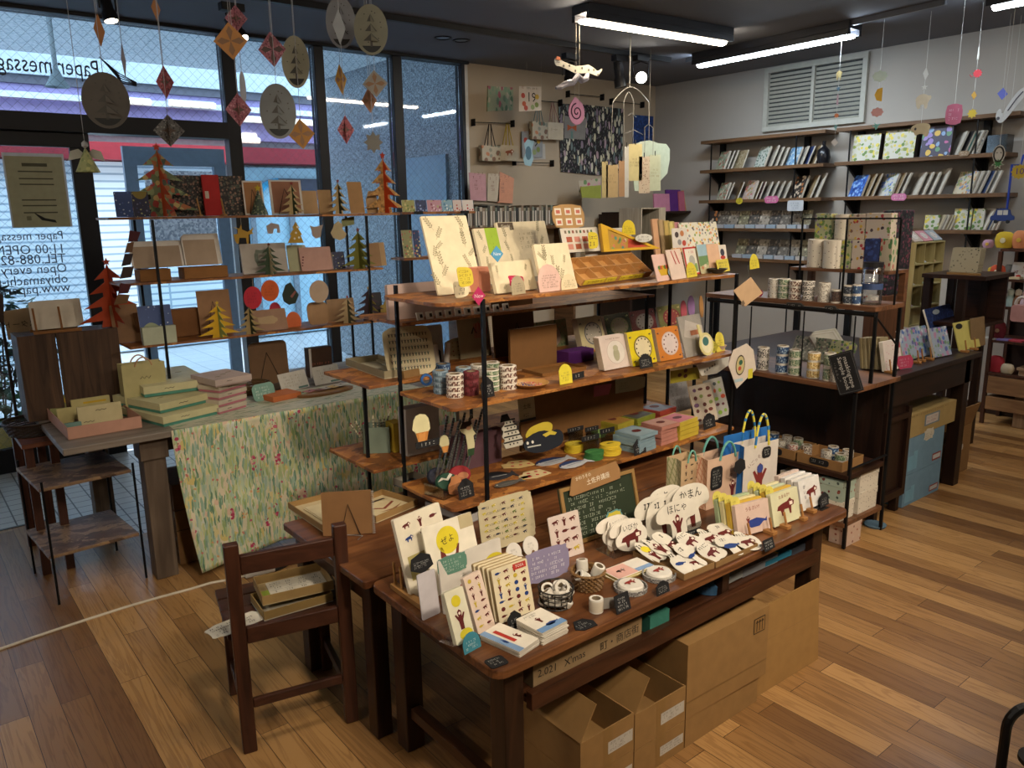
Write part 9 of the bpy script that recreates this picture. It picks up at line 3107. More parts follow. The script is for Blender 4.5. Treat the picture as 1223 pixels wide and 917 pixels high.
def wf(name,cat,label,ps,col,y=YW-.012,th=.008,dr=None,gp=None):
 q=[yo(p,y)for p in ps]
 f=Fr(q[0],(1,0,0),(0,0,1))
 pp=[((a-q[0]).x,(a-q[0]).z)for a in q]
 M=MB().pm(pp,f,-th,0,C(col)if isa(col,str)else col)
 if dr:
  dr(M,f,pp)
 return tg(M.mk(name),label,cat,gp)
P_CANV=PT('canvas_floral','#8f9a7c',('#5a7a5c','#a85a64','#7a9a7a','#6a8468','#b0a890'),30,.45,(1,1,.5))
P_BOT=PT('botanic','#1b1a1c',('#c4c0a4','#8a7a8a','#6a7a7a','#d0ccb8','#a89098'),14,.42,(2.1,1,.8),second=(('#7a8a80','#8a7484','#b8b4a0'),34,.27,(3,1,.7)))
wf('floral_canvas','picture','small floral canvas high on the beige wall',((582,133),(613,131.5),(613,104.5),(583,102.5)),P_CANV,th=.02)
wf('fabric_panel','fabric','large black botanical fabric pinned to the beige wall',((670,205),(713,209.5),(743,206),(745,130),(700,125),(667,123.5)),P_BOT,th=.003)
wf('blue_picture','picture','deep blue textured panel on the beige wall by the corner',((756,171),(779,170),(780.5,139),(757,137)),PT('blue_panel','#1c3a72',('#2a4c8c','#16305e'),40,.5),th=.012)
def rl(label,a,b):
 p,q=yo(a,YW-.05),yo(b,YW-.05)
 t=tn('hanging_rail','rail',label,((p.x+q.x)/2,YW-.05,min(p.z,q.z)),'black rails on the beige wall')
 M=MB().tu([p,q],.004,MI,6)
 M.mk('bar',t)
 for s in(p,q):
  M=MB().box(s.x-.004,s.x+.004,YW-.056,YW-.001,s.z-.03,s.z+.03,MI)
  M.mk('bracket',t)
rl('black hanging rail carrying the two small bags at the left of the beige wall',(567,146),(614,147.5))
rl('black hanging rail with paper bags left of the black botanical fabric',(645,120.5),(671,122.5))
rl('empty black hanging rail below the two wall calendars',(616,193.5),(661,195))
rl('empty black hanging rail above the black botanical fabric',(680,112),(721,116))
rl('empty black hanging rail under the glaring spotlight',(732,121),(769,125))
def wb(label,xa_,x1_,yt,yb,hook,col,hcol,dr=None):
 Y=YW-.09
 a,b=yo((xa_,yb),Y),yo((x1_,yt),Y)
 t=tn('carrier_bag','bag',label,((a.x+b.x)/2,Y,a.z))
 M=MB()
 w_,h_=b.x-a.x,b.z-a.z
 f=Fr(a,(1,0,0),(0,0,1))
 m=C(col)if isa(col,str)else col
 M.fx(f,0,w_,0,h_,-.05,0,m)
 if dr:
  dr(M,f,w_,h_)
 M.mk('bag_body',t)
 p=yo(hook,YW-.05)
 for c in(0,-.05):
  M=MB().tu([f.p(w_*.3,h_,c),V((p.x-.01,YW-.05,p.z)),V((p.x+.01,YW-.05,p.z)),f.p(w_*.7,h_,c)],.004,C(hcol),6)
  M.mk('handle',t)
P_ANI=PT('animal_bag','#b0a690',('#7a5a44','#8a8a7a','#b87a54','#5a6a5a'),22,.45)
wb('small animal-print bag with black handles',576,598,174.5,192,(585,148),P_ANI,'#1c1a1a')
wb('small cream bag with a fox picture and yellow handles',598,619,174,191.5,(606,148),'#b5a890','#b8a02c',lambda M,f,w,h:fa(M,f,w*.5,h*.5,w*.5,'#8a4a2c'))
wb('pale bag with a flower band and grey handles left of the plain cream bag',636,654,146,166,(643,122),P_ANI,'#7a8a8a')
wb('plain cream bag with pink handles against the black fabric',654.5,673,147,166,(660,122.5),'#c8bca4','#b08a84',lambda M,f,w,h:M.sb(f,w*.2,w*.7,h*.5,h*.65,1,C('#8a7a64')))
def dcal(big,blue=False):
 def d(M,f,pp):
  x0,y0=min(a for a,b in pp),min(b for a,b in pp)
  w=max(a for a,b in pp)-x0
  h=max(b for a,b in pp)-y0
  f=f.at(x0,y0)
  M.text('12',f,w*.16,h*.9,h*.12,C('#8a3a3a'))
  M.sb(f,w*.35,w*.9,h*.84,h*.95,1,C('#6a6a64'))
  M.text(big,f,w*.55,h*.55,h*.5,C('#2a2624'))
  for x,y,c in((.18,.6,'#b0483a'),(.22,.3,'#b0583a'),(.8,.6,'#c0a040'),(.78,.3,'#7a8a4a'),(.3,.15,'#a84a3a'),(.6,.2,'#8a9a6a')):
   M.pl(el(w*x,h*y,w*.09,h*.1,10),f,C(c),.001)
 return d
t=hg('hanging_calendar','advent style calendar sheet numbered 12 and 19 hanging by two threads from the ceiling',[(620,133),(646.5,132),(646.5,103.5),(620,103)],5.5,ZC-.001,'#c4b8a8',cat='calendar',dr=dcal('19'))
wf('wall_calendar','calendar','grey calendar sheet on the beige wall under the hanging one',((624,188),(648,188),(648,155),(623,157)),'#8e9296',YW-.03,dr=dcal('19'))
wf('white_sheet','paper','white sheet behind the grey wall calendar',((634,191),(651.5,190),(651,172),(634,172)),'#b8b6b0',YW-.014,.003)
hg('bear_card','pale blue long animal card hanging before the grey wall calendar',[(627,197),(634,198.5),(637,190),(635,180),(638,169),(630,166),(626,172),(628,182),(625,190)],5.6,ZC-.001,'#8fb0bc',cat='card',dr=lambda M,f,pp:M.pl(el(0,0,.035,.06,14),f,C('#4a6a7a')))
wf('picture_card','card','grey picture card with an orange ribbon bow pinned',((674,165),(699,167),(700,143),(674,138)),'#8a8884',YW-.02,.003,lambda M,f,pp:(M.pl([(.04,.07),(.1,.1),(.16,.07),(.16,.13),(.1,.11),(.04,.13)],f,C('#b8603a')),M.qd(f,.085,.115,.0,.07,C('#6a8a84'))))
t=tn('snail_sign','ornament','pink spiral snail sign hanging on two long strings before the black fabric',yo((688,146),5.3))
c=yo((688.5,134),5.3)
r=abs(yo((698,134),5.3).x-c.x)
M=MB()
f=Fr(c,(1,0,0),(0,0,1))
M.pm(smo([(r*cos(a)*(1 if a<1.4 or a>1.8 else 1.3),r*1.1*sin(a)*(1.25 if 1.4<a<1.9 else 1))for a in[2*PI*i/18 for i in ra(18)]],1),f,-.003,.003,C('#b87a8a'))
M.mk('shell',t)
M=MB().tu([f.p(r*(.08+.1*a/1.6)*cos(-a),r*(.08+.1*a/1.6)*sin(-a),.005)for a in[.35*i for i in ra(32)]],.006,C('#4a2c3a'),5)
M.mk('spiral_line',t)
for dx in(-.02,.03):
 M=MB()
 p=f.p(dx,r*1.05,0)
 M.tu([p,V((p.x,p.y,ZC-.001))],.0015,C('#b8b4a8'),4)
 M.mk('string',t)
for ps,col,lb in((((562,239),(581,240),(580,208),(560,206)),'#b58c94','pink flower letter sheet, left of the three above the notebook shelf'),(((582,240),(596,241),(597,208),(583,207)),'#b3a998','beige letter sheet, middle of the three above the notebook shelf'),(((594,242),(612,243),(614,213),(597,205)),'#c08a70','coral letter sheet, right of the three above the notebook shelf')):
 wf('letter_sheet','paper',lb,ps,col,5.68,.003,lambda M,f,pp:M.sb(f,.03,.15,.08,.24,5,C('#7a5a54'),dens=.5))
wf('letter_rest','board','dark backing rest behind the three letter sheets',((566,244),(612,245),(612,238),(566,237)),'#8a8070',5.70,.02)
wf('green_card','card','olive green card in front of a floral card on the beige wall shelf',((695,236),(718,237),(718,221),(693,223)),'#8f9440',5.62,.003)
wf('floral_card','card','floral card with a pink corner behind the olive green card',((692,233),(717,233),(717,213),(691,216)),PT('pinkfl','#b5a894',('#b85a74','#6a8a5a','#c09a9a'),20,.45),5.66,.003)
o=wf('wavy_board','board','large pale green wavy board with small drawings hanging before the corner',((766,228),(778,226),(785,220),(797,207),(800,190),(800,178),(796,172),(786,171),(776,167.5),(766,169),(757,173),(752,176),(758,228)),'#aab096',4.6,.004,lambda M,f,pp:(M.pl([(.17,.06),(.2,.1),(.22,.05),(.19,.04)],f,C('#a89030')),M.tu([f.p(.19+.015*(i%2),.28-.02*i,.001)for i in ra(5)],.003,C('#7a4a4a'),4),M.tu([f.p(.2+.012*(i%2),.17-.02*i,.001)for i in ra(4)],.003,C('#8a5a84'),4)))
M=MB()
q=yo((775,168),4.6)
M.tu([q+V((0,0,-.01)),V((q.x,4.6,ZC-.001))],.0015,C('#b8b4a8'),4)
M.mk('string',o)
for i,(xa_,x1_,yt,yb,m,lb)in en(((719,726,193,236,'#b5a470','narrow yellowish bookmark at the left end of the row'),(724,738,197,236,'#b39a6c','tan spotted bookmark, second in the row'),(739,746,192,235,'#a5805a','brown bookmark beside the tan spotted one'),(746,751,175,236,'#b8b6ac','thin white bookmark in the middle of the row'),(751,767,172,216,'#c4b680','broad cream bookmark in front of the pale green board'),(763,776,187,231,PT('bkm','#bca88c',('#8a5a4a','#7a6a54'),60,.26),'pink-brown printed bookmark in the row'),(776,789,185,228,'#b9bc9c','pale green bookmark at the right end of the row'))):
 t=wf('bookmark','bookmark',lb+' of hanging bookmarks',((xa_,yb),(x1_,yb-.5),(x1_,yt-.3),(xa_,yt)),m,4.2,.002,lambda M,f,pp:M.sb(f,.01,max(a for a,b in pp)*.9,.1,.17,3,C('#8a7c5c'),dens=.5))
 M=MB()
 q=yo(((xa_+x1_)/2,yt+1),4.2)
 M.tu([q+V((0,.001,0)),q+V((0,.001,.035))],.004,C('#3a3a38'),6)
 M.mk('clip',t)
P0=yo((752,104),4.2)
t=tn('wire_mobile','mobile','arched wire mobile holding up the row of bookmarks',P0)
MW_=C('#84847e',.5)
def wi(nm,ps,r=.003):
 M=MB().tu([yo(p,4.2)for p in ps],r,MW_,5)
 M.mk(nm,t)
q=yo((752,104),4.2)
M=MB().tu([q,V((q.x,4.2,ZC-.001))],.004,MW_,6)
M.mk('hanger',t)
wi('arch_wire',[(732+43*i/14,122-18*sin(PI*i/14))for i in ra(15)])
wi('arch_wire',[(745+12*i/8,122-12*sin(PI*i/8))for i in ra(9)])
for ps in([(732,122),(730,165),(724,196)],[(775,122),(775,148),(770,152),(770,186)],[(775,148),(780,153),(780,186)],[(745,122),(745,160),(746,175)],[(757,120),(756,172)],[(746,160),(757,155),(768,161)],[(750,138),(755,135),(760,140)]):
 wi('drop_wire',ps,.002)
q1,q0=yo((553,272),5.63),yo((686,272),5.63)
zb=yo((620,272),5.63).z
rd=random.Random(9)
NBC=('#8a8a78','#4a4a44','#a59c88','#6a5a4a','#7a8478','#3c3c3a','#b0a898','#8a7a68')
xx=q1.x+.04
i=0
while xx<q0.x-.05:
 w_=rd.uniform(.018,.03)
 h_=rd.uniform(.175,.2)
 M=MB().box(xx,xx+w_,5.65,5.80,zb+.001-.0,zb+h_,C(NBC[i%8]))
 M.qd(Fr(V((xx,5.65,zb+.01)),(1,0,0),(0,0,1)),w_*.2,w_*.8,.02,.14,C('#c0bab0' if i%3 else '#3a3a38'))
 tg(M.mk('notebook'),'slim notebook with its spine out in the packed row on the beige wall shelf','notebook','notebook row on the beige wall')
 xx+=w_+.004
 i+=1
for i,(xa_,x1_,yt,yb,c,lb)in en(((782,801,231,246,'#b8788c','pink paper pack on the corner cabinet'),(797,815,226,246,'#55286a','deep purple paper pack on the corner cabinet'),(801,808,231,247,'#8a7a98','lilac paper pack right of the pink one on the corner cabinet'),(812,819,228,247,'#a8586a','rose paper pack right of the purple one'),(816,823,227,247,'#b07a4a','orange paper pack at the right of the corner cabinet'),(822,828,231,249,'#2c3c54','dark blue round pack at the right end of the corner cabinet'))):
 a,b=yo((xa_,yb),5.44+.02*(i%3)),yo((x1_,yt),5.44+.02*(i%3))
 M=MB().pm([(0,0),(b.x-a.x,0),(b.x-a.x+.02,b.z-CZ),(.02,b.z-CZ)],Fr(V((a.x,a.y,CZ+.001)),(1,0,0),(0,.2,1)),-.015,0,C(c))
 tg(M.mk('paper_pack'),lb,'paper')
q=ox((1197,260),6.3)
t=tn('car_sign','sign','dark blue car-shaped sign on a tall blue stick',q)
M=MB()
f=Fr(V((6.3,q.y,q.z)),(0,-1,0),(0,0,1))
s=.011*1
k=abs(ox((1211.5,260),6.3).y-q.y)
M.pm(smo([(-k,-.3*k),(k,-.3*k),(k,.15*k),(.7*k,.25*k),(.55*k,.85*k),(-.5*k,.85*k),(-.65*k,.25*k),(-k,.15*k)],1),f,-.006,.006,C('#1f3264'))
M.mk('car_body',t)
M=MB()
for a0,a1 in((-.42,.0),(.06,.45)):
 M.qd(f,a0*k,a1*k,.25*k,.68*k,C('#a8a49c'),.007)
M.mk('car_window',t)
for a in(-.5,.5):
 M=MB().pm(el(a*k,-.35*k,.16*k,.16*k,16),f,-.005,.008,C('#14161c'))
 M.mk('wheel',t)
M=MB()
top=ox((1203,197),6.3)
M.tu([f.p(.3*k,.8*k,-.002),V((6.3,f.p(.3*k,0).y,top.z)),V((6.45,f.p(.3*k,0).y,top.z)),V((6.49,f.p(.3*k,0).y,SZ[1]-.03))],.008,C('#1c3484'),6)
M.mk('stick',t)
def dist_mobile(label,top,items,z_top=None,dist=None,name='paper_mobile',gp=None,thread='#c4c4be',hook=True):
 if dist:
  r=ray(items[0][1])
  P=CAM+r*(dist/r.length)
  P=V((P.x,P.y,ZC))
 else:
  P=oz(top,ZC)
 t=tn(name,'mobile',label,V((P.x,P.y,over(P,items[-1][1]))),gp)
 zl=None
 fdir=V((P.x,P.y,0)).normalized()
 u=V((fdir.y,-fdir.x,0))
 for kd,p,rx,ry,col in items:
  z=over(P,p)
  d=(V((P.x,P.y,z))-CAM).dot(_F)
  k=d/FPX
  a,b=rx*k,ry*k
  f=Fr(V((P.x,P.y,z)),u,(0,0,1))
  tilt=0
  M=MB()
  m=C(col)if isa(col,str)else col
  th=.0012
  if kd=='oval':
   M.pm(el(0,0,a,b,32),f,-th,th,m)
  elif kd=='cloud':
   M.pm([(a*cos(q)*(1+.1*cos(8*q)),b*sin(q)*(1+.1*cos(8*q)))for q in[2*PI*i/48 for i in ra(48)]],f,-th,th,m)
  elif kd=='star':
   M.pm([(x*a,y*b)for x,y in sx_(0,0,1,5)],f,-th,th,m)
  elif kd=='sun':
   M.pm([(x*a,y*b)for x,y in sx_(0,0,1,8,.66)],f,-th,th,m)
  elif kd=='sheep':
   M.pm([(x*a,y*b)for x,y in smo([(-.7,-1),(-.35,-1),(-.3,-.4),(.15,-.4),(.2,-1),(.55,-1),(.6,-.1),(1,.35),(.95,.75),(.6,.7),(.3,.95),(-.4,1),(-1,.5),(-.9,-.3)],1)],f,-th,th,m)
  elif kd=='bear':
   M.pm([(x*a,y*b)for x,y in smo([(-.5,-.9),(-.2,-.6),(.3,-.6),(.4,-1),(.8,-1),(.9,0),(1,.6),(.4,1),(-.4,.9),(-1,.5),(-1.0,-.1),(-.7,-.3)],1)],f,-th,th,m)
   M.pl(el(-.55*a,.15*b,.12*a,.16*a,10),f,C('#3a3a3a'),.002)
  elif kd=='sign':
   M.pm([(x-a,y-b)for x,y in blo(2*a,2*b,8,.03,60)],f,-th,th,m)
   M.sb(f,-a*.6,a*.6,-b*.6,b*.6,3,C('#d8b0bc'),.002)
  elif kd=='half':
   M.pm([(a*.9,b),(-a*.4,b*.8),(-a,0),(-a*.4,-b*.8),(a*.9,-b)],f,-th,th,m)
  elif kd=='shard':
   M.pm([(0,b),(a,-b*.1),(0,-b),(-a,b*.1)],f,-th,th,m)
  elif kd=='bird':
   M.pm([(x*a,y*b)for x,y in((-1,.2),(-.2,.3),(-.6,1),(.2,.5),(1,.7),(.5,.1),(.3,-.6),(-.1,-1),(-.2,-.3))],f,-th,th,m)
  elif kd=='crab':
   M.pm([(x*a,y*b)for x,y in sx_(.2,.1,.9,9,.7)],f,-th,th,m)
   M.tu([f.p(-.3*a,-.2*b),f.p(-.8*a,-.5*b),f.p(-1.1*a,.0)],.003,m,5)
  elif kd=='diamond3':
   for q,s in((.0,1),(PI/2,1)):
    g=Fr(f.o,u*cos(q)+fdir*sin(q),(0,0,1))
    M.pm([(0,b),(a,0),(0,-b),(-a,0)],g,-th,th,m)
   M.pl([(x*a*.5,y*b*.5)for x,y in sx_(0,0,1,4,.35)],f,C('#6a5a50'),.002)
  elif kd=='dcard':
   g=f.rot(.06)
   M.pm([(0,b),(a,0),(0,-b),(-a,0)],g,-th,th,m)
   for i in ra(4):
    q=PI/2*i
    M.pl([(0,0),(a*.55*cos(q+.35),b*.55*sin(q+.35)),(a*.8*cos(q),b*.8*sin(q)),(a*.55*cos(q-.35),b*.55*sin(q-.35))][::-1],g,C('#8a6a50' if isa(col,str)else '#5a4a48'),.002)
  elif kd=='treeoval':
   out=el(0,0,a,b,36)
   M.pm(out,f,-th,th,m)
   dk=C('#4a4844')
   for i in ra(3):
    yt_=b*(.62-.38*i)
    w_=a*(.22+.13*i)
    M.pl([(-w_,yt_-b*.3),(w_,yt_-b*.3),(0,yt_)],f,dk,.002)
    M.pm([(0,0),(w_*1.05,-b*.06),(0,b*.27)],Fr(f.p(0,yt_-b*.3,.003),u+fdir*-.6,(0,0,1)),0,th,m)
   M.qd(f,-a*.07,a*.07,-b*.68,-b*.42,dk,.002)
   M.pl([(a*.8*cos(q),b*.9*sin(q))for q in[PI*1.25+PI*.5*i/10 for i in ra(11)]],f,C('#2a2c2c'),.002)
   for q in ra(8):
    M.pl(el(a*.6*cos(q*1.1),b*.62*sin(q*1.1)+b*.1,a*.04,a*.04,6),f,dk,.002)
  elif kd=='angel':
   M.la([(a*.9,-b),(.002,b*.55)],f.o,PT('angel_dress','#8f9464',('#a8a870','#7a8458'),60,.5),20)
   M.la([(0,0),(a*.24,a*.2),(a*.24,a*.45),(0,a*.66)],f.o+V((0,0,b*.5)),C('#b8bcc0'),14)
   for s in(-1,1):
    M.pm([(0,.1*b),(s*a*.5,b*.5),(s*a*1.1,b*.35),(s*a*1.3,-.25*b),(s*a*.5,-.1*b)][::s],f.at(0,0,-.01),-th,th,C('#a8a89c'))
  elif kd=='diag':
   M.pm([(x*a,y*b)for x,y in smo([(-1,-.7),(-.7,-1),(-.3,-.85),(.3,-.1),(.9,.5),(1,.9),(.7,1),(.3,.75),(-.2,.1),(-.55,-.5),(-.7,-.1),(-.95,-.3)],1)],f,-.006,.006,m)
   M.tu([f.p(-.2*a,-.3*b,.008),f.p(.3*a,.35*b,.008),f.p(.7*a,.75*b,.008)],.004,C('#4a4a50'),5)
   M.pl(el(-.8*a,-.7*b,.12*a,.1*b,10),f,C('#4a4a50'),.008)
  elif kd=='face':
   M.pm(el(0,0,a,b,28),f,-th,th,m)
   M.tu([f.p(a*.75*cos(q),b*.8*sin(q),.003)for q in[2*PI*i/20 for i in ra(21)]],.004,C('#2a2a2a'),5,False)
   for s in(-.3,.3):
    M.pl(el(s*a,.15*b,.08*a,.08*b,8),f,C('#2a2a2a'),.003)
  elif kd=='leaf':
   M.pm([(x*a,y*b)for x,y in sx_(0,0,1,7,.45)],f,-th,th,C('#c0c4bc'))
   M.pl([(x*a*.8,y*b*.8)for x,y in sx_(0,0,1,7,.45)],f,m,.002)
  elif kd=='badge':
   M.pm([(x*a,y*b)for x,y in sx_(0,0,1,12,.8)],f,-th,th,m)
   M.text('10',f,0,0,b*1.1,C('#4a3a8a'),.002)
  elif kd=='strip':
   M.pm([(-a,-b),(a,-b),(a*.6,b),(-a*.6,b)],f,-th,th,m)
  M.mk({'treeoval':'oval_cutout','dcard':'folded_diamond','diamond3':'folded_star','angel':'angel_figure','oval':'oval_cutout','sign':'sign_card'}.get(kd,'cutout'),t)
  zl=z
 zt_=over(P,items[0][1])
 zb_=over(P,items[-1][1])
 M=MB().tu([V((P.x,P.y,zb_))+fdir*.003,V((P.x,P.y,ZC-.001))+fdir*.003],.0011,C(thread),4)
 M.mk('thread',t)
 return t
DM=dist_mobile
DM('paper string of a yellow dog, orange flower and white diamond',(1006.5,30),[('sheep',(1002,90),3.5,5.5,'#a89868'),('bird',(1001,106),3,3,'#5a7a94'),('strip',(999.5,119),1.2,6,'#a88a94'),('sun',(998.5,138),3,3,'#b8683c'),('bird',(997,152),3,4,'#6a9a9a'),('shard',(995,170),4,4.5,'#b8b4b0')])
DM('paper string of a pale cloud, yellow half moon and pink flower',(1056.5,22),[('cloud',(1051,91),8,6,'#b8c4b4'),('half',(1050,113),4.5,8,'#c89a34'),('cloud',(1047.5,134),6.5,5,'#c08c84'),('bird',(1046,151),5,4.5,'#6aa094')])
DM('paper string of a white fish, star, cream sheep and tan bear',(1112.5,13),[('shard',(1105.5,88),3,7.5,'#c0c0ba'),('star',(1104,104),3.5,3.5,'#c4c4be'),('sheep',(1103.5,121),8.5,8.5,'#c0b49c'),('bear',(1099.5,155),10.5,8,'#b3a07c')])
DM('pink wavy sign hanging on a long thread before the right-hand wall shelves',(1153,-2),[('sign',(1140,136.5),9,12,'#bd6a84')],name='hanging_sign')
DM('paper string of a white feather, red crab, goldfish and yellow sun',(1175,2),[('strip',(1166.5,64),1.2,7,'#b8b8b0'),('crab',(1164.5,88.5),6,6,'#b83a44'),('shard',(1160,114),3,5,'#b89040'),('sun',(1161,135.5),5.5,6,'#c4ac40')])
DM('blue-violet paper diamond hanging near the top right corner',(1208,16),[('shard',(1197,112),5.5,7,'#5a64b4')])
DM('long white stuffed otter card hanging diagonally',(1220,18),[('diag',(1207,126),15,20,'#b4b4b2')],name='otter_hanger')
DM('string with a white oval face and green leaf before the wall shelves',(1216,10),[('face',(1193,184),6.5,10.5,'#b4b4b0'),('leaf',(1204,195),7,7,'#2f6a3c')],dist=5.4,name='face_hanger')
DM('yellow badge numbered 10 hanging at the right edge',(1230,10),[('badge',(1217.5,205),9,9,'#b8a238')],dist=5.65,name='number_badge')
GO='#8c8a80'
RP,OP=PT('red_paper','#9a4a54',('#5a3038','#b87a80','#a85a64'),150,.45),'#b8804c'
PKP=PT('pink_paper','#9a5c68',('#6a3a48','#b8848c','#8a4c5c'),150,.45)
GRP=PT('grey_paper','#6a6a68',('#3a3a3c','#9a9a96','#50504e'),150,.45)
D=3.3
for lb,items,d in(('brown folded paper star hanging left of the top left spotlight',[('shard',(118.5,36),6,19,'#a06c40')],3.4),('brown paper shard hanging right of the top left spotlight',[('shard',(186,10),5,14,'#a8754a')],3.4),('large dark grey oval card with tiny trees',[('treeoval',(126.5,120),26,32,'#54504a')],3.0),('narrow pale folded card turned edge-on near the quill pen',[('shard',(147.5,72),2.6,22,'#8a8a94')],3.4),('small red folded paper star before the lilac fascia',[('diamond3',(197,98),10,19,RP)],3.3),('grey folded paper diamond above the ornate paper tree',[('diamond3',(202,156),17.5,18.5,GRP)],3.2),('paper angel with pale wings hanging beside the shop notice',[('angel',(103,187),15,18,'#8f9464')],3.2),('tan folded diamond with a star in front of the black mullion',[('dcard',(275.5,49),19.5,21,'#b8834c')],3.0),('pink folded diamond near the top, above the tan one',[('diamond3',(282,22),13,15,PKP)],3.1),('pink folded diamond below the tan one, at the black mullion',[('diamond3',(285,131),15,19,PKP)],3.0),('narrow white oval card seen edge-on',[('oval',(290,105),3.6,19,'#a4a8b0')],3.2),('pink folded diamond left of the tall beige oval card',[('dcard',(325,59),16,20,PKP)],3.2),('beige oval card with a cut-out tree, right of the pink diamond',[('treeoval',(353,74),16,29.5,'#94927e')],3.3),('grey oval card with a cut-out tree at the centre of the window',[('treeoval',(332,133),21,31.5,'#6c7070')],3.0),('tan folded diamond with a star, right of the grey oval card',[('dcard',(360,160),15.5,17.5,'#a8783c')],3.2),('grey oval card near the ceiling, left of the pair',[('treeoval',(407,27),17.5,29,'#7c7f84')],3.4),('greenish beige oval card near the ceiling, right of the pair',[('treeoval',(443,35.5),20,28.5,'#7c7c6c')],3.2),('white folded shard hanging before the left oval',[('shard',(405,32),7.5,20,'#9aa0a4')],3.1),('yellow-orange folded diamond between the two narrow window frames',[('dcard',(407,95),7,17.5,'#b88a34')],3.4),('silver grey folded diamond at the right-hand window frame',[('dcard',(448,100),15,15.5,'#8c8880')],3.3),('small copper folded star under the silver grey diamond',[('dcard',(441,120),9,14.5,'#a87c64')],3.4),('red folded star hanging low between the window frames',[('diamond3',(413,155),10,16.5,RP)],3.3),('grey many-pointed star hanging low',[('sun',(446,170),11.5,13,'#6c6a64')],3.3)):
 DM(lb,(0,0),items,dist=d,name='paper_ornament',thread='#9a9ca0')
q0=V((0,0,0))
Ys=4.0
t=tn('paper_snake','ornament','white spotted paper snake with an orange head hanging from the ceiling',yo((690,85),Ys))
ps=[(667,74),(673,77),(680,80),(687,83),(695,83),(703,82),(709,85),(714,88),(719,83)]
P=[yo(p,Ys)for p in ps]
M=MB()
k=(P[0]-CAM).dot(_F)/FPX
rad=[4.2*k,3.6*k,3.6*k,4*k,4.4*k,4.6*k,4*k,3*k,1*k]
up=V((0,0,1))
for i in ra(len(P)-1):
 a,b=P[i],P[i+1]
 M.add([a-up*rad[i],b-up*rad[i+1],b+up*rad[i+1],a+up*rad[i],a-up*rad[i]+V((0,.006,0)),b-up*rad[i+1]+V((0,.006,0)),b+up*rad[i+1]+V((0,.006,0)),a+up*rad[i]+V((0,.006,0))],[(0,1,2,3),(7,6,5,4),(0,4,5,1),(3,2,6,7)],C('#b9b5a4'))
for i in ra(1,8):
 M.pl(el(0,0,.008,.008,8),Fr(P[i]+V((0,-.001,.008*(-1)**i)),(1,0,0),(0,0,1)),C('#4a4640'))
M.mk('body',t)
M=MB().pm(el(0,0,5*k,5*k,16),Fr(P[0]+V((-.01,-.002,.0)),(1,0,0),(0,0,1)),-.004,.004,C('#b4b2a4'))
M.pm([(-4*k,2*k),(4*k,2*k),(3*k,5.5*k),(-2*k,6*k)],Fr(P[0]+V((-.01,-.007,.0)),(1,0,0),(0,0,1)),-.002,.002,C('#b8602c'))
for dx in(-1.6,1.6):
 M.pl(el(dx*k,-.5*k,.8*k,.8*k,8),Fr(P[0]+V((-.01,-.0065,.0)),(1,0,0),(0,0,1)),C('#2a2a2a'))
M.mk('head',t)
pts2=[(664,105),(669,104),(676,100),(684,99),(690,91),(695,96),(700,94),(702,87)]
M=MB().tu([yo(p,Ys+.05)for p in pts2],[.01,.018,.02,.02,.022,.022,.02,.012],C('#b0acb4'),8)
M.mk('ribbon_tail',t)
for px in(688,692):
 M=MB()
 a=yo((px,80),Ys)
 M.tu([a,V((a.x,a.y,ZC-.001))],.0014,C('#b8b4a8'),4)
 M.mk('string',t)
for i,px in en((630,634)):
 pass
for i,(px,lb)in en(((1007,'fine nylon thread'),)):
 pass
q=oz((1197,905),0)
t=tn('step_stool','stool','stool with a black tubular arm',(q.x+.15,q.y-.1,0))
MBK=C('#141416',.4,.3)
zs_=.20
p0=oz((1196,902),zs_)
top=oz((1223,838),zs_+.12)
a0=p0
a1=V((p0.x,p0.y,0.001))
dirx=V((.42,-.28,0)).normalized()
M=MB()
bs=oz((1197,905),zs_-.03)
M.tu([V((bs.x,bs.y,.001)),V((bs.x,bs.y,zs_+.06))]+[V((bs.x,bs.y,zs_+.06))+dirx*(.055*(1-cos(a)))+V((0,0,.06*sin(a)))for a in[PI/2*i/6 for i in ra(1,7)]]+[V((bs.x,bs.y,zs_+.12))+dirx*.28],.013,MBK,10)
M.mk('arm_tube',t)
M=MB()
f=Fr(V((bs.x,bs.y,zs_))+dirx*.02,dirx,V((dirx.y,-dirx.x,0))*-1)
f2=Fr(V((bs.x,bs.y,zs_))+dirx*.015+V((dirx.y,-dirx.x,0))*.24,dirx,V((-dirx.y,dirx.x,0)))
M.pm(rc(.3,.24,.05,5),f2,-.012,0,C('#2a241e'))
M.mk('seat',t)
M=MB()
for b_ in(.02,.22):
 M.tu([f2.p(.27,b_,-.012),V((f2.p(.27,b_).x,f2.p(.27,b_).y,.001))],.011,MBK,8)
M.mk('leg',t)
M=MB().pm(rc(.27,.21,.05,5),f2.at(.012,.015,.001),0,.003,C('#b0a27c'))
M.sb(f2.at(.012,.015,.004),.04,.24,.03,.17,4,C('#4a4434'))
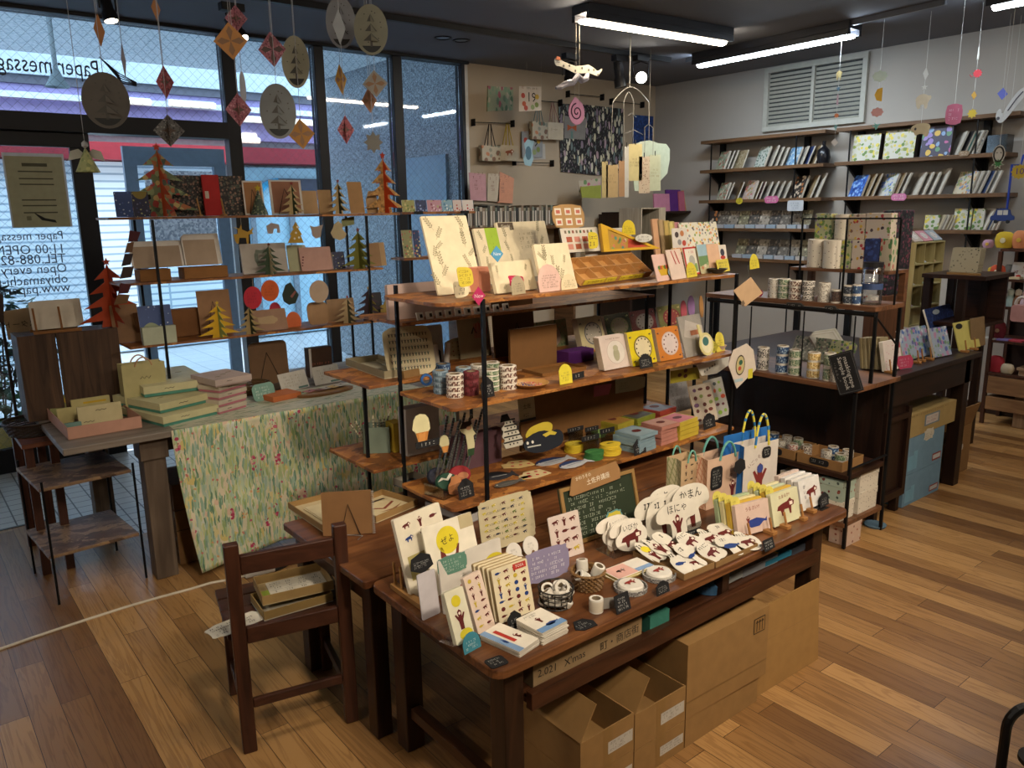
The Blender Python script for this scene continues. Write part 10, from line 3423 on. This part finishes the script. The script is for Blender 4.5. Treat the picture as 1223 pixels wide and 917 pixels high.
tg(M.mk('printed_paper'),'cream printed paper lying on the stool','paper')
w=bpy.data.worlds.new('daylight')
scene.world=w
w.use_nodes=True
nt=w.node_tree
bg=nt.nodes['Background']
SV(bg,0,(.72,.86,1,1))
SV(bg,1,2.1)
def spot(name,loc,to,power,size,blend,col=(1,.85,.66),rad=.12):
 l=bpy.data.lights.new(name,'SPOT')
 l.energy=power
 l.spot_size=R(size)
 l.spot_blend=blend
 l.color=col
 l.shadow_soft_size=rad
 o=bpy.data.objects.new(name,l)
 COL.objects.link(o)
 o.location=loc
 o.rotation_euler=(V(to)-V(loc)).to_track_quat('-Z','Y').to_euler()
 return o
def area(name,loc,to,power,sx,sy,col=(1,1,1)):
 l=bpy.data.lights.new(name,'AREA')
 l.shape='RECTANGLE'
 l.size,l.size_y=sx,sy
 l.energy=power
 l.color=col
 o=bpy.data.objects.new(name,l)
 COL.objects.link(o)
 o.location=loc
 o.rotation_euler=(V(to)-V(loc)).to_track_quat('-Z','Y').to_euler()
 return o
spot('track_spot_light',(.9,-.6,2.7),(2.0,2.0,.8),85,62,.8)
spot('track_spot_light',(2.7,-.3,2.7),(2.6,2.0,.8),60,66,.8)
spot('track_spot_light',(1.2,1.4,2.75),(1.5,2.6,.6),22,70,.8)
spot('track_spot_light',(3.6,.6,2.75),(4.3,1.9,.5),30,90,.8)
cd=bpy.data.cameras.new('camera')
cam=bpy.data.objects.new('camera',cd)
COL.objects.link(cam)
cd.sensor_fit='HORIZONTAL'
cd.sensor_width=36
cd.lens=FPX/1223*36
cd.clip_start=.02
cam.matrix_world=Matrix(((_R.x,_U.x,-_F.x,0),(_R.y,_U.y,-_F.y,0),(_R.z,_U.z,-_F.z,CH),(0,0,0,1)))
scene.camera=cam
scene.view_settings.view_transform='Standard'
scene.view_settings.look='None'
scene.view_settings.gamma=1
scene.view_settings.use_curve_mapping=False
scene.view_settings.exposure=1.5
scene.cycles.max_bounces=7
scene.cycles.transparent_max_bounces=16
scene.cycles.use_denoising=True
